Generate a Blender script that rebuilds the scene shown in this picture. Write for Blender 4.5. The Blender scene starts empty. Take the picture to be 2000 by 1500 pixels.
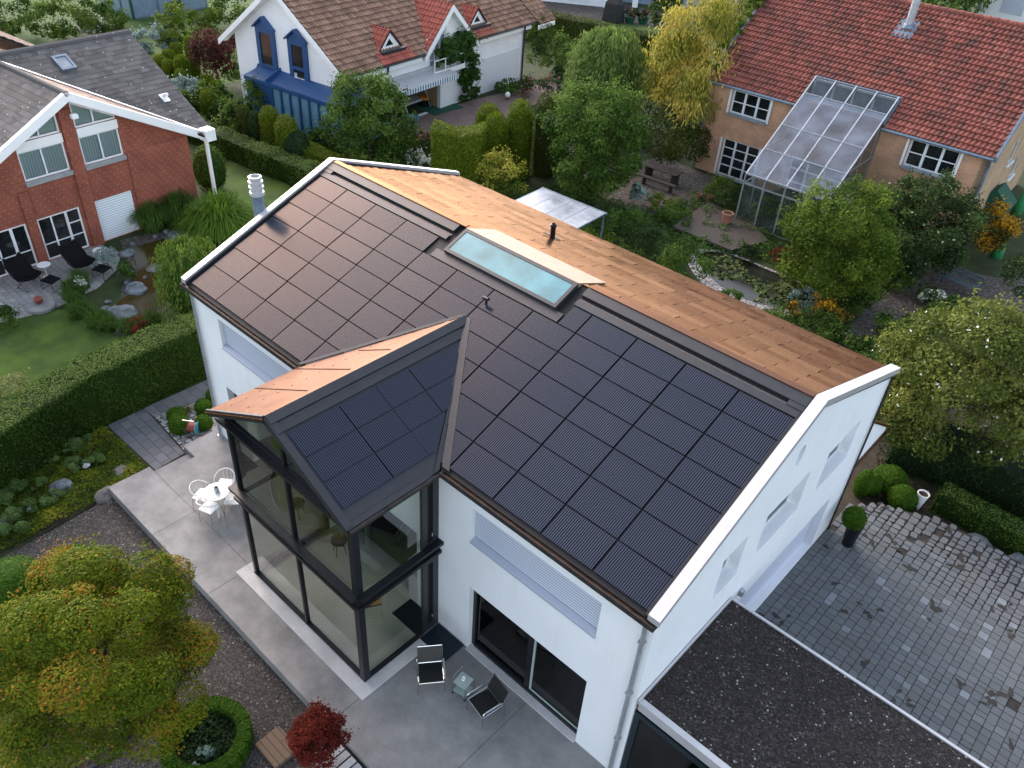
import bpy, math, random
import numpy as np
from mathutils import Vector, Matrix
from mathutils.geometry import tessellate_polygon
rad = math.radians
SC = bpy.context.scene
COL = SC.collection
GZ = -0.35                                   # garden level; the terrace top is z = 0

# ------------------------------------------------------------------ camera
CAM_LOC = np.array([19.0895, -8.5235, 16.9185])
CAM_ROT = (0.923745, -0.05802, 0.747913)
FPX = 1593.574                               # focal length in pixels of a 2000 px wide frame
cd = bpy.data.cameras.new('camera')
cd.sensor_width = 36; cd.lens = FPX/2000*36; cd.clip_start = .1; cd.clip_end = 1500
cam = bpy.data.objects.new('camera', cd); COL.objects.link(cam)
cam.location = CAM_LOC; cam.rotation_euler = CAM_ROT
SC.camera = cam
CM = np.array(cam.rotation_euler.to_matrix())
def ray(px, py):
    d = CM @ np.array([(px-1000)/FPX, (750-py)/FPX, -1.0]); return d
def G(px, py, z=GZ):
    """survey helper: the point of the horizontal plane z seen along this line of sight"""
    d = ray(px, py); t = (z-CAM_LOC[2])/d[2]; p = CAM_LOC+d*t
    return Vector(p)
def mpp(P):
    return -(CM.T @ (np.array(P)-CAM_LOC))[2]/FPX
def survey(x0, y0, x1, y1, z0=GZ, lift=.92, cmin=.35):
    """size and place of a rounded plant standing on the ground, from its outline"""
    d = ray((x0+x1)/2, (y0+y1)/2); dn = d/np.linalg.norm(d); se = -dn[2]; ce = math.sqrt(1-se*se)
    zc = z0+1
    for _ in range(12):
        P = CAM_LOC+d*((zc-CAM_LOC[2])/d[2]); m = mpp(P)
        r = (x1-x0)/2*m; hh = (y1-y0)/2*m
        c = math.sqrt(max(hh*hh-(r*se)**2, (cmin*r*ce)**2))/ce
        zc = z0+c*lift
    return Vector(P), r, c
def height_at(b, py):
    """height above base b whose image row is py"""
    lo, hi = 0, 14
    for _ in range(40):
        m = (lo+hi)/2
        q = CM.T @ (np.array([b[0], b[1], b[2]+m])-CAM_LOC)
        if 750-FPX*q[1]/-q[2] > py: lo = m
        else: hi = m
    return lo

# ------------------------------------------------------------------ mesh helpers
class MB:
    def __init__(s): s.v = []; s.f = []; s.m = []; s.a = []; s.M = None
    def _add(s, pts):
        n = len(s.v)
        if s.M is not None: pts = [s.M @ Vector(p) for p in pts]
        s.v.extend(tuple(p) for p in pts); return n
    def poly(s, pts, m=0, a=0.5):
        n = s._add(pts); s.f.append(tuple(range(n, n+len(pts)))); s.m.append(m); s.a.append(a)
    def faces(s, pts, fs, m=0, a=0.5):
        n = s._add(pts)
        for f in fs: s.f.append(tuple(n+i for i in f)); s.m.append(m); s.a.append(a)
    def box(s, x0, y0, z0, x1, y1, z1, m=0, a=0.5):
        if x0 > x1: x0, x1 = x1, x0
        if y0 > y1: y0, y1 = y1, y0
        if z0 > z1: z0, z1 = z1, z0
        p = [(x0,y0,z0),(x1,y0,z0),(x1,y1,z0),(x0,y1,z0),(x0,y0,z1),(x1,y0,z1),(x1,y1,z1),(x0,y1,z1)]
        s.faces(p, [(0,3,2,1),(4,5,6,7),(0,1,5,4),(1,2,6,5),(2,3,7,6),(3,0,4,7)], m, a)
    def hexa(s, bot, top, m=0, a=0.5):
        k = len(bot)
        fs = [tuple(reversed(range(k))), tuple(range(k, 2*k))]+[(i, (i+1)%k, k+(i+1)%k, k+i) for i in range(k)]
        s.faces(list(bot)+list(top), fs, m, a)
    def prism(s, pts, vec, m=0, a=0.5):
        vec = Vector(vec); pts = [Vector(p) for p in pts]
        s.hexa(pts, [p+vec for p in pts], m, a)
    def bar(s, p, q, w, h=None, up=(0,0,1), m=0, a=0.5):
        """a straight bar of rectangular section from p to q, its section centred on the line"""
        h = h or w; p = Vector(p); q = Vector(q); d = (q-p).normalized(); up = Vector(up)
        if abs(d.dot(up)) > .98: up = Vector((1,0,0))
        x = d.cross(up).normalized(); y = x.cross(d)
        c = [x*(w/2)+y*(h/2), -x*(w/2)+y*(h/2), -x*(w/2)-y*(h/2), x*(w/2)-y*(h/2)]
        s.hexa([p+e for e in c], [q+e for e in c], m, a)
    def tube(s, path, r, n=8, closed=False, m=0, a=0.5):
        P = [Vector(p) for p in path]; k = len(P); rs = r if isinstance(r, (list, tuple)) else [r]*k
        up = None; rings = []
        for i in range(k):
            d = ((P[(i+1)%k]-P[i-1]) if (closed or 0 < i < k-1) else (P[1]-P[0] if i == 0 else P[-1]-P[-2])).normalized()
            if up is None: up = Vector((0,0,1)) if abs(d.z) < .9 else Vector((1,0,0))
            x = d.cross(up)
            if x.length < 1e-4: x = d.cross(Vector((0,1,0)))
            x.normalize(); y = x.cross(d); up = y
            rings.append([P[i]+(x*math.cos(2*math.pi*j/n)+y*math.sin(2*math.pi*j/n))*rs[i] for j in range(n)])
        fs = []
        for i in range(k if closed else k-1):
            for j in range(n):
                A = i*n; B = ((i+1)%k)*n; fs.append((A+j, A+(j+1)%n, B+(j+1)%n, B+j))
        if not closed: fs += [tuple(reversed(range(n))), tuple(range((k-1)*n, k*n))]
        s.faces([p for r_ in rings for p in r_], fs, m, a)
    def lathe(s, prof, c=(0,0,0), n=20, m=0, a=0.5):
        pts = []; k = len(prof)
        for r, z in prof:
            for j in range(n): t = 2*math.pi*j/n; pts.append((c[0]+r*math.cos(t), c[1]+r*math.sin(t), c[2]+z))
        fs = [(i*n+j, i*n+(j+1)%n, (i+1)*n+(j+1)%n, (i+1)*n+j) for i in range(k-1) for j in range(n)]
        fs += [tuple(reversed(range(n))), tuple(range((k-1)*n, k*n))]
        s.faces(pts, fs, m, a)
    def wall(s, outer, holes, O, u, v, n, th, m=0, mr=None):
        """flat wall with holes: outline and holes in (u,v); outer face at O, thickness th against n"""
        O = Vector(O); u = Vector(u); v = Vector(v); n = Vector(n); mr = m if mr is None else mr
        loops = [outer]+list(holes); flat = [p for L in loops for p in L]
        tri = tessellate_polygon([[Vector((p[0], p[1], 0)) for p in L] for L in loops])
        F = [O+u*p[0]+v*p[1] for p in flat]; B = [p-n*th for p in F]
        for t in tri:
            a_, b_, c_ = (F[i] for i in t)
            if (b_-a_).cross(c_-a_).dot(n) < 0: t = (t[0], t[2], t[1])
            s.poly([F[i] for i in t], m); s.poly([B[i] for i in reversed(t)], m)
        k = 0
        for li, L in enumerate(loops):
            area = sum(L[i][0]*L[(i+1)%len(L)][1]-L[(i+1)%len(L)][0]*L[i][1] for i in range(len(L)))
            for i in range(len(L)):
                p, q = k+i, k+(i+1)%len(L)
                s.poly([F[p], B[p], B[q], F[q]] , mr if li else m)
            k += len(L)
    def build(s, name, mats, parent=None, smooth=False, M=None, bevel=0):
        me = bpy.data.meshes.new(name); me.from_pydata(s.v, [], s.f)
        for mm in (mats if isinstance(mats, (list, tuple)) else [mats]): me.materials.append(mm)
        me.polygons.foreach_set('material_index', s.m)
        at = me.attributes.new('v', 'FLOAT', 'FACE'); at.data.foreach_set('value', s.a)
        if smooth: me.polygons.foreach_set('use_smooth', [True]*len(s.f))
        me.update()
        o = bpy.data.objects.new(name, me); COL.objects.link(o)
        if M is not None: o.matrix_local = M
        if parent is not None: o.parent = parent
        if bevel:
            b = o.modifiers.new('bevel', 'BEVEL'); b.width = bevel; b.segments = 2; b.limit_method = 'ANGLE'
        return o
def rect(x0, y0, x1, y1): return [(x0,y0),(x1,y0),(x1,y1),(x0,y1)]
def tag(o, label=None, cat=None, group=None, kind=None):
    if label: o['label'] = label
    if cat: o['category'] = cat
    if group: o['group'] = group
    if kind: o['kind'] = kind
    return o
def thing(name, label, cat, loc=(0,0,0), rz=0, group=None):
    o = bpy.data.objects.new(name, None); COL.objects.link(o); o.location = loc; o.rotation_euler = (0,0,rz)
    o.empty_display_size = .2
    return tag(o, label, cat, group)
def copy_tree(o, parent=None):
    c = o.copy(); COL.objects.link(c)
    if parent is not None: c.parent = parent
    for ch in list(o.children): copy_tree(ch, c)
    return c
def frame(O, x, y):
    x = Vector(x).normalized(); y = Vector(y).normalized(); z = x.cross(y)
    return Matrix(((x.x,y.x,z.x,O[0]),(x.y,y.y,z.y,O[1]),(x.z,y.z,z.z,O[2]),(0,0,0,1)))
def clip(poly, conv):
    """Sutherland-Hodgman, conv counter-clockwise"""
    out = list(poly)
    for i in range(len(conv)):
        a, b = conv[i], conv[(i+1)%len(conv)]; src = out; out = []
        f = lambda p: (b[0]-a[0])*(p[1]-a[1])-(b[1]-a[1])*(p[0]-a[0])
        for j in range(len(src)):
            p, q = src[j], src[(j+1)%len(src)]; fp, fq = f(p), f(q)
            if fp >= 0: out.append(p)
            if (fp >= 0) != (fq >= 0):
                t = fp/(fp-fq); out.append((p[0]+(q[0]-p[0])*t, p[1]+(q[1]-p[1])*t))
        if len(out) < 3: return []
    return out
def ccw(P):
    A = sum(P[i][0]*P[(i+1)%len(P)][1]-P[(i+1)%len(P)][0]*P[i][1] for i in range(len(P)))
    return list(P) if A > 0 else list(reversed(P))
def tiles(mb, poly, tw, th, wave=None, lift=.03, seed=1, m=0, stagger=0.0, jit=.0, tone=None, gap=0):
    """roof tiling in the (u,v) plane, v up the slope, local z out of the roof; real lapped courses clipped to poly"""
    rnd = random.Random(seed); P = ccw(poly)
    u0 = min(p[0] for p in P); u1 = max(p[0] for p in P); v0 = min(p[1] for p in P); v1 = max(p[1] for p in P)
    prof = wave or [(0,0),(1,0)]
    for j in range(int((v1-v0)/th)+1):
        va = v0+j*th; vb = va+th; off = (stagger*tw if j % 2 else 0)
        for i in range(-1, int((u1-u0)/tw)+2):
            ua = u0+i*tw+off; a = rnd.random(); tl = lift*(1+rnd.uniform(-jit, jit)); sk = rnd.uniform(-jit, jit)*lift*.5
            if tone: a = min(1, max(0, tone(ua, va, a)))
            for k in range(len(prof)-1):
                (p0, h0), (p1, h1) = prof[k], prof[k+1]
                q = clip([(ua+p0*tw+gap, va),(ua+p1*tw-gap, va),(ua+p1*tw-gap, vb-gap),(ua+p0*tw+gap, vb-gap)], P)
                if not q: continue
                def H(p):
                    t = (p[0]-ua)/tw
                    h = h0+(h1-h0)*((t-p0)/max(1e-6, p1-p0)); return h+tl*(1-(p[1]-va)/th)+sk*t+.004
                mb.poly([(p[0], p[1], H(p)) for p in q], m, a)
                e = [p for p in q if abs(p[1]-va) < 1e-6]
                if len(e) == 2:
                    e.sort(); mb.poly([(e[0][0], va, -.01),(e[1][0], va, -.01),(e[1][0], va, H(e[1])),(e[0][0], va, H(e[0]))], m, a)

# ------------------------------------------------------------------ materials
def new_mat(name):
    m = bpy.data.materials.new(name); m.use_nodes = True; nt = m.node_tree
    for n in list(nt.nodes): nt.nodes.remove(n)
    out = nt.nodes.new('ShaderNodeOutputMaterial'); return m, nt, out
def N(nt, t, **kw):
    n = nt.nodes.new(t)
    for k, v in kw.items():
        if k in n.inputs: n.inputs[k].default_value = v
        else: setattr(n, k, v)
    return n
def ramp(nt, stops, interp='LINEAR'):
    r = nt.nodes.new('ShaderNodeValToRGB'); cr = r.color_ramp; cr.interpolation = interp
    while len(cr.elements) < len(stops): cr.elements.new(.5)
    for e, (p, c) in zip(cr.elements, stops): e.position = p; e.color = (*c, 1)
    return r
def lk(nt, a, b): nt.links.new(a, b)
def col(c): return (c[0], c[1], c[2], 1)
def plain(name, c, rough=.6, metal=0, spec=.4, noise=0, nscale=6, bump=0, bscale=40, c2=None, coord='Object', nlo=.35, nhi=.65):
    m, nt, out = new_mat(name); b = N(nt, 'ShaderNodeBsdfPrincipled', Roughness=rough, Metallic=metal)
    b.inputs['Specular IOR Level'].default_value = spec
    b.inputs['Base Color'].default_value = col(c)
    tc = N(nt, 'ShaderNodeTexCoord')
    if noise or c2:
        nz = N(nt, 'ShaderNodeTexNoise', Scale=nscale, Detail=6, Roughness=.62); lk(nt, tc.outputs[coord], nz.inputs['Vector'])
        d = c2 or tuple(max(0, x*(1-noise)) for x in c); e = c if c2 else tuple(min(1, x*(1+noise*.5)) for x in c)
        r = ramp(nt, [(nlo, d), (nhi, e)]); lk(nt, nz.outputs['Fac'], r.inputs['Fac']); lk(nt, r.outputs['Color'], b.inputs['Base Color'])
    if bump:
        n2 = N(nt, 'ShaderNodeTexNoise', Scale=bscale, Detail=4); lk(nt, tc.outputs[coord], n2.inputs['Vector'])
        bp = N(nt, 'ShaderNodeBump', Strength=bump, Distance=.02); lk(nt, n2.outputs['Fac'], bp.inputs['Height']); lk(nt, bp.outputs['Normal'], b.inputs['Normal'])
    lk(nt, b.outputs['BSDF'], out.inputs['Surface']); return m
def speckle(name, stops, scale, rough=.85, bump=.6, big=None, coord='Object', dist=.02, randomness=1.0):
    """gravel or pebbles: every voronoi cell a stone of its own colour"""
    m, nt, out = new_mat(name); b = N(nt, 'ShaderNodeBsdfPrincipled', Roughness=rough); b.inputs['Specular IOR Level'].default_value = .25
    tc = N(nt, 'ShaderNodeTexCoord'); vo = N(nt, 'ShaderNodeTexVoronoi', Scale=scale, Randomness=randomness); lk(nt, tc.outputs[coord], vo.inputs['Vector'])
    sx = N(nt, 'ShaderNodeSeparateColor'); lk(nt, vo.outputs['Color'], sx.inputs['Color'])
    r = ramp(nt, stops); lk(nt, sx.outputs['Red'], r.inputs['Fac'])
    if big:
        nz = N(nt, 'ShaderNodeTexNoise', Scale=big[0], Detail=5); lk(nt, tc.outputs[coord], nz.inputs['Vector'])
        mr = N(nt, 'ShaderNodeMapRange'); mr.inputs['From Min'].default_value = .3; mr.inputs['From Max'].default_value = .7
        mr.inputs['To Min'].default_value = 1-big[1]; mr.inputs['To Max'].default_value = 1+big[1]; lk(nt, nz.outputs['Fac'], mr.inputs['Value'])
        mx = N(nt, 'ShaderNodeMix', data_type='RGBA', blend_type='MULTIPLY'); mx.inputs[0].default_value = 1
        lk(nt, r.outputs['Color'], mx.inputs[6]); lk(nt, mr.outputs['Result'], mx.inputs[7]); lk(nt, mx.outputs[2], b.inputs['Base Color'])
    else: lk(nt, r.outputs['Color'], b.inputs['Base Color'])
    bp = N(nt, 'ShaderNodeBump', Strength=bump, Distance=dist); bp.invert = True
    lk(nt, vo.outputs['Distance'], bp.inputs['Height']); lk(nt, bp.outputs['Normal'], b.inputs['Normal'])
    lk(nt, b.outputs['BSDF'], out.inputs['Surface']); return m
def by_face(name, stops, rough=.7, metal=0, noise=0, nscale=8, c2=None, bump=0, bscale=60, spec=.4, nlo=.5, nhi=.7, spots=None):
    """each tile, stone or slab has a tone of its own, with weathering on top"""
    m, nt, out = new_mat(name); b = N(nt, 'ShaderNodeBsdfPrincipled', Roughness=rough, Metallic=metal); b.inputs['Specular IOR Level'].default_value = spec
    at = N(nt, 'ShaderNodeAttribute', attribute_name='v'); r = ramp(nt, stops); lk(nt, at.outputs['Fac'], r.inputs['Fac'])
    tc = N(nt, 'ShaderNodeTexCoord'); src = r.outputs['Color']
    if c2:
        nz = N(nt, 'ShaderNodeTexNoise', Scale=nscale, Detail=7, Roughness=.65); lk(nt, tc.outputs['Object'], nz.inputs['Vector'])
        mr = N(nt, 'ShaderNodeMapRange'); mr.inputs['From Min'].default_value = nlo; mr.inputs['From Max'].default_value = nhi; mr.inputs['To Max'].default_value = noise; lk(nt, nz.outputs['Fac'], mr.inputs['Value'])
        mx = N(nt, 'ShaderNodeMix', data_type='RGBA'); lk(nt, mr.outputs['Result'], mx.inputs[0]); lk(nt, src, mx.inputs[6]); mx.inputs[7].default_value = col(c2); src = mx.outputs[2]
    if spots:                                    # lichen
        vo = N(nt, 'ShaderNodeTexVoronoi', Scale=spots[0]); lk(nt, tc.outputs['Object'], vo.inputs['Vector']); sc = N(nt, 'ShaderNodeSeparateColor'); lk(nt, vo.outputs['Color'], sc.inputs['Color'])
        ml = N(nt, 'ShaderNodeMath', operation='MULTIPLY'); lk(nt, sc.outputs['Red'], ml.inputs[0]); ml.inputs[1].default_value = spots[1]
        lt = N(nt, 'ShaderNodeMath', operation='LESS_THAN'); lk(nt, vo.outputs['Distance'], lt.inputs[0]); 
        su = N(nt, 'ShaderNodeMath', operation='SUBTRACT'); lk(nt, ml.outputs[0], su.inputs[0]); su.inputs[1].default_value = spots[1]*.55; lk(nt, su.outputs[0], lt.inputs[1])
        m5 = N(nt, 'ShaderNodeMix', data_type='RGBA'); lk(nt, lt.outputs[0], m5.inputs[0]); lk(nt, src, m5.inputs[6]); m5.inputs[7].default_value = col(spots[2]); src = m5.outputs[2]
    lk(nt, src, b.inputs['Base Color'])
    if bump:
        n2 = N(nt, 'ShaderNodeTexNoise', Scale=bscale, Detail=3); lk(nt, tc.outputs['Object'], n2.inputs['Vector'])
        bp = N(nt, 'ShaderNodeBump', Strength=bump, Distance=.01); lk(nt, n2.outputs['Fac'], bp.inputs['Height']); lk(nt, bp.outputs['Normal'], b.inputs['Normal'])
    lk(nt, b.outputs['BSDF'], out.inputs['Surface']); return m
def leafy(name, stops, trans=.3, rough=.75, interp='LINEAR'):
    m, nt, out = new_mat(name)
    at = N(nt, 'ShaderNodeAttribute', attribute_name='v'); r = ramp(nt, stops, interp); lk(nt, at.outputs['Fac'], r.inputs['Fac'])
    b = N(nt, 'ShaderNodeBsdfPrincipled', Roughness=rough); b.inputs['Specular IOR Level'].default_value = .12; lk(nt, r.outputs['Color'], b.inputs['Base Color'])
    t = N(nt, 'ShaderNodeBsdfTranslucent'); lk(nt, r.outputs['Color'], t.inputs['Color'])
    mx = N(nt, 'ShaderNodeMixShader'); mx.inputs[0].default_value = trans
    lk(nt, b.outputs['BSDF'], mx.inputs[1]); lk(nt, t.outputs['BSDF'], mx.inputs[2]); lk(nt, mx.outputs['Shader'], out.inputs['Surface']); return m
def brick(name, c1, c2, mortar, bw, bh, axis, ms=.012, rough=.85, extra=None, bump=.3):
    """brickwork in the wall's own plane; axis 'x' or 'y' is the horizontal run of the wall"""
    m, nt, out = new_mat(name); b = N(nt, 'ShaderNodeBsdfPrincipled', Roughness=rough); b.inputs['Specular IOR Level'].default_value = .2
    tc = N(nt, 'ShaderNodeTexCoord'); sp = N(nt, 'ShaderNodeSeparateXYZ'); lk(nt, tc.outputs['Object'], sp.inputs[0])
    cb = N(nt, 'ShaderNodeCombineXYZ'); lk(nt, sp.outputs['Y' if axis == 'y' else 'X'], cb.inputs[0]); lk(nt, sp.outputs['Y' if axis == 'g' else 'Z'], cb.inputs[1])
    bt = N(nt, 'ShaderNodeTexBrick', Scale=1.0); bt.inputs['Color1'].default_value = col(c1); bt.inputs['Color2'].default_value = col(c2); bt.inputs['Mortar'].default_value = col(mortar)
    bt.inputs['Brick Width'].default_value = bw; bt.inputs['Row Height'].default_value = bh; bt.inputs['Mortar Size'].default_value = ms; bt.inputs['Bias'].default_value = 0
    lk(nt, cb.outputs[0], bt.inputs['Vector']); src = bt.outputs['Color']
    nz = N(nt, 'ShaderNodeTexNoise', Scale=1.3, Detail=6); lk(nt, tc.outputs['Object'], nz.inputs['Vector'])
    mr = N(nt, 'ShaderNodeMapRange'); mr.inputs['From Min'].default_value = .3; mr.inputs['From Max'].default_value = .7; mr.inputs['To Min'].default_value = .82; mr.inputs['To Max'].default_value = 1.15; lk(nt, nz.outputs['Fac'], mr.inputs['Value'])
    mx = N(nt, 'ShaderNodeMix', data_type='RGBA', blend_type='MULTIPLY'); mx.inputs[0].default_value = 1; lk(nt, src, mx.inputs[6]); lk(nt, mr.outputs['Result'], mx.inputs[7]); src = mx.outputs[2]
    if extra:                                    # pale header bricks scattered regularly through the wall
        gx, gz, ec = extra
        b2 = N(nt, 'ShaderNodeTexBrick', Scale=1.0); b2.inputs['Color1'].default_value = b2.inputs['Color2'].default_value = (0,0,0,1); b2.inputs['Mortar'].default_value = (1,1,1,1)
        def cell(sock, step, w):
            d = N(nt, 'ShaderNodeMath', operation='DIVIDE'); lk(nt, sock, d.inputs[0]); d.inputs[1].default_value = step
            f = N(nt, 'ShaderNodeMath', operation='FRACT'); lk(nt, d.outputs[0], f.inputs[0])
            l = N(nt, 'ShaderNodeMath', operation='LESS_THAN'); lk(nt, f.outputs[0], l.inputs[0]); l.inputs[1].default_value = w; return d, l
        dz, lz = cell(sp.outputs['Z'], gz, .3)
        fl = N(nt, 'ShaderNodeMath', operation='FLOOR'); lk(nt, dz.outputs[0], fl.inputs[0])
        sh = N(nt, 'ShaderNodeMath', operation='MULTIPLY'); lk(nt, fl.outputs[0], sh.inputs[0]); sh.inputs[1].default_value = gx*.37
        ad = N(nt, 'ShaderNodeMath', operation='ADD'); lk(nt, sp.outputs['X' if axis == 'x' else 'Y'], ad.inputs[0]); lk(nt, sh.outputs[0], ad.inputs[1])
        dx, lx = cell(ad.outputs[0], gx, .16)
        mu = N(nt, 'ShaderNodeMath', operation='MULTIPLY'); lk(nt, lz.outputs[0], mu.inputs[0]); lk(nt, lx.outputs[0], mu.inputs[1])
        m3 = N(nt, 'ShaderNodeMath', operation='MULTIPLY'); lk(nt, mu.outputs[0], m3.inputs[0]); m3.inputs[1].default_value = .6
        m2 = N(nt, 'ShaderNodeMix', data_type='RGBA'); lk(nt, m3.outputs[0], m2.inputs[0]); lk(nt, src, m2.inputs[6]); m2.inputs[7].default_value = col(ec); src = m2.outputs[2]
    lk(nt, src, b.inputs['Base Color'])
    bp = N(nt, 'ShaderNodeBump', Strength=bump, Distance=.01); bp.invert = True; lk(nt, bt.outputs['Fac'], bp.inputs['Height']); lk(nt, bp.outputs['Normal'], b.inputs['Normal'])
    lk(nt, b.outputs['BSDF'], out.inputs['Surface']); return m
def glass(name, tint=(.8,.9,.86), refl=1.0, haze=0, hc=(.7,.75,.8), hscale=.8, hlo=.45, hhi=.75):
    """window glass: sees through, mirrors by Fresnel; haze adds a patchy film of dirt or damp"""
    m, nt, out = new_mat(name); t = N(nt, 'ShaderNodeBsdfTransparent'); t.inputs['Color'].default_value = col(tint)
    g = N(nt, 'ShaderNodeBsdfGlossy', Roughness=.02); fr = N(nt, 'ShaderNodeFresnel', IOR=1.55)
    mu = N(nt, 'ShaderNodeMath', operation='MULTIPLY'); lk(nt, fr.outputs[0], mu.inputs[0]); mu.inputs[1].default_value = refl
    mx = N(nt, 'ShaderNodeMixShader'); lk(nt, mu.outputs[0], mx.inputs[0]); lk(nt, t.outputs[0], mx.inputs[1]); lk(nt, g.outputs[0], mx.inputs[2]); s = mx.outputs[0]
    if haze:
        tc = N(nt, 'ShaderNodeTexCoord'); nz = N(nt, 'ShaderNodeTexNoise', Scale=hscale, Detail=4); lk(nt, tc.outputs['Object'], nz.inputs['Vector'])
        mr = N(nt, 'ShaderNodeMapRange'); mr.inputs['From Min'].default_value = hlo; mr.inputs['From Max'].default_value = hhi; mr.inputs['To Min'].default_value = haze*.25; mr.inputs['To Max'].default_value = haze; lk(nt, nz.outputs['Fac'], mr.inputs['Value'])
        d = N(nt, 'ShaderNodeBsdfDiffuse'); d.inputs['Color'].default_value = col(hc)
        m2 = N(nt, 'ShaderNodeMixShader'); lk(nt, mr.outputs[0], m2.inputs[0]); lk(nt, s, m2.inputs[1]); lk(nt, d.outputs[0], m2.inputs[2]); s = m2.outputs[0]
    lk(nt, s, out.inputs['Surface']); return m
def striped(name, ca, cb_, period, duty, axis='X', rough=.3, spec=.5, metal=0, soft=.1):
    m, nt, out = new_mat(name); b = N(nt, 'ShaderNodeBsdfPrincipled', Roughness=rough, Metallic=metal); b.inputs['Specular IOR Level'].default_value = spec
    tc = N(nt, 'ShaderNodeTexCoord'); sp = N(nt, 'ShaderNodeSeparateXYZ'); lk(nt, tc.outputs['Object'], sp.inputs[0])
    d = N(nt, 'ShaderNodeMath', operation='DIVIDE'); lk(nt, sp.outputs[axis], d.inputs[0]); d.inputs[1].default_value = period
    f = N(nt, 'ShaderNodeMath', operation='FRACT'); lk(nt, d.outputs[0], f.inputs[0])
    r = ramp(nt, [(max(0, duty-soft), ca), (duty, cb_), (1-soft, cb_), (1, ca)]); lk(nt, f.outputs[0], r.inputs['Fac']); lk(nt, r.outputs['Color'], b.inputs['Base Color'])
    lk(nt, b.outputs['BSDF'], out.inputs['Surface']); return m, nt, b, sp, tc

MT = {}
def make_render():
    m, nt, out = new_mat('white_render'); b = N(nt, 'ShaderNodeBsdfPrincipled', Roughness=.85); b.inputs['Specular IOR Level'].default_value = .3
    tc = N(nt, 'ShaderNodeTexCoord'); mp = N(nt, 'ShaderNodeMapping'); mp.inputs['Scale'].default_value = (5, 5, .35); lk(nt, tc.outputs['Object'], mp.inputs['Vector'])
    n1 = N(nt, 'ShaderNodeTexNoise', Scale=1.0, Detail=6, Roughness=.6); lk(nt, mp.outputs[0], n1.inputs['Vector']); n2 = N(nt, 'ShaderNodeTexNoise', Scale=.7, Detail=5); lk(nt, tc.outputs['Object'], n2.inputs['Vector'])
    r1 = ramp(nt, [(.28, (.775,.777,.772)), (.5, (.80,.81,.82))]); lk(nt, n1.outputs['Fac'], r1.inputs['Fac']); r2 = ramp(nt, [(.3, (.94,.94,.935)), (.6, (1,1,1))]); lk(nt, n2.outputs['Fac'], r2.inputs['Fac'])
    mx = N(nt, 'ShaderNodeMix', data_type='RGBA', blend_type='MULTIPLY'); mx.inputs[0].default_value = 1; lk(nt, r1.outputs['Color'], mx.inputs[6]); lk(nt, r2.outputs['Color'], mx.inputs[7]); lk(nt, mx.outputs[2], b.inputs['Base Color'])
    n3 = N(nt, 'ShaderNodeTexNoise', Scale=120, Detail=3); lk(nt, tc.outputs['Object'], n3.inputs['Vector']); bp = N(nt, 'ShaderNodeBump', Strength=.1, Distance=.01); lk(nt, n3.outputs['Fac'], bp.inputs['Height']); lk(nt, bp.outputs['Normal'], b.inputs['Normal'])
    lk(nt, b.outputs['BSDF'], out.inputs['Surface']); return m
MT['white'] = make_render()
MT['white_in'] = plain('white_plaster', (.72,.73,.72), .8)
MT['pale_metal'] = plain('pale_metal', (.58,.565,.57), .45, metal=.5, noise=.06, nscale=3)
MT['zinc'] = plain('zinc', (.42,.45,.48), .42, metal=.6, noise=.15, nscale=5)
MT['bluezinc'] = plain('blue_grey_zinc', (.17,.22,.28), .5, metal=.4, noise=.2, nscale=5)
MT['dark'] = plain('anthracite_metal', (.035,.037,.042), .42, metal=.3, noise=.12, nscale=4)
MT['black'] = plain('black_metal', (.012,.014,.017), .38, metal=.2)
MT['shadow'] = plain('shadow_black', (.008,.008,.009), .7)  # near-black that paints the shade in gaps, slits and under tiles
MT['gutter_in'] = plain('gutter_brown', (.10,.055,.035), .55, metal=.4, noise=.5, nscale=8)
MT['chrome'] = plain('chrome', (.62,.64,.66), .18, metal=1)
MT['whitepaint'] = plain('white_paint', (.80,.80,.79), .45, spec=.5)
MT['whitewood'] = plain('white_window_frame', (.74,.75,.75), .5)
MT['concrete'] = None
def make_concrete(name, base, stain, scale=.5, bump=.1):
    m, nt, out = new_mat(name); b = N(nt, 'ShaderNodeBsdfPrincipled', Roughness=.82); b.inputs['Specular IOR Level'].default_value = .3
    tc = N(nt, 'ShaderNodeTexCoord')
    n1 = N(nt, 'ShaderNodeTexNoise', Scale=scale, Detail=9, Roughness=.68); lk(nt, tc.outputs['Object'], n1.inputs['Vector'])
    n2 = N(nt, 'ShaderNodeTexNoise', Scale=55, Detail=3, Roughness=.7); lk(nt, tc.outputs['Object'], n2.inputs['Vector'])
    r1 = ramp(nt, [(.36, stain), (.64, base)]); lk(nt, n1.outputs['Fac'], r1.inputs['Fac'])
    mr = N(nt, 'ShaderNodeMapRange'); mr.inputs['From Min'].default_value = .3; mr.inputs['From Max'].default_value = .7; mr.inputs['To Min'].default_value = .8; mr.inputs['To Max'].default_value = 1.15; lk(nt, n2.outputs['Fac'], mr.inputs['Value'])
    mx = N(nt, 'ShaderNodeMix', data_type='RGBA', blend_type='MULTIPLY'); mx.inputs[0].default_value = 1; lk(nt, r1.outputs['Color'], mx.inputs[6]); lk(nt, mr.outputs['Result'], mx.inputs[7])
    lk(nt, mx.outputs[2], b.inputs['Base Color'])
    bp = N(nt, 'ShaderNodeBump', Strength=bump, Distance=.01); lk(nt, n2.outputs['Fac'], bp.inputs['Height']); lk(nt, bp.outputs['Normal'], b.inputs['Normal'])
    lk(nt, b.outputs['BSDF'], out.inputs['Surface']); return m
MT['concrete'] = make_concrete('terrace_concrete', (.285,.28,.272), (.175,.175,.173), 1.1)
MT['plinth'] = make_concrete('pale_plinth_concrete', (.62,.61,.59), (.48,.47,.46), 1.2)
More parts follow.
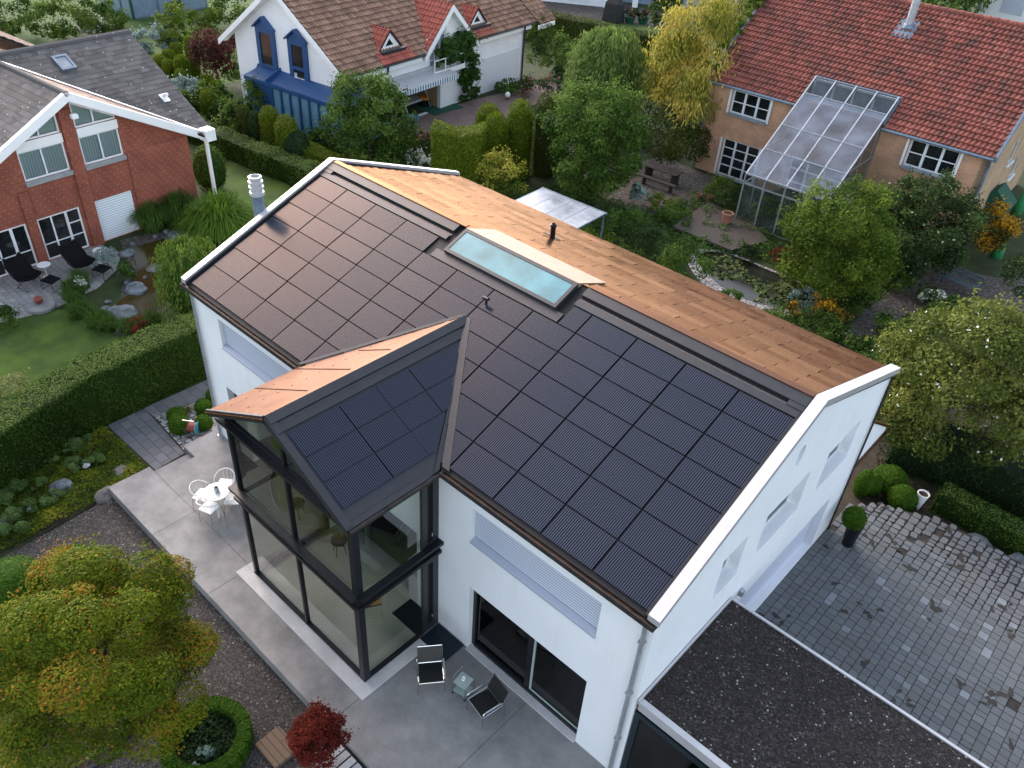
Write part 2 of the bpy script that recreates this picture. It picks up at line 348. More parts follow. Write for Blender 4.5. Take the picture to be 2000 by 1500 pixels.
MT['pane_dark'] = plain('dark_pane', (.016,.018,.02), .07, spec=.6, noise=.5, nscale=1.5)
MT['eaves_metal'] = plain('weathered_eaves_metal', (.035,.030,.028), .7, metal=0, spec=.15, noise=.4, nscale=6)
MT['floor_in'] = plain('smooth_floor', (.52,.54,.48), .5, noise=.08, nscale=1)
MT['carpet'] = plain('olive_carpet', (.26,.28,.16), .9, noise=.1, nscale=20)
# photovoltaic laminate: fine pale contact lines on near-black cells under glass
pv, nt_, b_, sp_, tc_ = striped('photovoltaic_glass', (.004,.005,.010), (.044,.052,.080), .0465, .62, 'X', rough=.2, spec=.22, soft=.2)
b_.inputs['Coat Weight'].default_value = .10; b_.inputs['Coat Roughness'].default_value = .12
MT['pv'] = pv
# copper with brown patina, mottled gloss
def make_copper(name, metal, rlo, rhi, k=1.0):
    m, nt, out = new_mat(name); b = N(nt, 'ShaderNodeBsdfPrincipled', Metallic=metal); b.inputs['Specular IOR Level'].default_value = .10; b.inputs['Specular Tint'].default_value = (.80, .60, .46, 1)
    at = N(nt, 'ShaderNodeAttribute', attribute_name='v'); r = ramp(nt, [(0, (.120*k,.063*k,.044*k)), (.5, (.168*k,.088*k,.062*k)), (1, (.22*k,.117*k,.082*k))]); lk(nt, at.outputs['Fac'], r.inputs['Fac'])
    tc = N(nt, 'ShaderNodeTexCoord'); nz = N(nt, 'ShaderNodeTexNoise', Scale=2.2, Detail=8, Roughness=.7); lk(nt, tc.outputs['Object'], nz.inputs['Vector'])
    mr = N(nt, 'ShaderNodeMapRange'); mr.inputs['From Min'].default_value = .3; mr.inputs['From Max'].default_value = .7; mr.inputs['To Min'].default_value = rlo; mr.inputs['To Max'].default_value = rhi; lk(nt, nz.outputs['Fac'], mr.inputs['Value']); lk(nt, mr.outputs[0], b.inputs['Roughness'])
    n3 = N(nt, 'ShaderNodeTexNoise', Scale=70, Detail=2); lk(nt, tc.outputs['Object'], n3.inputs['Vector'])
    m2 = N(nt, 'ShaderNodeMapRange'); m2.inputs['From Min'].default_value = .3; m2.inputs['From Max'].default_value = .7; m2.inputs['To Min'].default_value = .6; m2.inputs['To Max'].default_value = 1.3; lk(nt, n3.outputs['Fac'], m2.inputs['Value'])
    mx = N(nt, 'ShaderNodeMix', data_type='RGBA', blend_type='MULTIPLY'); mx.inputs[0].default_value = 1; lk(nt, r.outputs['Color'], mx.inputs[6]); lk(nt, m2.outputs[0], mx.inputs[7]); lk(nt, mx.outputs[2], b.inputs['Base Color'])
    bp = N(nt, 'ShaderNodeBump', Strength=.12, Distance=.01); lk(nt, n3.outputs['Fac'], bp.inputs['Height']); lk(nt, bp.outputs['Normal'], b.inputs['Normal'])
    lk(nt, b.outputs['BSDF'], out.inputs['Surface']); return m
MT['copper'] = make_copper('patinated_copper', .80, .13, .30, .84)
MT['copper_sheet'] = make_copper('brushed_copper_sheet', .5, .30, .48, .85)
MT['glass'] = glass('green_tinted_glass', (.84,.91,.84), 1.9)
MT['plank'], _n, _b, _s, _t = striped('brown_planks', (.04,.026,.016), (.14,.092,.058), .15, .12, 'Y', rough=.8, soft=.05)
MT['glass_clear'] = glass('window_glass', (.80,.86,.86), 1.0)
MT['glass_dark'] = glass('dark_window_glass', (.45,.55,.55), 1.2)
MT['glass_green'] = glass('damp_greenhouse_glass', (.80,.86,.90), 1.0, haze=.46, hc=(.36,.41,.52), hscale=.8, hlo=.36, hhi=.74)
MT['glass_side'] = glass('greenhouse_wall_glass', (.82,.90,.88), 1.0, haze=.10, hc=(.5,.55,.6))
MT['skylight'] = plain('skylight_glass', (.085,.25,.285), .1, spec=.5, noise=.3, nscale=1.2)
MT['blind'], _n, _b, _s, _t = striped('venetian_blind', (.30,.34,.42), (.62,.66,.74), .075, .5, 'Z', rough=.5, soft=.25)
MT['blind_white'], _n, _b, _s, _t = striped('roller_shutter', (.42,.50,.55), (.78,.83,.85), .105, .3, 'Z', rough=.5, soft=.15)
MT['sill'] = plain('grey_sill', (.42,.46,.54), .5, metal=.3)
MT['gar_door'], _n, _b, _s, _t = striped('garage_door_boards', (.46,.49,.60), (.60,.63,.74), .22, .08, 'Z', rough=.6, soft=.04)
MT['brick_red'] = brick('red_brick', (.29,.088,.055), (.24,.070,.045), (.25,.10,.068), .24, .08, 'y', .008, extra=(.31,.16,(.36,.22,.18)))
MT['brick_tan_x'] = brick('tan_brick', (.55,.30,.18), (.45,.24,.14), (.56,.36,.24), .24, .075, 'x', .009)
MT['brick_tan_y'] = brick('tan_brick_gable', (.46,.31,.19), (.40,.26,.16), (.47,.35,.23), .24, .075, 'y', .009)
MT['tile_red'] = by_face('red_clay_tile', [(0, (.115,.046,.036)), (.35, (.195,.060,.044)), (.75, (.25,.074,.053)), (1, (.30,.105,.078))], .85, noise=.85, nscale=1.1, c2=(.085,.050,.040), bump=.2, nlo=.5, nhi=.72)
MT['tile_brown'] = by_face('weathered_clay_tile', [(0, (.15,.085,.058)), (.5, (.25,.140,.094)), (1, (.32,.190,.128))], .85, noise=.75, nscale=3, c2=(.13,.105,.07), bump=.2)
MT['tile_fresh'] = by_face('orange_red_tile', [(0, (.26,.065,.045)), (1, (.38,.10,.068))], .8, noise=.5, nscale=2, c2=(.25,.08,.055))
MT['slate'] = by_face('grey_fibre_slate', [(0, (.060,.057,.056)), (.55, (.095,.091,.088)), (1, (.125,.119,.115))], .85, noise=.6, nscale=9, c2=(.085,.078,.068), bump=.2, spots=(6.5, .42, (.58,.58,.54)))
MT['roof_brown'] = by_face('brown_roof_tile', [(0, (.20,.135,.10)), (1, (.36,.25,.19))], .85, noise=.5, nscale=4, c2=(.16,.14,.10))
MT['blue'] = plain('blue_painted_metal', (.020,.072,.19), .35, noise=.12, nscale=3)
MT['blue_panel'] = plain('light_blue_panel', (.13,.27,.36), .55, noise=.15, nscale=3)
MT['boards'], _n, _b, _s, _t = striped('white_boarding', (.45,.47,.49), (.66,.69,.71), .16, .1, 'Y', rough=.6, soft=.05)
MT['woodslat'], _n, _b, _s, _t = striped('wooden_slats', (.16,.11,.06), (.42,.30,.17), .13, .2, 'Y', rough=.7, soft=.1)
MT['woodslat_x'], _n, _b, _s, _t = striped('wooden_screen_slats', (.16,.11,.06), (.42,.30,.17), .13, .2, 'X', rough=.7, soft=.1)
MT['awning'], _n, _b, _s, _t = striped('striped_awning_cloth', (.05,.14,.24), (.75,.76,.75), .22, .5, 'Y', rough=.9, soft=.02)
MT['wood_dark'] = plain('weathered_dark_wood', (.05,.040,.034), .8, noise=.4, nscale=6)
MT['deck'], _n, _b, _s, _t = striped('weathered_decking', (.016,.013,.011), (.062,.050,.041), .17, .2, 'X', rough=.8, soft=.1)
MT['forest'] = plain('added_forest', (.030,.045,.018), .95, c2=(.012,.020,.008), nscale=.08, bump=.5, bscale=.3)
MT['grille'] = plain('dark_grille', (.11,.105,.10), .5, metal=.4, noise=.4, nscale=30)
MT['cream'] = plain('painted_sheen_copper', (.36,.25,.17), .5, metal=.3, noise=.12, nscale=3)  # copper whose bright sky reflection is painted in as a pale colour
MT['soil'] = plain('garden_soil', (.055,.043,.028), .95, c2=(.028,.024,.015), nscale=3, bump=.6, bscale=30)
MT['ground'] = plain('grassy_ground', (.034,.054,.010), .95, c2=(.016,.026,.006), nscale=1.2, bump=.6, bscale=25)
MT['damp'] = plain('damp_brown_patch', (.036,.029,.022), .7, noise=.3, nscale=12)
MT['lawn'] = plain('mown_lawn', (.060,.110,.009), .95, c2=(.028,.062,.005), nscale=.9, bump=.8, bscale=60, nlo=.38, nhi=.62)
MT['gravel_dark'] = speckle('dark_gravel', [(0, (.024,.022,.021)), (.6, (.054,.050,.046)), (.9, (.082,.077,.071)), (.97, (.11,.10,.095)), (1, (.25,.24,.225))], 30, bump=.7, big=(.7,.12))
MT['roofgravel'] = speckle('roof_gravel', [(0, (.012,.009,.008)), (.62, (.032,.025,.023)), (.9, (.055,.045,.042)), (.97, (.075,.068,.064)), (.985, (.10,.095,.09)), (1, (.36,.36,.36))], 32, bump=.8, big=(1.2,.12))
MT['gravel_mid'] = speckle('grey_brown_gravel', [(0, (.038,.032,.027)), (.7, (.082,.070,.060)), (1, (.16,.145,.125))], 14, bump=.6, big=(.5,.2))
MT['pebbles'] = speckle('grey_pebbles', [(0, (.06,.055,.05)), (.4, (.2,.19,.18)), (.8, (.38,.37,.36)), (1, (.62,.6,.58))], 14, bump=1.0)
MT['patio'] = brick('patio_setts', (.33,.325,.31), (.25,.245,.235), (.17,.165,.155), .3, .22, 'g', .012)
MT['water_brown'] = plain('brown_pond_water', (.058,.040,.010), .10, c2=(.020,.017,.006), nscale=.8, spec=.6, bump=.04, bscale=4)
MT['water_dark'] = plain('dark_pond_water', (.018,.020,.010), .08, spec=.2, c2=(.010,.011,.006), nscale=.8)
MT['rock'] = plain('grey_boulder', (.20,.225,.24), .85, c2=(.065,.075,.08), nscale=3, bump=.7, bscale=8)
MT['rock_brown'] = plain('brown_grey_stone', (.19,.175,.165), .85, c2=(.09,.085,.08), nscale=3, bump=.7, bscale=8)
MT['bark'] = plain('bark', (.07,.055,.042), .9, noise=.4, nscale=10)
MT['terracotta'] = plain('terracotta', (.40,.17,.11), .8, noise=.2, nscale=8)
MT['leather'] = plain('black_leather', (.010,.011,.012), .38, spec=.5, noise=.2, nscale=6)
MT['mesh_black'] = plain('black_mesh_seat', (.006,.006,.007), .8, spec=.1)
MT['navy'] = plain('dark_teal_metal', (.02,.035,.045), .35, metal=.4)
MT['paver'] = by_face('grey_paving_stone', [(0, (.098,.104,.107)), (.5, (.130,.137,.141)), (.9, (.158,.166,.172)), (1, (.215,.235,.25))], .85, noise=.7, nscale=1.1, c2=(.125,.12,.115), bump=.35, bscale=35, nlo=.45, nhi=.7)
MT['slab'] = by_face('grey_concrete_slab', [(0, (.10,.105,.115)), (1, (.145,.15,.162))], .75, noise=.3, nscale=3, c2=(.13,.13,.135), bump=.2, bscale=40)
MT['joint'] = plain('dark_joint_soil', (.058,.050,.043), .95, c2=(.028,.023,.018), nscale=6, bump=.5, bscale=30)
MT['klinker'] = brick('reddish_clinker', (.24,.165,.14), (.18,.125,.11), (.12,.09,.08), .24, .12, 'g', .012)
MT['green_cloth'] = plain('green_cloth', (.025,.22,.075), .7)
MT['blue_bench'] = plain('blue_grey_bench_paint', (.085,.115,.12), .5, noise=.2, nscale=6)
MT['teal'] = plain('turquoise_plastic', (.04,.30,.40), .4)
MT['red'] = plain('red_plastic', (.5,.035,.025), .4)
MT['hose'] = plain('red_brown_hose', (.22,.05,.035), .5)
MT['orange'] = plain('orange_cushion', (.5,.19,.02), .7)
MT['canvas'] = plain('grey_canvas', (.42,.43,.43), .8, noise=.1, nscale=4)
MT['green_mat'] = plain('dark_green_mat', (.012,.075,.045), .9)
MT['curtain'], _n, _b, _s, _t = striped('hanging_curtain', (.30,.38,.41), (.50,.58,.60), .11, .5, 'Y', rough=.9, soft=.45)
MT['frost'] = plain('frosted_glass', (.36,.45,.42), .35, spec=.6, noise=.1, nscale=2)
MT['dirtyglass'] = plain('dirty_frame_glass', (.17,.19,.22), .25, spec=.4, c2=(.33,.36,.40), nscale=1.6)
MT['lamp_white'] = plain('opal_globe', (.85,.85,.83), .3)
MT['wallgreen'] = plain('greenhouse_blue_glass', (.20,.27,.36), .3, spec=.7, noise=.15, nscale=3)
MT['cover'] = plain('black_cover_cloth', (.02,.021,.02), .8, noise=.3, nscale=5)
# foliage palettes (linear reflectance)
LF = {}
def L(n, *c, trans=.3, interp='LINEAR', stops=None):
    LF[n] = leafy(n+'_leaf', stops or [(i/(len(c)-1), x) for i, x in enumerate(c)], trans, interp=interp)
L('hedge', (.010,.024,.004), (.029,.066,.007), (.061,.112,.016), (.128,.188,.041))
L('hedge_dark', (.011,.022,.007), (.022,.048,.014), (.040,.075,.022))
L('olive', (.026,.039,.008), (.058,.081,.014), (.098,.124,.021))
L('thuja', (.049,.078,.005), (.108,.155,.009), (.209,.263,.019))
L('box', (.026,.067,.005), (.058,.134,.008), (.106,.206,.016))
L('green', (.016,.042,.007), (.042,.090,.013), (.082,.145,.021), (.145,.215,.040))
L('deep', (.016,.034,.013), (.034,.068,.021), (.068,.109,.034))
L('spring', (.035,.068,.008), (.075,.127,.013), (.149,.203,.024))
L('yellow', (.09,.12,.012), (.22,.235,.025), (.42,.37,.06))
L('bamboo', stops=[(0, (.077,.103,.013)), (.35, (.218,.218,.029)), (.7, (.438,.361,.064)), (1, (.52,.41,.10))])
L('willow', (.063,.109,.021), (.132,.201,.046), (.247,.328,.098))
L('maple', stops=[(0, (.043,.072,.004)), (.4, (.098,.136,.007)), (.75, (.157,.183,.010)), (.88, (.221,.170,.012)), (.94, (.255,.128,.014)), (.97, (.340,.111,.017)), (1, (.425,.204,.025))])
L('redmaple', (.06,.010,.008), (.13,.018,.012), (.22,.035,.018))
L('purple', (.022,.008,.008), (.055,.016,.014), (.11,.032,.025))
L('dogwood', stops=[(0, (.030,.044,.008)), (.3, (.064,.089,.014)), (.68, (.118,.148,.025)), (.93, (.197,.207,.049)), (.965, (.197,.207,.049)), (.972, (.75,.76,.62)), (1, (.8,.8,.7))])
L('holly', stops=[(0, (.015,.030,.010)), (.5, (.037,.070,.018)), (.955, (.075,.119,.030)), (.965, (.325,.375,.213)), (1, (.450,.500,.325))])
L('whitefl', stops=[(0, (.03,.06,.02)), (.45, (.07,.12,.04)), (.55, (.62,.65,.52)), (1, (.78,.78,.70))])
L('yellowfl', stops=[(0, (.03,.04,.008)), (.45, (.07,.06,.01)), (.55, (.42,.20,.012)), (1, (.55,.32,.02))])
L('redfl', stops=[(0, (.02,.04,.012)), (.7, (.05,.085,.025)), (.78, (.35,.03,.03)), (.9, (.5,.10,.09)), (1, (.6,.5,.4))])
L('grass', (.050,.110,.009), (.094,.182,.017), (.176,.270,.039))
L('grass_deep', (.033,.072,.013), (.065,.130,.021), (.111,.195,.039))
L('sedum', stops=[(0, (.040,.071,.009)), (.45, (.101,.151,.013)), (.8, (.215,.251,.018)), (.93, (.374,.301,.029)), (1, (.489,.288,.029))])
L('silver', (.10,.16,.13), (.20,.28,.24), (.34,.42,.38))
L('pad', (.059,.107,.028), (.113,.186,.051), (.196,.284,.088))
L('lily', (.05,.08,.02), (.12,.17,.05), (.25,.29,.13))
L('ivy', (.016,.042,.009), (.036,.085,.016), (.072,.143,.026))
L('conifer', (.034,.072,.010), (.090,.156,.022), (.204,.270,.054))
L('whitebloom', (.55,.58,.62), (.7,.72,.76))
L('reed', (.10,.12,.03), (.20,.22,.07), (.36,.38,.17))
# ------------------------------------------------------------------ foliage
def unit(a): return a/np.maximum(1e-9, np.linalg.norm(a, axis=-1, keepdims=True))
def quads(P, Nn, s, rng, asp=.6, D=None, fold=.0):
    n = len(P)
    t = D if D is not None else rng.normal(size=(n,3))
    Nn = unit(Nn); t = unit(t-Nn*np.sum(t*Nn, axis=1, keepdims=True)*(0 if D is not None else 1))
    b = unit(np.cross(Nn, t)); s = np.asarray(s).reshape(-1,1)
    return np.stack([P-t*s*.5, P+b*s*asp*.5, P+t*s*.5, P-b*s*asp*.5], axis=1)
def sphere_dirs(n, rng, zmin=-1.0):
    z = rng.uniform(zmin, 1, n); a = rng.uniform(0, 2*np.pi, n); r = np.sqrt(1-z*z)
    return np.stack([r*np.cos(a), r*np.sin(a), z], axis=1)
def quad_mesh(name, Q, v, mat, parent=None, loc=None, kind=None):
    Q = np.concatenate(Q) if isinstance(Q, list) else Q; v = np.concatenate(v) if isinstance(v, list) else v
    if loc is not None: Q = Q-np.array(loc)
    n = len(Q); me = bpy.data.meshes.new(name)
    me.vertices.add(n*4); me.vertices.foreach_set('co', Q.reshape(-1).astype(np.float32))
    me.loops.add(n*4); me.loops.foreach_set('vertex_index', np.arange(n*4, dtype=np.int32))
    me.polygons.add(n); me.polygons.foreach_set('loop_start', np.arange(0, n*4, 4, dtype=np.int32)); me.polygons.foreach_set('loop_total', np.full(n, 4, dtype=np.int32))
    at = me.attributes.new('v', 'FLOAT', 'FACE'); at.data.foreach_set('value', np.clip(v, 0, 1).astype(np.float32))
    me.materials.append(mat); me.update(calc_edges=True)
    o = bpy.data.objects.new(name, me); COL.objects.link(o)
    if loc is not None: o.location = loc
    if parent is not None: o.parent = parent
    return o
def core_ell(c, r, rz, k=.9, nu=14, nv=8, zmin=-.95):
    th = np.linspace(0, 2*np.pi, nu+1); ph = np.linspace(np.arcsin(zmin), np.pi/2, nv+1); q = []
    f = lambda i, j: [c[0]+r[0]*k*np.cos(ph[j])*np.cos(th[i]), c[1]+r[1]*k*np.cos(ph[j])*np.sin(th[i]), c[2]+rz*k*np.sin(ph[j])]
    for i in range(nu):
        for j in range(nv): q.append([f(i,j), f(i+1,j), f(i+1,j+1), f(i,j+1)])
    return np.array(q)
def crown(c, r, rz, n, s, seed=1, lumps=26, lr=.36, zmin=-.55, asp=.6, droop=0.0, inner=.2, spread=.55, flat=.75, jit=.3, shell=.5, tips=.12):
    if n < 1000: tips = 0
    """a loose crown: leaf clusters grow on many limbs' ends spread through the volume, gaps in between"""
    rng = np.random.default_rng(seed); rr = np.array([r if np.isscalar(r) else r[0], r if np.isscalar(r) else r[1], rz])/(.88+lr*.55)
    ld = sphere_dirs(lumps, rng, zmin); rad_ = rng.uniform(.58, .92, lumps)**.8
    ni = max(1, int(lumps*inner)); rad_[:ni] *= .5
    lc = np.array(c)+ld*rr*rad_[:, None]
    ls = rr.mean()*lr*rng.uniform(.55, 1.3, lumps); lv = rng.uniform(0, 1, lumps)
    w = ls**2; k = rng.choice(lumps, n, p=w/w.sum())
    d = sphere_dirs(n, rng); d = unit(d+ld[k]*.45+np.array([0,0,.35]))
    rad2 = ls[k]*rng.uniform(.25+shell*.6, 1.08, n)**.5*(1+rng.normal(0, .12*(1.4-shell), n)); P = lc[k]+d*rad2[:, None]*np.array([1,1,flat])
    nt_ = int(n*tips)
    if nt_:                                      # shoots that stick out of the clusters and break the outline
        ns = max(8, lumps*3); sk_ = rng.choice(lumps, ns, p=w/w.sum()); sd_ = unit(sphere_dirs(ns, rng, -.2)+ld[sk_]*.9+np.array([0,0,.5])); sl_ = ls[sk_]*rng.uniform(.35, .85, ns)
        j = rng.integers(0, ns, nt_); tt = rng.uniform(0, 1, nt_)**.8
        P[:nt_] = lc[sk_[j]]+sd_[j]*(ls[sk_[j]]*.8+sl_[j]*tt)[:, None]*np.array([1,1,flat*1.15])+rng.normal(0, 1, (nt_,3))*(s*.9+ls[sk_[j]]*.10*(1-tt))[:, None]; k[:nt_] = sk_[j]; tipv = np.zeros(n); tipv[:nt_] = tt*.22
    else: tipv = np.zeros(n)
    if droop: P[:,2] -= droop*rng.uniform(0, 1, n)**2*ls[k]
    Nn = unit(d+rng.normal(0, spread, (n,3))+np.array([0,0,.4]))
    D = None
    if droop: D = unit(d*np.array([.6,.6,0])+np.array([0,0,-1.0])*(.5+droop*.5)+rng.normal(0, .3, (n,3)))
    v = .5+(lv[k]-.5)*.7+rng.normal(0, .16, n)+tipv
    v = np.clip(v, .01, .945); v = np.where(rng.uniform(0, 1, n) < .011, rng.uniform(.975, 1, n), v)
    return quads(P, Nn, s*rng.uniform(.65, 1.35, n), rng, asp, D), v
def clipped(c, r, rz, n, s, seed=1, zmin=-.9, rough=.03, p=2.0, asp=.6):
    """a sheared round plant: dense small leaves over a closed core"""
    rng = np.random.default_rng(seed); r = (r, r) if np.isscalar(r) else r
    d = sphere_dirs(n, rng, zmin)
    if p != 2.0: d = d/((np.abs(d)**p).sum(axis=1, keepdims=True)**(1/p))
    rr = np.array([r[0], r[1], rz]); wob = 1+rough*np.sin(d[:,0]*5+seed)*np.cos(d[:,1]*6+seed*2)+rng.normal(0, rough*.7, n)
    P = np.array(c)+d*rr*wob[:, None]; Nn = unit(unit(d/rr)+rng.normal(0, .45, (n,3)))
    q = quads(P, Nn, s*rng.uniform(.6, 1.3, n), rng, asp); v = .5+rng.normal(0, .2, n)+.12*np.sin(d[:,0]*4+seed)
    cq = core_ell(c, r, rz, .93, zmin=max(-.98, zmin)) if p == 2.0 else None
    if cq is None:
        cq = core_ell((0,0,0), (1,1), 1, 1, 16, 10, zmin=max(-.98, zmin)); cq = cq/((np.abs(cq)**p).sum(axis=2, keepdims=True)**(1/p))*rr*.93+np.array(c)
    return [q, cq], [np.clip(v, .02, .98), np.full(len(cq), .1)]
def columnar(b, h, r, n, s, seed=1, taper=.75, asp=.5, rough=.05, peak=.35, lean=(0,0)):
    """a sheared conifer column with a rounded head"""
    rng = np.random.default_rng(seed)
    def prof(t): return r*np.where(t < 1-peak, .86+.14*np.sin(np.clip(t/(1-peak), 0, 1)*np.pi*.8), np.sqrt(np.maximum(0, 1-((t-(1-peak))/peak)**2))**taper)
    t = rng.uniform(0, 1, n)**.9; t = np.where(rng.uniform(0,1,n) < .25, 1-peak*rng.uniform(0,1,n), t); a = rng.uniform(0, 2*np.pi, n)
    w = 1+rough*np.sin(3*a+seed)*np.sin(5*t+seed)+rng.normal(0, rough*.6, n); R = prof(t)*w
    P = np.stack([b[0]+R*np.cos(a)+lean[0]*t, b[1]+R*np.sin(a)+lean[1]*t, b[2]+h*t*(1+rng.normal(0, .008, n))], axis=1)
    up = np.where(t > 1-peak, (t-(1-peak))/peak, .0)*1.3
    Nn = unit(np.stack([np.cos(a), np.sin(a), up+.15], axis=1)+rng.normal(0, .4, (n,3)))
    q = quads(P, Nn, s*rng.uniform(.6, 1.3, n), rng, asp, unit(rng.normal(0, .5, (n,3))+np.array([0,0,1.0]))); v = .5+rng.normal(0, .2, n)
    ts = np.linspace(0, 1, 10); cq = []
    for i in range(12):
        for j in range(9):
            f = lambda ii, jj: [b[0]+prof(ts[jj])*.9*np.cos(ii*np.pi/6)+lean[0]*ts[jj], b[1]+prof(ts[jj])*.9*np.sin(ii*np.pi/6)+lean[1]*ts[jj], b[2]+h*ts[jj]*.97]
            cq.append([f(i,j), f(i+1,j), f(i+1,j+1), f(i,j+1)])
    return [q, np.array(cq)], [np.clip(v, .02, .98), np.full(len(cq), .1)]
def hedge(path, w, h, dens, s, z0=GZ, seed=1, wob=.04, asp=.6, topv=.0, rnd=.12):
    """a sheared hedge along a line: leaves over top and both faces of a closed core"""
    rng = np.random.default_rng(seed); Q = []; V = []
    w_ = w if isinstance(w, (list, tuple)) else [w]*len(path); h_ = h if isinstance(h, (list, tuple)) else [h]*len(path)
    for i in range(len(path)-1):
        a = np.array([*path[i][:2], z0]); b = np.array([*path[i+1][:2], z0]); d = b-a; Lg = np.linalg.norm(d); d /= Lg; nx = np.array([d[1], -d[0], 0])
        n = int(dens*Lg*(w_[i]+2*h_[i])); u = rng.uniform(0, 1, n); W = w_[i]+(w_[i+1]-w_[i])*u; H = h_[i]+(h_[i+1]-h_[i])*u
        per = rng.uniform(0, 1, n)*(W+2*H); side = np.where(per < H, -1, np.where(per < H+W, 0, 1))
        off = np.where(side == -1, -W/2, np.where(side == 1, W/2, per-H-W/2)); z = np.where(side == 0, H, np.where(side == -1, per, per-H-W))
        e = np.minimum(1, np.maximum(0, (z-(H-rnd))/rnd)); off = np.where(side != 0, off*(1-.25*e*e*rnd/np.maximum(.2, W/2)), off)
        z = np.where(side == 0, H-rnd*.4*(np.abs(off)/(W/2))**4, z)
        bump = wob*(np.sin(u*Lg*2.1+seed)+np.sin(u*Lg*4.7+z*3+seed*3)*.6)+rng.normal(0, wob*.6, n)
        nn = np.where((side == 0)[:, None], np.array([0,0,1.0]), nx*side[:, None])
        P = a+d*(u*Lg)[:, None]+nx*off[:, None]+np.array([0,0,1.0])*z[:, None]+nn*bump[:, None]
        Nn = unit(nn+rng.normal(0, .5, (n,3))+np.array([0,0,.2]))
        Q.append(quads(P, Nn, s*rng.uniform(.6, 1.35, n), rng, asp)); V.append(np.clip(.5+rng.normal(0, .2, n)+np.where(side == 0, topv, -.12 if topv > .3 else 0)+.1*np.sin(u*Lg*1.7), .02, .98))  # light painted into the leaf colour: tops lighter, side faces darker
        k = .94
        def cr(p, W0, H0): return [p-nx*W0/2*k, p-nx*W0/2*k+np.array([0,0,H0*k]), p+nx*W0/2*k+np.array([0,0,H0*k]), p+nx*W0/2*k]
        A = cr(a-d*.0, w_[i], h_[i]); B = cr(b, w_[i+1], h_[i+1]); cq = [[A[j], A[j+1], B[j+1], B[j]] for j in range(3)]+[[A[0],A[3],A[2],A[1]], [B[0],B[1],B[2],B[3]]]
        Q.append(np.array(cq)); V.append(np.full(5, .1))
    for (p, o, W0, H0) in ((path[0], path[1], w_[0], h_[0]), (path[-1], path[-2], w_[-1], h_[-1])):
        d = np.array([p[0]-o[0], p[1]-o[1], 0]); d /= np.linalg.norm(d); nx = np.array([d[1], -d[0], 0]); n = int(dens*W0*H0)
        P = np.array([p[0], p[1], z0])+nx*(rng.uniform(-.5, .5, n)*W0)[:, None]+np.array([0,0,1.0])*(rng.uniform(0, 1, n)*H0)[:, None]+d*rng.normal(.03, .03, n)[:, None]
        Q.append(quads(P, unit(d+rng.normal(0, .5, (n,3))), s*rng.uniform(.6, 1.3, n), rng, asp)); V.append(np.clip(.5+rng.normal(0, .2, n), .02, .98))
    return Q, V
def blades(b, r, h, n, seed=1, w=.03, arch=1.0, base=.25):
    """a clump of arching grass"""
    rng = np.random.default_rng(seed); a = rng.uniform(0, 2*np.pi, n); k = rng.uniform(.15, 1, n); hh = h*rng.uniform(.65, 1.05, n)*(1-.25*k)
    d = np.stack([np.cos(a), np.sin(a), np.zeros(n)], axis=1); o = np.array(b)+d*(r*base*rng.uniform(0, 1, n))[:, None]; sd = np.stack([-np.sin(a), np.cos(a), np.zeros(n)], axis=1)
    ts = [0, .3, .55, .8, 1.0]; pts = []
    for t in ts: pts.append(o+d*(r*k*(t**1.6))[:, None]+np.array([0,0,1.0])*(hh*(1.55*t-(.55+.75*arch*k)*t*t*t))[:, None])
    Q = []
    for i in range(4):
        wa = w*(1-ts[i]*.75); wb = w*(1-ts[i+1]*.75)
        Q.append(np.stack([pts[i]-sd*wa/2, pts[i]+sd*wa/2, pts[i+1]+sd*wb/2, pts[i+1]-sd*wb/2], axis=1))
    v = np.clip(.5+rng.normal(0, .22, n), 0, 1); return Q, [v]*4
def weeping(c, r, rz, n, s, seed=1, strands=170, zlow=-1.0):
    """a weeping crown: strands leave the head and hang down over the sides"""
    rng = np.random.default_rng(seed); Q = []; V = []; m = n//strands
    for i in range(strands):
        a = rng.uniform(0, 2*np.pi); k = rng.uniform(.05, 1)**.6; d = np.array([np.cos(a), np.sin(a), 0]); t = np.sort(rng.uniform(0, 1, m))
        L0 = rng.uniform(.6, 1.1)*(.55+.9*k); hor = np.minimum(1, t*2.2)*.35; lump = .92+.14*np.sin(a*5+i%7)
        P = np.array(c)+d*((k*.86+hor*(1-k*.75)*.5)*lump)[:, None]*np.array([r*1.14, r*1.14, 1])+np.array([0,0,1.0])*(rz*(max(0, 1-k**3.2)**.5*.92+.10-np.maximum(0, t-.12)*L0*1.25))[:, None]
        P += rng.normal(0, s*.45, (m,3)); P[:,2] = np.maximum(P[:,2], c[2]+rz*zlow)
        D = unit(d*.35+np.array([0,0,-1.0])+rng.normal(0, .25, (m,3))); Nn = unit(np.cross(D, np.cross(d, [0,0,1]))*1.0+rng.normal(0, .35, (m,3))+d*.6)
        Q.append(quads(P, Nn, s*rng.uniform(.7, 1.5, m), rng, .28, D)); V.append(np.clip(rng.uniform(.25, .8)+rng.normal(0, .13, m), 0, 1))
    cq = core_ell(c, (r*.78, r*.78), rz*.86, 1, zmin=-.8); Q.append(cq); V.append(np.full(len(cq), .05)); return Q, V
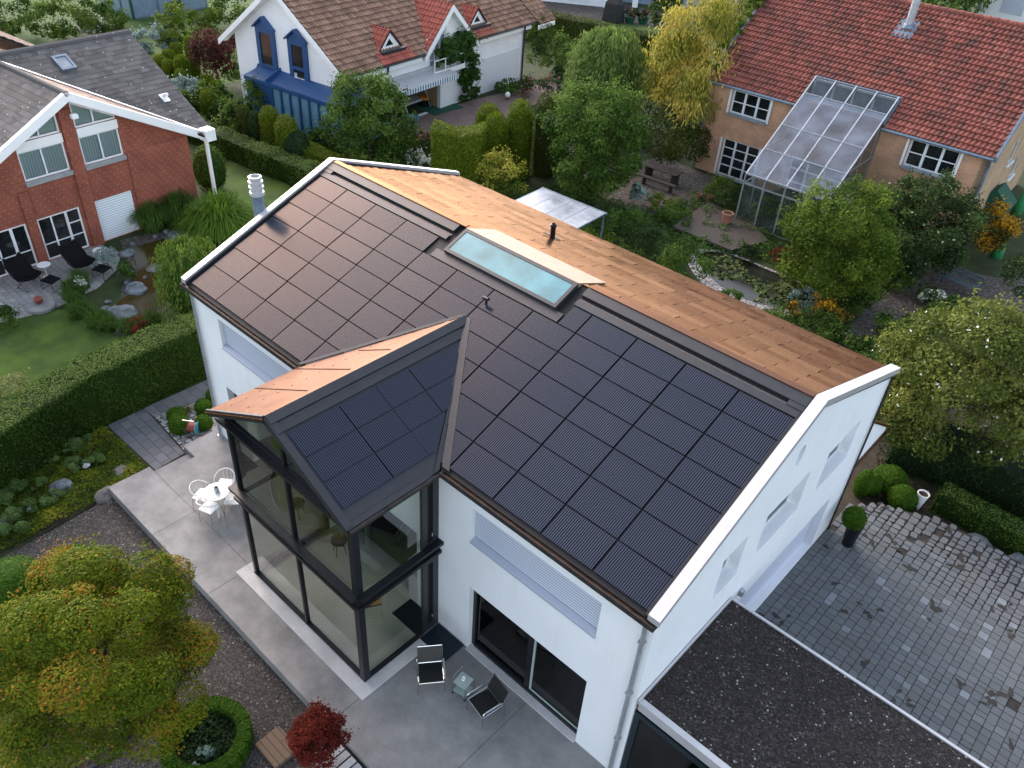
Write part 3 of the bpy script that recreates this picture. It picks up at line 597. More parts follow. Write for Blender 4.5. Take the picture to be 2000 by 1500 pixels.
def carpet(poly, n, s, z, seed=1, h=.1, lump=.06, asp=.7, holes=None):
    """low plants covering a bed"""
    rng = np.random.default_rng(seed); P = ccw(poly); xs = [p[0] for p in P]; ys = [p[1] for p in P]
    X = rng.uniform(min(xs), max(xs), n*3); Y = rng.uniform(min(ys), max(ys), n*3); ins = np.zeros(len(X), bool); j = len(P)-1
    for i in range(len(P)):
        xi, yi, xj, yj = P[i][0], P[i][1], P[j][0], P[j][1]
        ins ^= ((yi > Y) != (yj > Y)) & (X < (xj-xi)*(Y-yi)/(yj-yi+1e-12)+xi); j = i
    X = X[ins][:n]; Y = Y[ins][:n]; n = len(X)
    f = np.sin(X*2.3+seed)*np.cos(Y*2.9+seed)+.6*np.sin(X*6.1+Y*3.3)+.4*np.cos(Y*7.7-X*2)
    Z = z+rng.uniform(0, 1, n)*h+np.maximum(0, f)*lump
    q = quads(np.stack([X,Y,Z], axis=1), rng.normal(0, .55, (n,3))+np.array([0,0,1.0]), s*rng.uniform(.6, 1.4, n), rng, asp)
    return [q], [np.clip(.42+f*.18+rng.normal(0, .17, n), .01, .99)]
def trunk(b, top, r, seed=1, limbs=6, reach=1.0, name='trunk', parent=None, z=None):
    rnd = random.Random(seed); mb = MB(); b = Vector(b); top = Vector(top)
    mid = b.lerp(top, .5)+Vector((rnd.uniform(-.1,.1), rnd.uniform(-.1,.1), 0)); mb.tube([b, mid, top], [r, r*.75, r*.5], 7)
    for i in range(limbs):
        a = i*2.4+rnd.random(); s = mid.lerp(top, rnd.uniform(.1, .9)); e = s+Vector((math.cos(a)*reach*rnd.uniform(.5,.9), math.sin(a)*reach*rnd.uniform(.5,.9), reach*rnd.uniform(.25,.7)))
        mb.tube([s, s.lerp(e, .5)+Vector((0,0,.05*reach)), e], [r*.45, r*.3, r*.1], 5)
    return mb.build(name, MT['bark'], parent, smooth=True)
def plant(name, label, cat, Q, v, pal, base, group=None):
    base = Vector(base); o = quad_mesh(name, Q, v, LF[pal], loc=base); return tag(o, label, cat, group)
def bush(box, label, pal, n=2500, s=.13, name='shrub', cat='shrub', lumps=24, seed=1, lift=.85, group=None, cmin=.4, **kw):
    c, r, rz = survey(*box, lift=lift, cmin=cmin); q, v = crown(c, r, rz, n, s, seed, lumps, **kw)
    return plant(name, label, cat, [q], [v], pal, (c.x, c.y, GZ), group)
def ball(box, label, pal, n=1800, s=.06, name='box_ball', cat='topiary', seed=1, lift=.9, group=None, z0=GZ, rough=.025, cmin=.6):
    c, r, rz = survey(*box, z0=z0, lift=lift, cmin=cmin); q, v = clipped(c, r, rz, n, s, seed, rough=rough)
    return plant(name, label, cat, q, v, pal, (c.x, c.y, z0), group)
def tree(box, label, pal, n=9000, s=.12, name='tree', cat='tree', lumps=40, seed=1, th=.8, tr=.1, group=None, lift=1.0, cmin=.6, kind='crown', **kw):
    """a tree whose crown starts th above the ground"""
    c, r, rz = survey(*box, z0=GZ+th, lift=lift, cmin=cmin)
    root = thing(name, label, cat, (c.x, c.y, GZ), 0, group)
    q, v = (crown(c, r, rz, n, s, seed, lumps, **kw) if kind == 'crown' else weeping(c, r, rz, n, s, seed, **kw))
    o = quad_mesh('crown', q, v, LF[pal], loc=(c.x, c.y, GZ)); o.parent = root; o.location = (0,0,0)
    trunk((0,0,0), (0,0,c.z-GZ+rz*.25), tr, seed, 7, r*.75, parent=root); return root
def column(bx, by, ty, wpx, label, pal='thuja', n=2600, s=.09, name='columnar_conifer', cat='conifer', seed=1, group=None, **kw):
    b = G(bx, by); h = height_at(b, ty); r = wpx/2*mpp(b+Vector((0,0,h*.5))); q, v = columnar(b, h, r, n, s, seed, **kw)
    return plant(name, label, cat, q, v, pal, b, group)
def stone(p, r, label, seed=1, mat='rock', name='boulder', rz=.6, group=None, sx=1.0, rot=0.0, sink=.25):
    rng = np.random.default_rng(seed); me = MB(); nu, nv = 14, 9; k = rng.normal(0, 1, (5,3)); ph = rng.uniform(0, 6, 5); pts = []; fs = []
    for j in range(nv+1):
        for i in range(nu):
            th = math.pi*j/nv; a = 2*math.pi*i/nu; d = np.array([math.sin(th)*math.cos(a), math.sin(th)*math.sin(a), math.cos(th)])
            f = 1+sum(.09*math.sin(2.2*float(k[q] @ d)+ph[q]) for q in range(5)); f = min(f, 1.12+.05*math.sin(i*3))
            pts.append((d[0]*r*f*sx, d[1]*r*f, max(-.2, d[2])*r*f*rz))
    for j in range(nv):
        for i in range(nu): fs.append((j*nu+i, (j+1)*nu+i, (j+1)*nu+(i+1)%nu, j*nu+(i+1)%nu))
    me.faces(pts, fs); o = me.build(name, MT[mat]); o.location = (p[0], p[1], p[2]-r*rz*sink+.05); o.rotation_euler = (0,0,rot); return tag(o, label, 'rock', group)
def sheet(name, pts, mat, z, kind='structure', th=0):
    """a flat piece of ground; with th it is a slab with edges"""
    mb = MB()
    P = ccw([(p[0], p[1]) for p in pts])
    if th: mb.wall(P, [], (0,0,z), (1,0,0), (0,1,0), (0,0,1), th)
    else:
        tri = tessellate_polygon([[Vector((p[0], p[1], 0)) for p in P]])
        for t in tri:
            q = [P[i] for i in t]; q = ccw(q); mb.poly([(p[0], p[1], z) for p in q])
    return tag(mb.build(name, MT[mat]), kind=kind)
def blob(c, rx, ry, n=28, seed=1, w=.12, rot=0):
    rnd = random.Random(seed); p1, p2 = rnd.uniform(0, 6), rnd.uniform(0, 6); out = []
    for i in range(n):
        a = 2*math.pi*i/n; f = 1+w*math.sin(2*a+p1)+w*.7*math.sin(3*a+p2); x, y = rx*f*math.cos(a), ry*f*math.sin(a)
        out.append((c[0]+x*math.cos(rot)-y*math.sin(rot), c[1]+x*math.sin(rot)+y*math.cos(rot)))
    return out
# ------------------------------------------------------------------ light: a half clouded evening sky, the low sun behind thin cloud
SUN_AZ = (-.93, .37); SUN_EL = rad(26)
w = bpy.data.worlds.new('World'); SC.world = w; w.use_nodes = True
nt = w.node_tree; bg = nt.nodes['Background']
sky = N(nt, 'ShaderNodeTexSky', sky_type='NISHITA', sun_disc=False)
sky.sun_elevation = SUN_EL; sky.sun_rotation = math.atan2(SUN_AZ[0], SUN_AZ[1])
sky.air_density = 1.0; sky.dust_density = 3.0; sky.ozone_density = 1.0; sky.altitude = 400
bw = N(nt, 'ShaderNodeRGBToBW'); lk(nt, sky.outputs['Color'], bw.inputs['Color'])
tcw = N(nt, 'ShaderNodeTexCoord'); nz = N(nt, 'ShaderNodeTexNoise', Scale=2.3, Detail=7, Roughness=.6); lk(nt, tcw.outputs['Generated'], nz.inputs['Vector'])
cr = ramp(nt, [(.36, (.25,.25,.25)), (.62, (.85,.85,.85))]); lk(nt, nz.outputs['Fac'], cr.inputs['Fac'])
ct = N(nt, 'ShaderNodeMix', data_type='RGBA', blend_type='MULTIPLY'); ct.inputs[0].default_value = 1; lk(nt, bw.outputs['Val'], ct.inputs[6]); ct.inputs[7].default_value = (1.15, 1.24, 1.37, 1)
mw = N(nt, 'ShaderNodeMix', data_type='RGBA'); lk(nt, cr.outputs['Color'], mw.inputs[0]); lk(nt, sky.outputs['Color'], mw.inputs[6]); lk(nt, ct.outputs[2], mw.inputs[7])
# a sunlit bank of cloud standing in the west
vm = N(nt, 'ShaderNodeVectorMath', operation='DOT_PRODUCT'); lk(nt, tcw.outputs['Generated'], vm.inputs[0]); vm.inputs[1].default_value = Vector((-.765, .02, .645)).normalized()
n5 = N(nt, 'ShaderNodeTexNoise', Scale=4.5, Detail=5); lk(nt, tcw.outputs['Generated'], n5.inputs['Vector'])
a5 = N(nt, 'ShaderNodeMath', operation='MULTIPLY_ADD'); lk(nt, n5.outputs['Fac'], a5.inputs[0]); a5.inputs[1].default_value = .22; lk(nt, vm.outputs['Value'], a5.inputs[2])
r5 = ramp(nt, [(.90, (0,0,0)), (.99, (1,1,1))]); s5 = N(nt, 'ShaderNodeMath', operation='MULTIPLY'); lk(nt, a5.outputs[0], s5.inputs[0]); s5.inputs[1].default_value = .87; lk(nt, s5.outputs[0], r5.inputs['Fac'])
wc = N(nt, 'ShaderNodeMix', data_type='RGBA', blend_type='MULTIPLY'); wc.inputs[0].default_value = 1; lk(nt, bw.outputs['Val'], wc.inputs[6]); wc.inputs[7].default_value = (1.7, 1.02, .74, 1)
m6 = N(nt, 'ShaderNodeMix', data_type='RGBA'); lk(nt, r5.outputs['Color'], m6.inputs[0]); lk(nt, mw.outputs[2], m6.inputs[6]); lk(nt, wc.outputs[2], m6.inputs[7])
lk(nt, m6.outputs[2], bg.inputs['Color']); bg.inputs['Strength'].default_value = .15
sd = bpy.data.lights.new('sun', 'SUN'); sd.energy = .5; sd.angle = rad(65); sd.color = (1, .84, .68)
so = bpy.data.objects.new('sun', sd); COL.objects.link(so)
dv = Vector((SUN_AZ[0], SUN_AZ[1], 0)).normalized()*math.cos(SUN_EL)+Vector((0,0,math.sin(SUN_EL)))
so.rotation_euler = dv.to_track_quat('Z', 'Y').to_euler(); so.location = (0, 0, 40)
SC.view_settings.view_transform = 'Standard'; SC.view_settings.look = 'None'; SC.view_settings.exposure = 2.0
SC.cycles.max_bounces = 8; SC.cycles.transparent_max_bounces = 14; SC.cycles.diffuse_bounces = 4; SC.cycles.glossy_bounces = 3
SC.cycles.caustics_reflective = False; SC.cycles.caustics_refractive = False
SC.cycles.use_denoising = True
# ------------------------------------------------------------------ the solar house
L_ = 15.46; EAVE = 5.4; RY, RZ = 5.03, 7.48; BY, BZ = 10.05, 5.76
MS = (RZ-EAVE)/RY; MB_ = (RZ-BZ)/(BY-RY)
house = thing('solar_house', 'white rendered house with black solar panel roof and a glazed gabled bay', 'house')
def part(name, mb, mat, parent=None, **kw): return mb.build(name, mat, parent or house, **kw)
X0, X1 = .1, 15.46
# front wall with its openings
mb = MB()
mb.wall([(X0+.005,GZ),(X1-.005,GZ),(X1-.005,5.22),(X0+.005,5.22)], [rect(1.35,3.85,5.15,4.78), rect(1.1,.35,4.4,2.36), rect(5.62,.0,9.2,2.62), rect(10.95,3.74,14.33,4.74), rect(10.97,.04,14.33,2.26)],
        (0,.09,0), (1,0,0), (0,0,1), (0,-1,0), .28)
part('front_wall', mb, MT['white'])
# right gable wall
mb = MB(); ell = [(4.95+.17*math.cos(t*math.pi/9), 6.13+.27*math.sin(t*math.pi/9)) for t in range(18)]
zt = lambda y: (EAVE+MS*y if y <= RY else RZ-MB_*(y-RY))-.06
GY1 = 10.1
mb.wall([(.094,GZ),(9.05,GZ),(9.05,.1),(GY1-.004,.1),(GY1-.004,zt(GY1)),(RY,zt(RY)),(.094,zt(.09))],
        [rect(2.45,3.84,3.38,4.95), rect(4.2,3.8,6.12,4.95), rect(7.12,3.72,8.82,4.88), rect(3.85,.27,8.95,2.15), ell], (X1,0,0), (0,1,0), (0,0,1), (1,0,0), .3)
part('gable_wall', mb, MT['white'])
mb = MB(); mb.wall([(.094,GZ),(GY1-.004,GZ),(GY1-.004,zt(GY1)),(RY,zt(RY)),(.094,zt(.09))], [], (X0,0,0), (0,1,0), (0,0,1), (-1,0,0), .3); part('gable_wall', mb, MT['white'])
mb = MB(); mb.wall([(X0+.3,GZ),(X1-.3,GZ),(X1-.3,5.5),(X0+.3,5.5)], [], (0,GY1,0), (1,0,0), (0,0,1), (0,1,0), .3); part('rear_wall', mb, MT['white'])
# interior: floors, an inner wall, the ceiling
mb = MB(); mb.box(X0+.3, .375, -.1, X1-.3, 9.8, -.005); part('ground_floor', mb, MT['carpet'])
mb = MB(); mb.box(X0+.3, .375, 2.68, X1-.3, 9.8, 2.95); part('upper_floor', mb, MT['white_in'])
mb = MB(); mb.box(X0+.3, 5.2, 0, X1-.3, 5.3, 2.68); mb.box(9.9, .375, 0, 10.0, 5.2, 2.68); mb.box(4.9, .375, 0, 5.0, 5.2, 2.68); part('inner_wall', mb, MT['white_in'])
# windows of the front
def window(name, x0, x1, z0, z1, y, blind, sill_y, sill_h=.2, bmat='blind'):
    f = MB(); e = .07
    for a in ((x0, z0, x1, z0+e), (x0, z1-e, x1, z1), (x0, z0+e, x0+e, z1-e), (x1-e, z0+e, x1, z1-e)): f.box(a[0], y, a[1], a[2], y+.06, a[3])
    w_ = part(name, f, MT['zinc'])
    if blind: b = MB(); b.box(x0+.02, y-.07, z0+.10, x1-.02, y-.03, z1-.01); part('blind', b, MT[bmat], w_)
    g = MB(); g.box(x0+e, y+.02, z0+e, x1-e, y+.03, z1-e); part('pane', g, MT['glass_dark'], w_)
    s = MB(); s.hexa([(x0-.0,sill_y,z0-.02),(x1,sill_y,z0-.02),(x1,y-.005,z0-.02),(x0,y-.005,z0-.02)], [(x0,sill_y,z0+.02),(x1,sill_y,z0+.02),(x1,y-.005,z0+.09),(x0,y-.005,z0+.09)]); part('sill', s, MT['sill'], w_)
    return w_
window('window', 10.95, 14.33, 3.74, 4.74, .27, True, .05)
window('window', 1.35, 5.15, 3.85, 4.78, .27, True, .05)
window('window', 1.1, 4.4, .35, 2.36, .25, False, .06)
# sliding terrace door
f = MB(); x0, x1, z0, z1, y = 10.97, 14.33, .04, 2.26, .27
f.box(x0, y-.04, z0, x0+.09, y+.08, z1); f.box(x1-.06, y-.04, z0, x1, y+.08, z1); f.box(x0+.09, y-.04, z1-.06, x1-.06, y+.08, z1); f.box(x0+.09, y-.06, z0, x1-.06, y+.08, z0+.10); f.box(12.66, y-.04, z0+.1, 12.78, y+.06, z1-.06)
door = part('sliding_door', f, MT['black'])
g = MB(); g.box(x0+.09, y+.02, z0+.1, 12.66, y+.03, z1-.06); part('pane', g, MT['glass_dark'], door)
g = MB(); g.box(12.78, y+.0, z0+.1, x1-.06, y+.01, z1-.06); part('pane', g, MT['glass_dark'], door)
g = MB(); g.box(12.80, y-.02, z0+.10, 12.86, y-.005, z1-.06); g.box(12.86, y-.02, z0+.10, x1-.06, y-.005, z0+.15); part('seal', g, MT['frost'], door)
s = MB(); s.box(x0, .02, .004, x1, y-.065, .045); part('door_sill', s, MT['plinth'])
# recessed windows of the gable
for (a, b, c, d) in ((2.45,3.84,3.38,4.95), (4.2,3.8,6.12,4.95), (7.12,3.72,8.82,4.88)):
    f = MB(); x = X1-.24
    for q in (rect(a,b,c,b+.07), rect(a,d-.07,c,d), rect(a,b+.07,a+.07,d-.07), rect(c-.07,b+.07,c,d-.07)): f.box(x-.05, q[0][0], q[0][1], x, q[2][0], q[2][1])
    w_ = part('window', f, MT['whitewood'])
    g = MB(); g.box(x-.04, a+.07, b+.07, x-.03, c-.07, d-.07); part('pane', g, MT['glass_dark'], w_)
    g = MB(); g.box(x+.012, a+.02, b+.42, x+.03, c-.02, d-.01); part('blind', g, MT['blind_white'], w_)
    s = MB(); s.box(x+.004, a, b-.02, X1+.03, c, b+.015); part('sill', s, MT['white'], w_)
g = MB(); g.wall([(4.95+.165*math.cos(t*math.pi/9), 6.13+.265*math.sin(t*math.pi/9)) for t in range(18)], [], (X1-.14,0,0), (0,1,0), (0,0,1), (1,0,0), .02); part('oval_window', g, MT['frost'])
# garage door, edge pier, little wall lamp
g = MB(); g.box(X1-.28, 3.85, .2, X1-.22, 8.95, 2.15); part('garage_door', g, MT['gar_door'])
g = MB(); g.box(X1-.02, 9.06, GZ, X1+.14, 10.1, .095); g.box(X1-.3, 9.055, GZ, X1-.03, 10.1, .095); part('pier_base', g, MT['white'])
g = MB(); g.box(X1+.002, 3.99, 2.55, X1+.10, 4.12, 2.72); part('wall_lamp', g, MT['zinc'], bevel=.01)

# ---- front roof slope: laminated solar field
FR = frame((0,0,EAVE), (1,0,0), (0,1,MS)); SL = math.hypot(RY, RZ-EAVE)
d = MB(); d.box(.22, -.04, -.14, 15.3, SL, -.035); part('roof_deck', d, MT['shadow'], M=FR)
PX = [.27+1.25*k for k in range(13)]; PSV = [.06,.82,1.575,2.335,2.97,3.60,4.22,4.83]
VA = lambda x: None
rndp = random.Random(5)
# the bay roof meets this slope along two valleys, in (x, s): from the eave to the point where its ridge runs out
BXL, BXR, BXM, BZE, BZR, BYF = 5.3, 10.14, 7.72, 5.36, 6.63, -2.42
ys = (BZR-EAVE)/MS; sv = ys*math.hypot(1, MS)
def hidden(x0, s0, x1, s1):
    def inside(x, s):
        if s > sv: return False
        t = s/sv; return BXL+(BXM-BXL)*t+.05 < x < BXR-(BXR-BXM)*t-.05
    return all(inside(x, s) for x in (x0, x1) for s in (s0, s1))
def panel(poly, M, parent, tilt=(0,0), th=.022):
    cx = sum(p[0] for p in poly)/len(poly); cy = sum(p[1] for p in poly)/len(poly); q = MB()
    P = [(p[0]-cx, p[1]-cy) for p in ccw(poly)]; q.hexa([(p[0], p[1], -th) for p in P], [(p[0], p[1], 0) for p in P])
    T = Matrix.Translation((cx, cy, .012)) @ Matrix.Rotation(tilt[0], 4, 'X') @ Matrix.Rotation(tilt[1], 4, 'Y')
    return q.build('solar_panel', MT['pv'], parent, M=M @ T)
gp = .011
for j in range(7):
    for k in range(12):
        a, b, s0, s1 = PX[k]+gp*1.7, PX[k+1]-gp*1.7, PSV[j]+gp, PSV[j+1]-gp
        if hidden(a, s0, b, s1): continue
        if j == 6:
            if 5.55 < (a+b)/2 < 9.6: continue
            if a < 5.55 < b: b = 5.5
            if a < 9.75 < b: a = 9.76
            if b-a < .1: continue
        panel(rect(a, s0, b, s1), FR, house, (rad(-1.0+rndp.uniform(-.35, .35)), rad(rndp.uniform(-.4, .4))))
# ridge flashing with its ventilation slot
d = MB(); W0 = 4.845
for (a, b) in ((.24, 5.5), (9.72, 15.3)):
    d.box(a, W0, -.03, b, 5.02, .03)
    d.box(a, 5.15, -.03, b, SL-.02, .055)
d.box(.24, 5.02, -.03, .55, 5.15, .045); d.box(14.95, 5.02, -.03, 15.3, 5.15, .045)
d.box(5.52, 4.24, -.03, 9.70, 4.50, .018)
part('ridge_flashing', d, MT['dark'], M=FR)
d = MB()
for (a, b) in ((.56, 5.5), (9.72, 14.94)): d.box(a, 5.025, -.034, b, 5.085, -.012)
part('vent_grille', d, MT['grille'], M=FR)
# valley flashings beside the bay roof
d = MB()
for (xa, s_) in ((BXL, 1), (BXR, -1)):
    wv = .21 if s_ < 0 else .10
    p = [(xa, .0), (BXM, sv), (BXM-s_*wv*.9, sv+.02), (xa-s_*wv, .0)]
    d.hexa([(q[0], q[1], -.02) for q in p], [(q[0], q[1], .024) for q in p])
part('valley_flashing', d, MT['dark'], M=FR)
# skylight on the ridge, its copper back
sk = MB(); a, b, s0, s1 = 5.78, 9.46, 4.50, 5.36
for q in (rect(a,s0,b,s0+.09), rect(a,s1-.09,b,s1), rect(a,s0+.09,a+.09,s1-.09), rect(b-.09,s0+.09,b,s1-.09)): sk.box(q[0][0], q[0][1], -.02, q[2][0], q[2][1], .10)
sko = part('skylight', sk, MT['dark'], M=FR)
g = MB(); g.box(a+.09, s0+.09, .04, b-.09, s1-.09, .085); go = g.build('pane', MT['skylight']); go.parent = sko
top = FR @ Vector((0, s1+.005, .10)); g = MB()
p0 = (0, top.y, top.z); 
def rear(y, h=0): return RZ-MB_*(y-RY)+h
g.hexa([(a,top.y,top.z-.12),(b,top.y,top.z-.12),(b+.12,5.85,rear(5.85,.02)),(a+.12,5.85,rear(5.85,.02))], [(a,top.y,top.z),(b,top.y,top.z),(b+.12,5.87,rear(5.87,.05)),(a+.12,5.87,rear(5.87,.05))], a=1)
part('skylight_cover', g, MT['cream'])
# snow hook by the bay ridge
g = MB(); g.tube([(7.95,3.45,0.04),(7.95,3.45,.2)], .03, 8); g.tube([(7.85,3.45,.2),(8.02,3.45,.22)], .045, 8); go = part('roof_hook', g, MT['black'], M=Matrix.Translation((0,0,EAVE+MS*3.45-.0)))
# ---- rear roof: lapped copper sheets
RR = frame((15.54, RY, RZ-.02), (-1,0,0), (0,-1,MB_)); RL = math.hypot(BY-RY, RZ-BZ)
d = MB(); d.box(.22, -RL, -.14, 15.3, 0, -.03); part('rear_roof_deck', d, MT['dark'], M=RR)
d = MB(); tiles(d, rect(.24, -RL, 15.3, .0), 1.25, .345, lift=.024, seed=3, stagger=.5, jit=.30, gap=.008, tone=lambda u, v, a: .38+.24*a); part('copper_roof', d, MT['copper'], M=RR)
for (a_, b2) in ((.24, 5.7), (9.75, 15.3)): d = MB(); d.bar((a_, RY+.02, RZ+.045), (b2, RY+.02, RZ+.045), .16, .03); part('ridge_cap', d, MT['copper'])
g = MB(); g.lathe([(.075,-.1),(.075,.34),(.09,.34),(.09,.40),(.05,.43),(.05,.36)], (6.35, 7.75, rear(7.75)), 14); g.bar((6.05,7.72,rear(7.75)+.06),(6.6,7.78,rear(7.75)+.02), .04, .02); part('vent_pipe', g, MT['black'])
# verge caps of both gables
def verge(name, xa, xb, mat):
    g = MB(); h = .10
    g.hexa([(xa,-.06,EAVE-.03),(xb,-.06,EAVE-.03),(xb,RY,RZ-.06),(xa,RY,RZ-.06)], [(xa,-.06,EAVE-.03+h*1.4),(xb,-.06,EAVE-.03+h*1.4),(xb,RY,RZ+h),(xa,RY,RZ+h)])
    g.hexa([(xa,RY,RZ-.06),(xb,RY,RZ-.06),(xb,BY+.1,BZ-.1),(xa,BY+.1,BZ-.1)], [(xa,RY,RZ+h),(xb,RY,RZ+h),(xb,BY+.12,BZ+h-.04),(xa,BY+.12,BZ+h-.04)])
    return part(name, g, mat)
verge('verge_cap', .0, .2, MT['pale_metal']); verge('verge_cap', 15.33, 15.57, MT['pale_metal'])
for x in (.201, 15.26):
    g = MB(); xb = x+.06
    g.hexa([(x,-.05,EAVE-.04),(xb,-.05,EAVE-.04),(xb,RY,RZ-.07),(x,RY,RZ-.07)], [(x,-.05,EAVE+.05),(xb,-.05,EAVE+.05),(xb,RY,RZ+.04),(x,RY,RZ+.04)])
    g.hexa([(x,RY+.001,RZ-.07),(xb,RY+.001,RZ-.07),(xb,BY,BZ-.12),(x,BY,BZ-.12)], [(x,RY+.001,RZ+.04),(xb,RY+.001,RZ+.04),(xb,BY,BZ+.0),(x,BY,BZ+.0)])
    part('verge_shadow_strip', g, MT['shadow'])  # black strip that paints the shadow gap inside the verge cap
g = MB(); g.hexa([(15.461,-.02,EAVE-.12),(15.53,-.02,EAVE-.12),(15.53,RY,RZ-.13),(15.461,RY,RZ-.13)], [(15.461,-.02,EAVE-.035),(15.53,-.02,EAVE-.035),(15.53,RY,RZ-.065),(15.461,RY,RZ-.065)])
g.hexa([(15.461,RY+.001,RZ-.13),(15.53,RY+.001,RZ-.13),(15.53,BY,BZ-.17),(15.461,BY,BZ-.17)], [(15.461,RY+.001,RZ-.065),(15.53,RY+.001,RZ-.065),(15.53,BY,BZ-.11),(15.461,BY,BZ-.11)]); part('verge_trim', g, MT['navy'])
# eaves gutters and downpipes
def gutter(xa, xb, y0=-.14, y1=.07, z=5.25, h=.12):
    g = MB(); g.box(xa, y0, z, xb, y0+.025, z+h); g.box(xa, y0+.025, z, xb, y1, z+.02); g.box(xa, y1-.02, z+.02, xb, y1, z+h-.01); g.box(xa, y0+.025, z+.02, xa+.02, y1-.02, z+h-.02); g.box(xb-.02, y0+.025, z+.02, xb, y1-.02, z+h-.02)
    go = part('gutter', g, MT['eaves_metal']); q = MB(); q.box(xa+.02, y0+.027, z+.021, xb-.02, y1-.022, z+.05); q.build('gutter_lining', MT['gutter_in'], go)
gutter(.02, 5.25); gutter(10.2, 15.52)
g = MB(); g.tube([(15.28,-.04,5.25),(15.30,.02,5.05),(15.30,.03,4.9),(15.30,.03,.05)], .045, 10)
for z in (4.6, 3.0, 1.4): g.box(15.24, -.03, z, 15.36, .085, z+.04)
part('downpipe', g, MT['zinc'])
g = MB(); g.tube([(.28,-.02,5.25),(.24,.02,5.0),(.24,.02,-.3)], .045, 8); g.box(.12,-.03,-.3,.36,.085,.02); part('downpipe', g, MT['zinc'])
g = MB(); g.tube([(15.52,10.0,5.55),(15.50,10.0,.1)], .025, 8); part('downpipe', g, MT['eaves_metal'])
# flue beside the far gable
g = MB(); fx, fy = -.2, 2.66; g.lathe([(.16,GZ),(.16,7.02)], (fx,fy,0), 18); fo = part('flue', g, MT['bluezinc'], smooth=False)
g = MB(); g.lathe([(.165,7.02),(.205,7.03),(.205,7.12),(.165,7.14),(.165,7.20),(.205,7.22),(.205,7.28),(.165,7.30),(.165,7.35),(.205,7.37),(.205,7.43),(.155,7.45),(.155,7.49),(.185,7.51),(.185,7.56),(.13,7.58),(.13,7.50)], (fx,fy,0), 22); g.build('flue_cowl', MT['pale_metal'], fo)
# porch roof on the rear wall
g = MB(); g.prism([(15.47,10.11,2.62),(15.47,12.1,2.62),(15.47,12.1,2.74),(15.47,10.11,4.05)], (-3.2,0,0)); po = part('porch_canopy', g, MT['white'])
g = MB(); g.hexa([(12.2,10.11,4.06),(15.53,10.11,4.06),(15.53,12.18,2.74),(12.2,12.18,2.74)], [(12.2,10.11,4.11),(15.53,10.11,4.11),(15.53,12.18,2.79),(12.2,12.18,2.79)]); g.box(15.475,10.12,2.55,15.53,12.18,2.615); g.build('copper_edge', MT['copper'], po)

# ---- glazed bay
BX0, BX1, BY0 = 5.52, 9.97, -2.22
t = .10; fr = MB()
def post(x, y, z0=.0, z1=5.28, w=.1, d_=.1): fr.box(x-w/2, y-d_/2, z0, x+w/2, y+d_/2, z1)
post(BX0+.05, BY0+.05); post(BX1-.06, BY0+.06, w=.16, d_=.16); post(BX0+.05, .03, d_=.11); post(7.74, BY0+.05, w=.07)
for z in (.03, 2.86, 5.18):
    fr.box(BX0+.1, BY0+.01, z-.03, 7.705, BY0+.09, z+.05); fr.box(7.775, BY0+.01, z-.03, BX1-.14, BY0+.09, z+.05)
    fr.box(BX0+.01, BY0+.1, z-.03, BX0+.09, -.025, z+.05); fr.box(BX1-.09, BY0+.14, z-.03, BX1-.01, -.40, z+.05)
# projecting double rails at the storey and the eaves
for (z, ex) in ((2.66,.10), (2.98,.16), (5.10,.14)):
    fr.box(BX0-ex, BY0-ex, z, BX1+.02, BY0+.005, z+.085); fr.box(BX1-.005, BY0-.0, z, BX1+ex, .08, z+.085); fr.box(BX0-ex, BY0+.006, z, BX0+.005, .08, z+.085)
# gable glazing bars
gz = lambda x: BZE-.02+(BZR-BZE)*(1-abs(x-BXM)/(BXM-BXL))-.1
fr.bar((BX0+.05,BY0+.05,gz(BX0)), (BXM,BY0+.05,gz(BXM)), .08, .10, up=(0,1,0)); fr.bar((BXM,BY0+.05,gz(BXM)), (BX1-.05,BY0+.05,gz(BX1)), .08, .10, up=(0,1,0)); fr.box(7.70, BY0+.012, 5.24, 7.78, BY0+.088, gz(BXM)-.05)
bay = part('glazed_bay', fr, MT['black'])
def pane(p, name='pane', mat='glass'):
    q = MB(); q.poly(p); return q.build(name, MT[mat], bay)
y = BY0+.05
for (z0, z1) in ((.08,2.83), (2.91,5.15)):
    for (xa, xb) in ((BX0+.1,7.705), (7.775,BX1-.14)): pane([(xa,y,z0),(xb,y,z0),(xb,y,z1),(xa,y,z1)])
    pane([(BX1-.05,BY0+.14,z0),(BX1-.05,-.40,z0),(BX1-.05,-.40,z1),(BX1-.05,BY0+.14,z1)]); pane([(BX0+.05,-.02,z0),(BX0+.05,BY0+.1,z0),(BX0+.05,BY0+.1,z1),(BX0+.05,-.02,z1)])
pane([(BX0+.12,y,5.24),(7.70,y,5.24),(7.70,y,gz(BXM)-.06),(BX0+.12,y,gz(BX0)+.0)]); pane([(7.78,y,5.24),(BX1-.14,y,5.24),(BX1-.14,y,gz(BX1)+.0),(7.78,y,gz(BXM)-.06)])
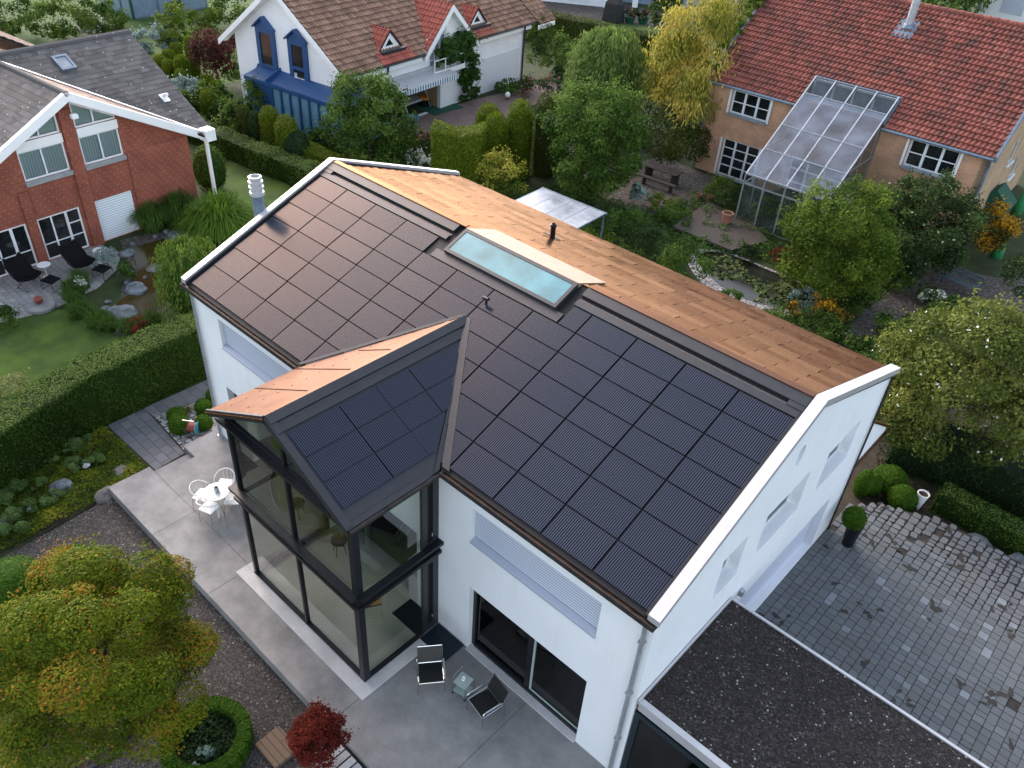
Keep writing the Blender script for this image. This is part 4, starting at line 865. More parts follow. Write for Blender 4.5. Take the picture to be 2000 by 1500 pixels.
# dark ventilation flap beside the wall, with slits
g = MB(); g.wall(rect(-.39,.02,.085,5.16), [rect(-.24,.25,-.08,2.4), rect(-.24,3.1,-.08,4.95)], (BX1-.02,0,0), (0,1,0), (0,0,1), (1,0,0), .07); vo = g.build('side_panel', MT['dark'], bay)
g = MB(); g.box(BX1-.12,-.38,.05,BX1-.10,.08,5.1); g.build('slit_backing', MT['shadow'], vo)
g = MB()
for z in (.5, 3.35): g.tube([(BX1-.03,-.16,z),(BX1+.03,-.16,z),(BX1+.03,-.16,z+.1)], .018, 6)
g.build('handle', MT['chrome'], vo)
g = MB(); g.box(BX0+.1, BY0+.1, -.05, BX1-.1, .088, .012); g.build('bay_floor', MT['floor_in'], bay)
g = MB(); g.box(5.62, .088, -.05, 9.2, .375, .012); g.box(5.62,.376,.0,9.2,.62,.014); g.build('threshold', MT['plinth'], bay)
# bay roof
br = MB(); h = .10
def bayroof(xe): return [(xe,BYF,BZE),(BXM,BYF,BZR),(BXM,ys,BZR),(xe,(BZE-EAVE)/MS,BZE)]
for xe in (BXL, BXR):
    P = bayroof(xe); br.hexa([(p[0],p[1],p[2]-h) for p in P], [(p[0],p[1],p[2]-.012) for p in P])
for (xe) in (BXL, BXR): br.bar((xe,BYF-.03,BZE-.04),(BXM,BYF-.03,BZR-.04), .16, .05, up=(0,1,0))
rf = part('bay_roof', br, MT['dark'])
CL = frame((BXL,BYF,BZE), (0,-1,0), (BXM-BXL,0,BZR-BZE)); cl = math.hypot(BXM-BXL, BZR-BZE); ye = BYF-(BZE-EAVE)/MS; yr_ = BYF-ys
g = MB(); P = [(0,0),(ye,0),(yr_,cl),(0,cl)]
g.hexa([(p[0],p[1],-.01) for p in ccw(P)], [(p[0],p[1],.012) for p in ccw(P)], a=.8)
g.box(.0, cl-.22, .0125, yr_+.35, cl+.01, .035, a=1)
for k, u in enumerate((-1.15, -2.25, -3.35)):
    v0 = max(.05, (u-ye)/(yr_-ye)*cl+.25 if u < ye else .05); g.bar((u, v0, .02), (u-.03, cl-.3, .02), .025, .016, a=.1)
for i in range(14):
    for j in range(2):
        u = -.3-i*.36; v = .55+j*.85
        if u > ye+(yr_-ye)*(v/cl)+.2: g.box(u-.013, v-.013, .012, u+.013, v+.013, .02, a=0)
cs = g.build('copper_sheet', MT['copper_sheet'], rf, M=CL)
g = MB(); g.bar((BXL-.02,BYF-.06,BZE-.03),(BXM,BYF-.06,BZR-.02), .035, .07, up=(0,1,0), a=1); g.build('copper_drip', MT['copper'], rf)
PL = frame((BXM,BYF,BZR), (0,1,0), (BXM-BXR,0,BZR-BZE)); yl = -BYF+(BZE-EAVE)/MS; yv = ys-BYF; pl = math.hypot(BXR-BXM, BZR-BZE)
g = MB()
g.box(-.02, -.20, -.01, yv-.02, .01, .06); g.box(.0, -.44, -.01, yv-.18, -.26, .03); g.box(-.02, -.44, -.01, .10, -.20, .05); g.box(-.02, -pl+.02, -.01, .10, -.44, .03)
g.hexa([(q[0],q[1],-.01) for q in ccw([(yv-.2,-.26),(yv,0),(yl,-pl),(yl-.16,-pl)])], [(q[0],q[1],.03) for q in ccw([(yv-.2,-.26),(yv,0),(yl,-pl),(yl-.16,-pl)])])
g.box(-.02, -pl-.03, -.03, yl-.3, -pl+.09, .02); g.build('roof_edging', MT['dark'], rf, M=PL)
g = MB(); g.box(.0,-.25,-.012,yv-.2,-.21,.0); g.build('vent_grille', MT['grille'], rf, M=PL)
conv = ccw([(.11,-.46),(.11,-pl+.10),(yl-.17,-pl+.10),(yv-.30,-.46)])
BA = [.15,1.40,2.35,3.27,5.0]; BB = [.49,1.11,1.72,2.36,2.62]
for i in range(4):
    for j in range(3):
        q = clip(rect(BA[i]+.01, -BB[j+1]+.01, BA[i+1]-.012, -BB[j]-.01), conv)
        if len(q) > 2 and abs(sum(q[k][0]*q[(k+1)%len(q)][1]-q[(k+1)%len(q)][0]*q[k][1] for k in range(len(q)))) > .06: panel(q, PL, rf, (rad(-.8+rndp.uniform(-.3,.3)), rad(rndp.uniform(-.4,.4))))
g = MB(); g.tube([(BXR+.05,BYF+.0,BZE-.06),(BXR+.05,.0,BZE-.06)], .05, 8); g.build('bay_gutter', MT['eaves_metal'], rf)
# ------------------------------------------------------------------ ground, terrace, paths, drive
g = MB(); g.box(-400, -300, GZ-.5, 300, 500, GZ); tag(g.build('ground', MT['ground']), kind='structure')
# terrace slab with the step cut into its far end
g = MB(); TP = [(.05,-3.42),(16.4,-3.42),(16.4,.085),(-.12,.085),(-.12,-1.02),(.55,-1.02),(.55,-2.18),(.05,-2.18)]
g.wall(ccw(TP), [], (0,0,0), (1,0,0), (0,1,0), (0,0,1), .33); tag(g.build('terrace', MT['concrete'], bevel=.012), kind='structure')
g = MB()
for (x, ya, yb) in ((2.55,-3.4,.06),(5.3,-3.4,-2.58),(10.2,-3.4,-2.58),(12.95,-3.4,-.02)): g.box(x-.005,ya,-.01,x+.005,yb,.0015)
g.box(.07,-2.185,-.01,5.1,-2.175,.0015); tag(g.build('terrace_joint', MT['joint']), kind='structure')
g = MB(); g.box(.12,-2.175,GZ,.545,-1.025,-.16); tag(g.build('terrace_step', MT['concrete'], bevel=.012), kind='structure')
g = MB(); g.box(5.18,-2.56,.002,10.3,-2.24,.03); g.box(5.18,-2.24,.002,5.5,.08,.03); g.box(9.99,-2.24,.002,10.3,-.56,.03); tag(g.build('plinth_strip', MT['plinth'], bevel=.008), kind='structure')
g = MB()
for (a, b) in ((0,.03), (.03,.32), (.33,.62)): pass
g.box(9.99,-.55,.003,10.88,.07,.03)
for i in range(22): g.box(10.0+i*.04, -.53, .03, 10.018+i*.04, -.25, .042); g.box(10.0+i*.04, -.22, .03, 10.018+i*.04, .05, .042)
tag(g.build('floor_grating', MT['navy']), 'dark metal floor grating on the terrace beside the glazed bay', 'grating')
g = MB(); g.box(8.95,-.55,.013,9.86,.08,.022); tag(g.build('floor_grating', MT['navy']), 'dark grating continuing inside the glazed bay', 'grating')
# dark gravel garden
sheet('gravel_garden', [(.02,-3.4),(.02,-2.6),(.3,-6.6),(.6,-14),(22,-14),(22,-3.41)], 'gravel_dark', GZ+.008)
sheet('planting_bed', [(-1.9,-14),(.5,-14),(.2,-6.6),(.01,-2.6),(.05,-2.05),(-2.8,-2.1),(-2.75,-6)], 'soil', GZ+.005)
# grey slab path
g = MB(); rp = random.Random(4); g.box(-2.95,-2.1,GZ,-.02,2.0,GZ+.03,1)
PPS = [ccw([(-2.9,-2.08),(-.03,-2.02),(-.13,-1.03),(-2.9,-.84)]), ccw([(-2.95,-.84),(-2.36,-.84),(-1.9,2.0),(-2.95,2.0)])]
for i in range(8):
    for j in range(14):
      a_ = rp.random()
      for PP in PPS:
        q = clip(rect(-2.93+.42*(i-1)+.006+(.2 if j%2 else 0), -2.08+.30*j+.006, -2.93+.42*i-.006+(.2 if j%2 else 0), -2.08+.30*(j+1)-.006), PP)
        if len(q) > 2: g.hexa([(p[0],p[1],GZ) for p in q], [(p[0],p[1],GZ+.055) for p in q], 0, a_)
tag(g.build('slab_path', [MT['slab'], MT['joint']]), kind='structure')
sheet('pebble_bed', [(-2.38,-.82),(-.15,-.98),(-.14,1.6),(-1.9,2.0),(-2.2,-.1)], 'pebbles', GZ+.05)
# drive of mixed grey paving stones, some missing and grown in
rp = random.Random(11); g = MB()
DP = ccw([(15.2,3.3),(26,3.3),(26,12.5),(22,12.55),(20.2,12.75),(18.8,12.85),(17.6,12.75),(16.8,12.4),(16.0,11.9),(15.4,11.2),(15.4,10.12),(15.2,10.1)])
def inpoly(p, P):
    c = False; j = len(P)-1
    for i in range(len(P)):
        if (P[i][1] > p[1]) != (P[j][1] > p[1]) and p[0] < (P[j][0]-P[i][0])*(p[1]-P[i][1])/(P[j][1]-P[i][1])+P[i][0]: c = not c
        j = i
    return c
bed = MB(); tri = tessellate_polygon([[Vector((p[0],p[1],0)) for p in DP]])
DZ = .2
bed.wall(DP, [], (0,0,DZ-.03), (1,0,0), (0,1,0), (0,0,1), .5)
tag(bed.build('drive_bed', MT['joint']), kind='structure')
x = 15.22; dirt = MB()
while x < 25.5:
    ww = rp.choice([.19,.22,.22,.25]); y = 3.34+rp.uniform(-.12,0)
    while y < 12.8:
        hh = rp.choice([.16,.2,.22,.22,.25,.33]); cx, cy = x+ww/2, y+hh/2; gp_ = .0055
        soft = (y > 10.0)*.5+(y > 11.3)*.6
        n_ = math.sin(cx*1.9+.6)*math.cos(cy*2.3+1.1)+.7*math.sin(cx*4.1-cy*3.3)
        if inpoly((cx, cy), DP) and not (rp.random() < .006+.03*soft) and y < 12.75:
            q = [rp.uniform(0, .006+.03*soft) for _ in range(8)]; a0, a1, b0, b1 = x+gp_, x+ww-gp_, y+gp_, y+hh-gp_; c_ = .008+.03*soft
            P = [(a0+c_,b0),(a1-c_,b0+q[1]),(a1,b0+c_+q[1]),(a1-q[2],b1-c_),(a1-c_-q[2],b1-q[3]),(a0+c_,b1-q[3]),(a0+q[4],b1-c_-q[3]),(a0+q[5],b0+c_)]
            dz = rp.uniform(-.0025,.0025); g.hexa([(p[0],p[1],DZ-.05) for p in P], [(p[0],p[1],DZ+dz) for p in P], 0, min(.92,max(0,rp.gauss(.45,.16))) if rp.random() > .04 else 1)
            if n_ > .62 and rp.random() < .34:        # damp, mossy patches spread over the stones
                for _ in range(rp.choice([1,1,2])): B_ = blob((cx+rp.uniform(-.1,.1), cy+rp.uniform(-.1,.1)), rp.uniform(.05,.15), rp.uniform(.03,.09), 11, rp.randint(0,999), .28, rp.uniform(0,3)); dirt.poly([(p[0],p[1],DZ+.006+rp.uniform(0,.002)) for p in B_ ])
        y += hh
    x += ww
tag(dirt.build('damp_patches', MT['damp']), kind='structure')
tag(g.build('drive_paving', MT['paver']), kind='structure')
sheet('drive_bank', [(15.5,10.3),(15.45,11.3),(16.0,12.0),(16.8,12.5),(18.8,12.95),(24,12.8),(25,20),(13.5,20),(14,12)], 'soil', GZ+.012)
# neighbours' lawns, patios and paths
sheet('lawn', [(-10.9,-12),(-3.9,-12),(-4.2,1.2),(-6.3,1.3),(-7.6,.5),(-8.9,.2),(-10.2,.3),(-10.7,-.6),(-11.2,-2)], 'lawn', GZ+.010)
sheet('patio', [(-14.25,-4),(-14.5,3.2),(-13.2,3.5),(-12.0,2.7),(-11.1,1.5),(-10.9,.6),(-10.7,-.4),(-10.9,-1.7),(-11.6,-4)], 'patio', GZ+.014)
PD = [(-13.4,4.0),(-13.2,5.6),(-12.4,6.9),(-11.2,7.0),(-10.0,5.8),(-9.4,4.2),(-8.6,3.0),(-7.8,1.9),(-8.0,1.3),(-8.9,1.1),(-9.6,1.5),(-9.9,2.2),(-10.6,2.6),(-11.2,3.2),(-12.2,3.6)]
sheet('pond_margin', [(p[0]+(p[0]+10.5)*.32, p[1]+(p[1]-4)*.26) for p in PD], 'gravel_mid', GZ+.005)
sheet('pond_water', PD, 'water_brown', GZ+.02)
sheet('rear_lawn', [(-17.8,10.2),(-11.5,9.2),(-11.0,12.6),(-19.5,13.0)], 'lawn', GZ+.010)
sheet('clinker_path', [(-16.3,22.0),(-12.5,22.5),(-12.4,25.5),(-15.0,29.5),(-15.3,36.5),(-17.6,36.5),(-18.2,29.5),(-17.9,22.5)], 'klinker', GZ+.010)
sheet('round_lawn', blob((-12.9,27.2), 1.9, 2.6, seed=3, w=.05), 'lawn', GZ+.016)
sheet('gravel_court', [(-5.5,24.0),(-1.3,23.8),(.6,25.2),(.5,31.0),(-4.5,31.0),(-5.5,28)], 'gravel_mid', GZ+.010)
sheet('gravel_way', [(10.2,19.5),(12.2,19.8),(12.9,23.5),(13.4,27.3),(16.2,29.0),(18.5,40.0),(15.4,40.0),(14.0,31.2),(10.5,30.0),(10.8,27.6),(11.0,25.0)], 'gravel_mid', GZ+.010)
PW = blob((6.4,22.2), 2.6, 1.75, seed=8, w=.12, rot=-.1)
sheet('lily_pond_margin', [(6.4+(p[0]-6.4)*1.12, 22.2+(p[1]-22.2)*1.3-.25) for p in PW], 'pebbles', GZ+.006)
sheet('lily_pond', PW, 'water_dark', GZ+.018)
sheet('far_terrace', [(-45,50.5),(-33,50.2),(-27.2,53.4),(-23.2,55.4),(-21.5,57.0),(-22.5,61),(-40,61)], 'gravel_mid', GZ+.010)
sheet('far_lawn', [(-37,47.5),(-17,47.5),(-19.5,57),(-23.2,55.3),(-27.2,53.3),(-33,50.1)], 'lawn', GZ+.016)
sheet('far_meadow', [(-60,10),(-30,12.5),(-30,26),(-48,45),(-60,45)], 'lawn', GZ+.006)

# unseen wooded ridge, added to darken the horizon that the copper roof mirrors
rh = random.Random(2); g = MB(); pr = []
for i in range(90):
    a = rad(20+i*2.2); R_ = 330+25*math.sin(i*.31); h_ = 24+9*math.sin(i*.23+1)+5*math.sin(i*.61)+rh.uniform(-1.5,1.5); pr.append((R_*math.cos(a), R_*math.sin(a), h_))
for i in range(89):
    p, q = pr[i], pr[i+1]; b0 = (p[0]*.72,p[1]*.72,GZ-.3); b1 = (q[0]*.72,q[1]*.72,GZ-.3); m0 = (p[0]*.86,p[1]*.86,p[2]*.72); m1 = (q[0]*.86,q[1]*.86,q[2]*.72)
    g.poly([b0,b1,m1,m0]); g.poly([m0,m1,q,p]); g.poly([p,q,(q[0]*1.3,q[1]*1.3,GZ-.3),(p[0]*1.3,p[1]*1.3,GZ-.3)])
tag(g.build('added_hills', MT['forest'], smooth=True), kind='structure')
# ------------------------------------------------------------------ brick house on the left
H1 = thing('brick_house', 'red brick gabled house with grey slate roof and white bargeboards beside a garden pond', 'house', (-14.3,0,GZ), rad(4.5))
def P1(name, mb, mat, parent=None, **kw): return mb.build(name, mat, parent or H1, **kw)
PY, PZ = 3.3, 6.33; sl = .53
rz1 = lambda y: PZ-sl*abs(y-PY)
mb = MB(); tri = lambda ya, yb, zb: [(ya,zb),(yb,zb),(yb,rz1(yb)-.24),(ya,rz1(ya)-.24)]
mb.wall([(-3,0),(8.15,0),(8.15,rz1(8.15)-.12),(PY,PZ-.12),(-3,rz1(-3)-.12)],
        [tri(3.5,5.2,4.94), rect(3.5,3.42,5.2,4.58), tri(1.4,2.9,4.94), rect(1.1,3.42,2.9,4.58), rect(1.05,.04,2.8,1.86), rect(-1.25,.04,.62,1.86), rect(3.42,.04,5.12,1.86)],
        (0,0,0), (0,1,0), (0,0,1), (1,0,0), .25); P1('gable_wall', mb, MT['brick_red'])
mb = MB(); mb.box(.002,2.95,0,.12,3.42,5.78); mb.box(.002,.66,0,.10,1.02,3.1); mb.box(.002,5.28,0,.07,8.15,3.52); P1('brick_pier', mb, MT['brick_red'])
mb = MB(); mb.wall([(-9,0),(-.26,0),(-.26,3.5),(-5.2,6.0),(-9,4.0)], [], (0,8.15,0), (1,0,0), (0,0,1), (0,1,0), .25); P1('side_wall', mb, MT['brick_tan_x'])
mb = MB(); mb.box(-4,-3,-.1,-.25,7.9,.03); mb.box(-4,-3,2.2,-.25,7.9,2.4); mb.box(-4,-3,.03,-3.9,7.9,5); P1('inner_room', mb, MT['white_in'])
def framed(name, y0, y1, z0, z1, cols, rows=(), top=None, mat='pane_dark', e=.06, x=-.1, parent=None, thick=.07, outer=.07):
    f = MB(); T = top or (lambda y: z1)
    f.box(x-.03,y0,z0,x+.03,y1,z0+outer); f.bar((x,y0,T(y0)-outer/2),(x,y1,T(y1)-outer/2),.06,outer,up=(1,0,0)) if top else f.box(x-.03,y0,z1-outer,x+.03,y1,z1)
    f.box(x-.03,y0,z0+outer,x+.03,y0+outer,T(y0)-outer); f.box(x-.03,y1-outer,z0+outer,x+.03,y1,T(y1)-outer)
    for c in cols: f.box(x-.035,c-e/2,z0+outer,x+.035,c+e/2,T(c)-outer)
    for (ya, yb, z) in rows: f.box(x-.028,ya,z-e*.35,x+.028,yb,z+e*.35)
    w_ = P1(name, f, MT['whitewood']) if parent is None else f.build(name, MT['whitewood'], parent)
    g = MB(); g.poly([(x+.0,y0,z0),(x,y1,z0),(x,y1,T(y1)-.02),(x,y0,T(y0)-.02)]); g.build('pane', MT[mat], w_); return w_
for (a, b, m_) in ((3.5,5.2,4.3), (1.1,2.9,2.1)):
    a0 = a; a = max(a, 1.4); w_ = framed('gable_window', a, b, 4.94, 0, [m_], top=lambda y: rz1(y)-.24, mat='glass_clear', x=-.08)
    g = MB(); g.poly([(-.16,a,4.94),(-.16,b,4.94),(-.16,b,rz1(b)-.25),(-.16,a,rz1(a)-.25)]); g.build('curtain', MT['frost'], w_); a = a0
    w_ = framed('window', a, b, 3.42, 4.58, [(a+b)/2], mat='glass_clear', x=-.08)
    g = MB(); g.box(-.17,a+.05,3.45,-.15,b-.05,4.56); g.build('curtain', MT['curtain'], w_)
    g = MB(); g.box(-.05,a-.04,3.24,.09,b+.04,3.418); g.build('sill', MT['bluezinc'] if False else MT['zinc'], w_)
    g = MB(); g.box(-.1,a,4.585,.05,b,4.935); P1('window_band', g, MT['whitepaint'])
framed('patio_door', 1.05, 2.8, .04, 1.86, [1.62,2.2,2.24], [(1.1,2.2,.72),(2.24,2.75,.72),(2.24,2.75,1.28)], x=-.06)
framed('patio_door', -1.25, .62, .04, 1.86, [-.6,.0,.05], [(-1.2,.55,.72)], x=-.06)
g = MB(); g.box(-.06,3.42,.04,-.02,5.12,1.85); P1('roller_shutter', g, MT['blind_white'])
# roofs
RX0, RX1 = -6, .285
R1 = MB(); mR = math.hypot(1, sl)
RL1 = frame((RX1,PY,PZ+.1),(0,1,0),(0,0,1))
def slope(O, x, y, poly, tw, th, mat, name, parent, seed=1, base='shadow', **kw):
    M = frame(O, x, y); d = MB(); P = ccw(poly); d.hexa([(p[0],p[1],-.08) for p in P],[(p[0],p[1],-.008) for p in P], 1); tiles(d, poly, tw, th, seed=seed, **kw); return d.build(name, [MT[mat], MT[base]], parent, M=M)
# left slope of the gable, right slope (brown strip), main slope facing the garden
slope((RX1,-3.4,rz1(-3.4)+.12), (1,0,0), (0,1,sl), [(-7,0),(0,0),(0,6.7*mR),(-7,6.7*mR)], .34, .26, 'slate', 'roof_slope', H1, 2, lift=.008, stagger=.5)
slope((RX1,PY,PZ+.12), (-1,0,0), (0,-1,sl), [(0,-5.3*mR),(.05,-5.3*mR),(5.2,.0),(0,.0)], .34, .26, 'roof_brown', 'roof_slope', H1, 3, lift=.015, stagger=.5)
ms = (6.65-3.60)/5.8; mL = math.hypot(1, ms)
slope((.72,3.2,3.54), (0,1,0), (-1,0,ms), [(5.42,0),(5.95,0),(6.15,5.9*mL),(.1,5.9*mL),(.1,5.52*mL)], .34, .26, 'slate', 'roof_slope', H1, 4, lift=.008, stagger=.5)
g = MB(); g.bar((-4.80,3.32,6.50),(.66,8.66,3.68),.09,.07); P1('valley_flashing', g, MT['pale_metal'])
g = MB(); g.tube([(-5.18,1.0,6.62),(-5.18,9.4,6.62)],.13,8,a=.5); g.tube([(.5,PY,PZ+.12),(-4.85,PY,PZ+.12)],.11,8,a=.4); P1('ridge_tiles', g, MT['slate'])
g = MB(); g.hexa([(-5.25,3,6.62),(-5.25,9.3,6.62),(-10,9.3,4.4),(-10,3,4.4)],[(-5.25,3,6.7),(-5.25,9.3,6.7),(-10,9.3,4.48),(-10,3,4.48)]); P1('rear_roof', g, MT['slate'])
# bargeboards, corner box, rain pipe
g = MB(); bx = .3
for (ya, yb) in ((-3.4,PY), (PY,8.62)):
    g.hexa([(bx,ya,rz1(ya)-.16),(bx+.2,ya,rz1(ya)-.16),(bx+.2,yb,rz1(yb)-.16),(bx,yb,rz1(yb)-.16)],[(bx,ya,rz1(ya)+.2),(bx+.2,ya,rz1(ya)+.2),(bx+.2,yb,rz1(yb)+.2),(bx,yb,rz1(yb)+.2)])
g.box(.28,8.625,3.28,.82,9.12,3.78); P1('bargeboard', g, MT['whitepaint'])
g = MB(); g.hexa([(.0,-3.4,rz1(-3.4)-.2),(bx,-3.4,rz1(-3.4)-.2),(bx,PY,PZ-.2),(.0,PY,PZ-.2)],[(.0,-3.4,rz1(-3.4)-.12),(bx,-3.4,rz1(-3.4)-.12),(bx,PY,PZ-.12),(.0,PY,PZ-.12)]); g.hexa([(.0,PY+.001,PZ-.2),(bx,PY+.001,PZ-.2),(bx,8.6,rz1(8.6)-.2),(.0,8.6,rz1(8.6)-.2)],[(.0,PY+.001,PZ-.12),(bx,PY+.001,PZ-.12),(bx,8.6,rz1(8.6)-.12),(.0,8.6,rz1(8.6)-.12)]); P1('soffit', g, MT['whitepaint'])
g = MB(); g.bar((.4,8.85,3.27),(.4,8.85,.0),.13); P1('rain_pipe', g, MT['whitepaint'])
MMs = frame((.72,3.2,3.54), (0,1,0), (-1,0,ms))
g = MB(); a, b = 2.1, 5.1
for q in (rect(a,b,a+.65,b+.1), rect(a,b+.75,a+.65,b+.85), rect(a,b+.1,a+.1,b+.75), rect(a+.55,b+.1,a+.65,b+.75)): g.box(q[0][0],q[0][1],-.02,q[2][0],q[2][1],.12)
sk1 = P1('roof_window', g, MT['bluezinc'], M=MMs); g = MB(); g.box(a+.1,b+.1,.03,a+.55,b+.75,.07); g.build('pane', MT['dirtyglass'], sk1)
g = MB(); g.tube([(5.15,2.5,0),(5.15,2.55,.12),(5.15,2.40,.34)],[.12,.09,.08],10); g.box(5.0,2.28,.02,5.3,2.75,.06); P1('roof_vent', g, MT['whitepaint'], M=MMs)
g = MB(); g.box(.52,3.18,5.55,.72,3.42,5.72); P1('floodlight', g, MT['whitepaint'], bevel=.02)

# ------------------------------------------------------------------ house with brown roof, top left corner
H4 = thing('brown_roofed_house', 'house behind the brick house of which only the brown tiled hip roof shows', 'house', (-33.5,7.5,GZ), rad(5))
g = MB(); g.box(-6,-9,0,4.5,1.2,3.2); g.build('wall', MT['brick_tan_x'], H4)
slope((5.2,-10,2.9), (0,1,0), (-1,0,.55), [(0,0),(10.6,0),(5.5,6.2),(0,6.2)], .3, .34, 'roof_brown', 'roof_slope', H4, 7, wave=[(0,0),(.5,.05),(1,0)])
slope((5.2,1.9,2.9), (-1,0,0), (0,-1,.55), [(0,0),(10.6,0),(5.4,5.6)], .3, .34, 'roof_brown', 'roof_slope', H4, 8, wave=[(0,0),(.5,.05),(1,0)])

# ------------------------------------------------------------------ white house with the blue bay
H2 = thing('white_house', 'white house with a weathered red tile roof, two blue framed windows and a blue bay', 'house', (-18.4,28,GZ), rad(7))
def P2(name, mb, mat, parent=None, **kw): return mb.build(name, mat, parent or H2, **kw)
RX, RZ2, pt = -4.55, 7.35, .72
EZ = 3.75
mb = MB(); zz = lambda x: 7.22-pt*abs(x-RX)
mb.wall([(-8.75,0),(0,0),(0,zz(0)),(RX,zz(RX)),(-8.75,zz(-8.75))], [rect(-6.5,2.0,-5.35,4.75), rect(-3.93,2.3,-2.82,4.65)], (0,-9.45,0), (1,0,0), (0,0,1), (0,-1,0), .25); P2('gable_wall', mb, MT['white'])
mb = MB(); mb.wall([(-9.2,0),(7.4,0),(7.4,3.72),(1.62,3.72),(-.85,6.0),(-3.3,3.72),(-9.2,3.72)], [[(-2.45,2.55),(-.95,2.55),(-.95,5.3),(-1.3,5.2),(-2.45,4.0)], rect(-6.7,.02,-1.45,2.2)], (0,0,0), (0,1,0), (0,0,1), (1,0,0), .25); P2('front_wall', mb, MT['white'])
mb = MB(); mb.wall([(-8.75,0),(-.26,0),(-.26,3.6),(RX,6.9),(-8.75,3.9)], [], (0,7.4,0), (1,0,0), (0,0,1), (0,1,0), .25); mb.box(-8.75,-9.2,0,-8.6,7.15,3.6); P2('rear_wall', mb, MT['white'])
wv = [(0,.0),(.25,.05),(.5,.055),(.72,.0),(1,.0)]
pl2 = math.hypot(1, pt); XE = .5
M2 = frame((XE,-9.95,EZ), (0,1,0), (-1,0,pt)); vt = (XE-RX)*pl2
vq = 3.82
slope((XE,-9.95,EZ), (0,1,0), (-1,0,pt), [(0,0),(6.63,0),(9.1,vq),(9.1,vt),(0,vt)], .25, .36, 'tile_brown', 'roof_slope', H2, 11, wave=wv, lift=.08)
slope((XE,-9.95,EZ), (0,1,0), (-1,0,pt), [(11.57,0),(17.9,0),(17.9,vt),(9.1,vt),(9.1,vq)], .25, .36, 'tile_brown', 'roof_slope', H2, 17, wave=wv, lift=.08)
slope((XE+.3,7.96,EZ-.10), (0,1,0), (-1,0,pt), rect(0,0,2.0,vt-.2), .25, .36, 'tile_brown', 'roof_slope', H2, 12, wave=wv, lift=.05)
slope((-9.55,8,EZ), (0,-1,0), (1,0,pt), rect(0,0,17.95,vt-.02), .25, .36, 'tile_red', 'roof_slope', H2, 13, wave=wv, lift=.05)
# fresh tile patches below the dormers are laid just above the old slope
for (ya, yb) in ((3.0,5.6), (10.9,13.4)): slope((XE+.03,-9.95,EZ+.035), (0,1,0), (-1,0,pt), rect(ya,0,yb,.78), .25, .36, 'tile_fresh', 'tile_patch', H2, 14, wave=wv, lift=.05)
# bargeboard, eaves board, gutter
g = MB()
for (xa, xb) in ((XE+.02,RX), (RX,-9.6)):
    f = lambda x: 7.39-pt*abs(x-RX)
    g.hexa([(xa,-10.02,f(xa)-.30),(xa,-9.97,f(xa)-.30),(xb,-9.97,f(xb)-.30),(xb,-10.02,f(xb)-.30)],[(xa,-10.02,f(xa)+.02),(xa,-9.97,f(xa)+.02),(xb,-9.97,f(xb)+.02),(xb,-10.02,f(xb)+.02)])
P2('bargeboard', g, MT['whitepaint']); g = MB()
g.box(XE-.12,-9.95,EZ-.36,XE-.06,-3.62,EZ-.10); P2('eaves_board', g, MT['whitepaint']); g = MB(); g.box(XE-.12,1.9,EZ-.36,XE-.06,7.5,EZ-.10); P2('eaves_board', g, MT['whitepaint']); g = MB(); g.box(XE+.2,7.9,EZ-.46,XE+.26,9.9,EZ-.18); P2('eaves_board', g, MT['whitepaint'])
g = MB(); g.box(0.01,-9.9,EZ-.38,XE-.125,-3.6,EZ-.31); g.box(.01,1.95,EZ-.38,XE-.125,7.3,EZ-.31); g.hexa([(XE-.1,-9.96,EZ-.14),(XE-.1,-9.45,EZ-.14),(RX,-9.45,7.1),(RX,-9.96,7.1)],[(XE-.1,-9.96,EZ-.10),(XE-.1,-9.45,EZ-.10),(RX,-9.45,7.2),(RX,-9.96,7.2)]); g.hexa([(-9.5,-9.96,EZ-.14),(-9.5,-9.45,EZ-.14),(RX,-9.45,7.1),(RX,-9.96,7.1)],[(-9.5,-9.96,EZ-.10),(-9.5,-9.45,EZ-.10),(RX,-9.45,7.2),(RX,-9.96,7.2)]); P2('soffit', g, MT['whitepaint'])
g = MB(); g.tube([(XE+.05,-9.95,EZ-.03),(XE+.05,-3.45,EZ-.03)],.06,8); P2('gutter', g, MT['dark']); g = MB(); g.tube([(XE+.05,1.75,EZ-.03),(XE+.05,7.7,EZ-.03)],.06,8); P2('gutter', g, MT['dark']); g = MB()
g.tube([(XE+.05,-6.6,EZ-.08),(XE-.0,-6.6,EZ-.45),(.08,-7.2,EZ-.62),(.08,-7.2,.3)],.06,8); P2('rain_pipe', g, MT['dark']); g = MB(); g.tube([(XE+.05,6.6,EZ-.08),(XE+.05,6.6,EZ-.3),(.1,7.2,EZ-.5),(.1,7.2,.0)],.06,8); P2('rain_pipe', g, MT['dark'])
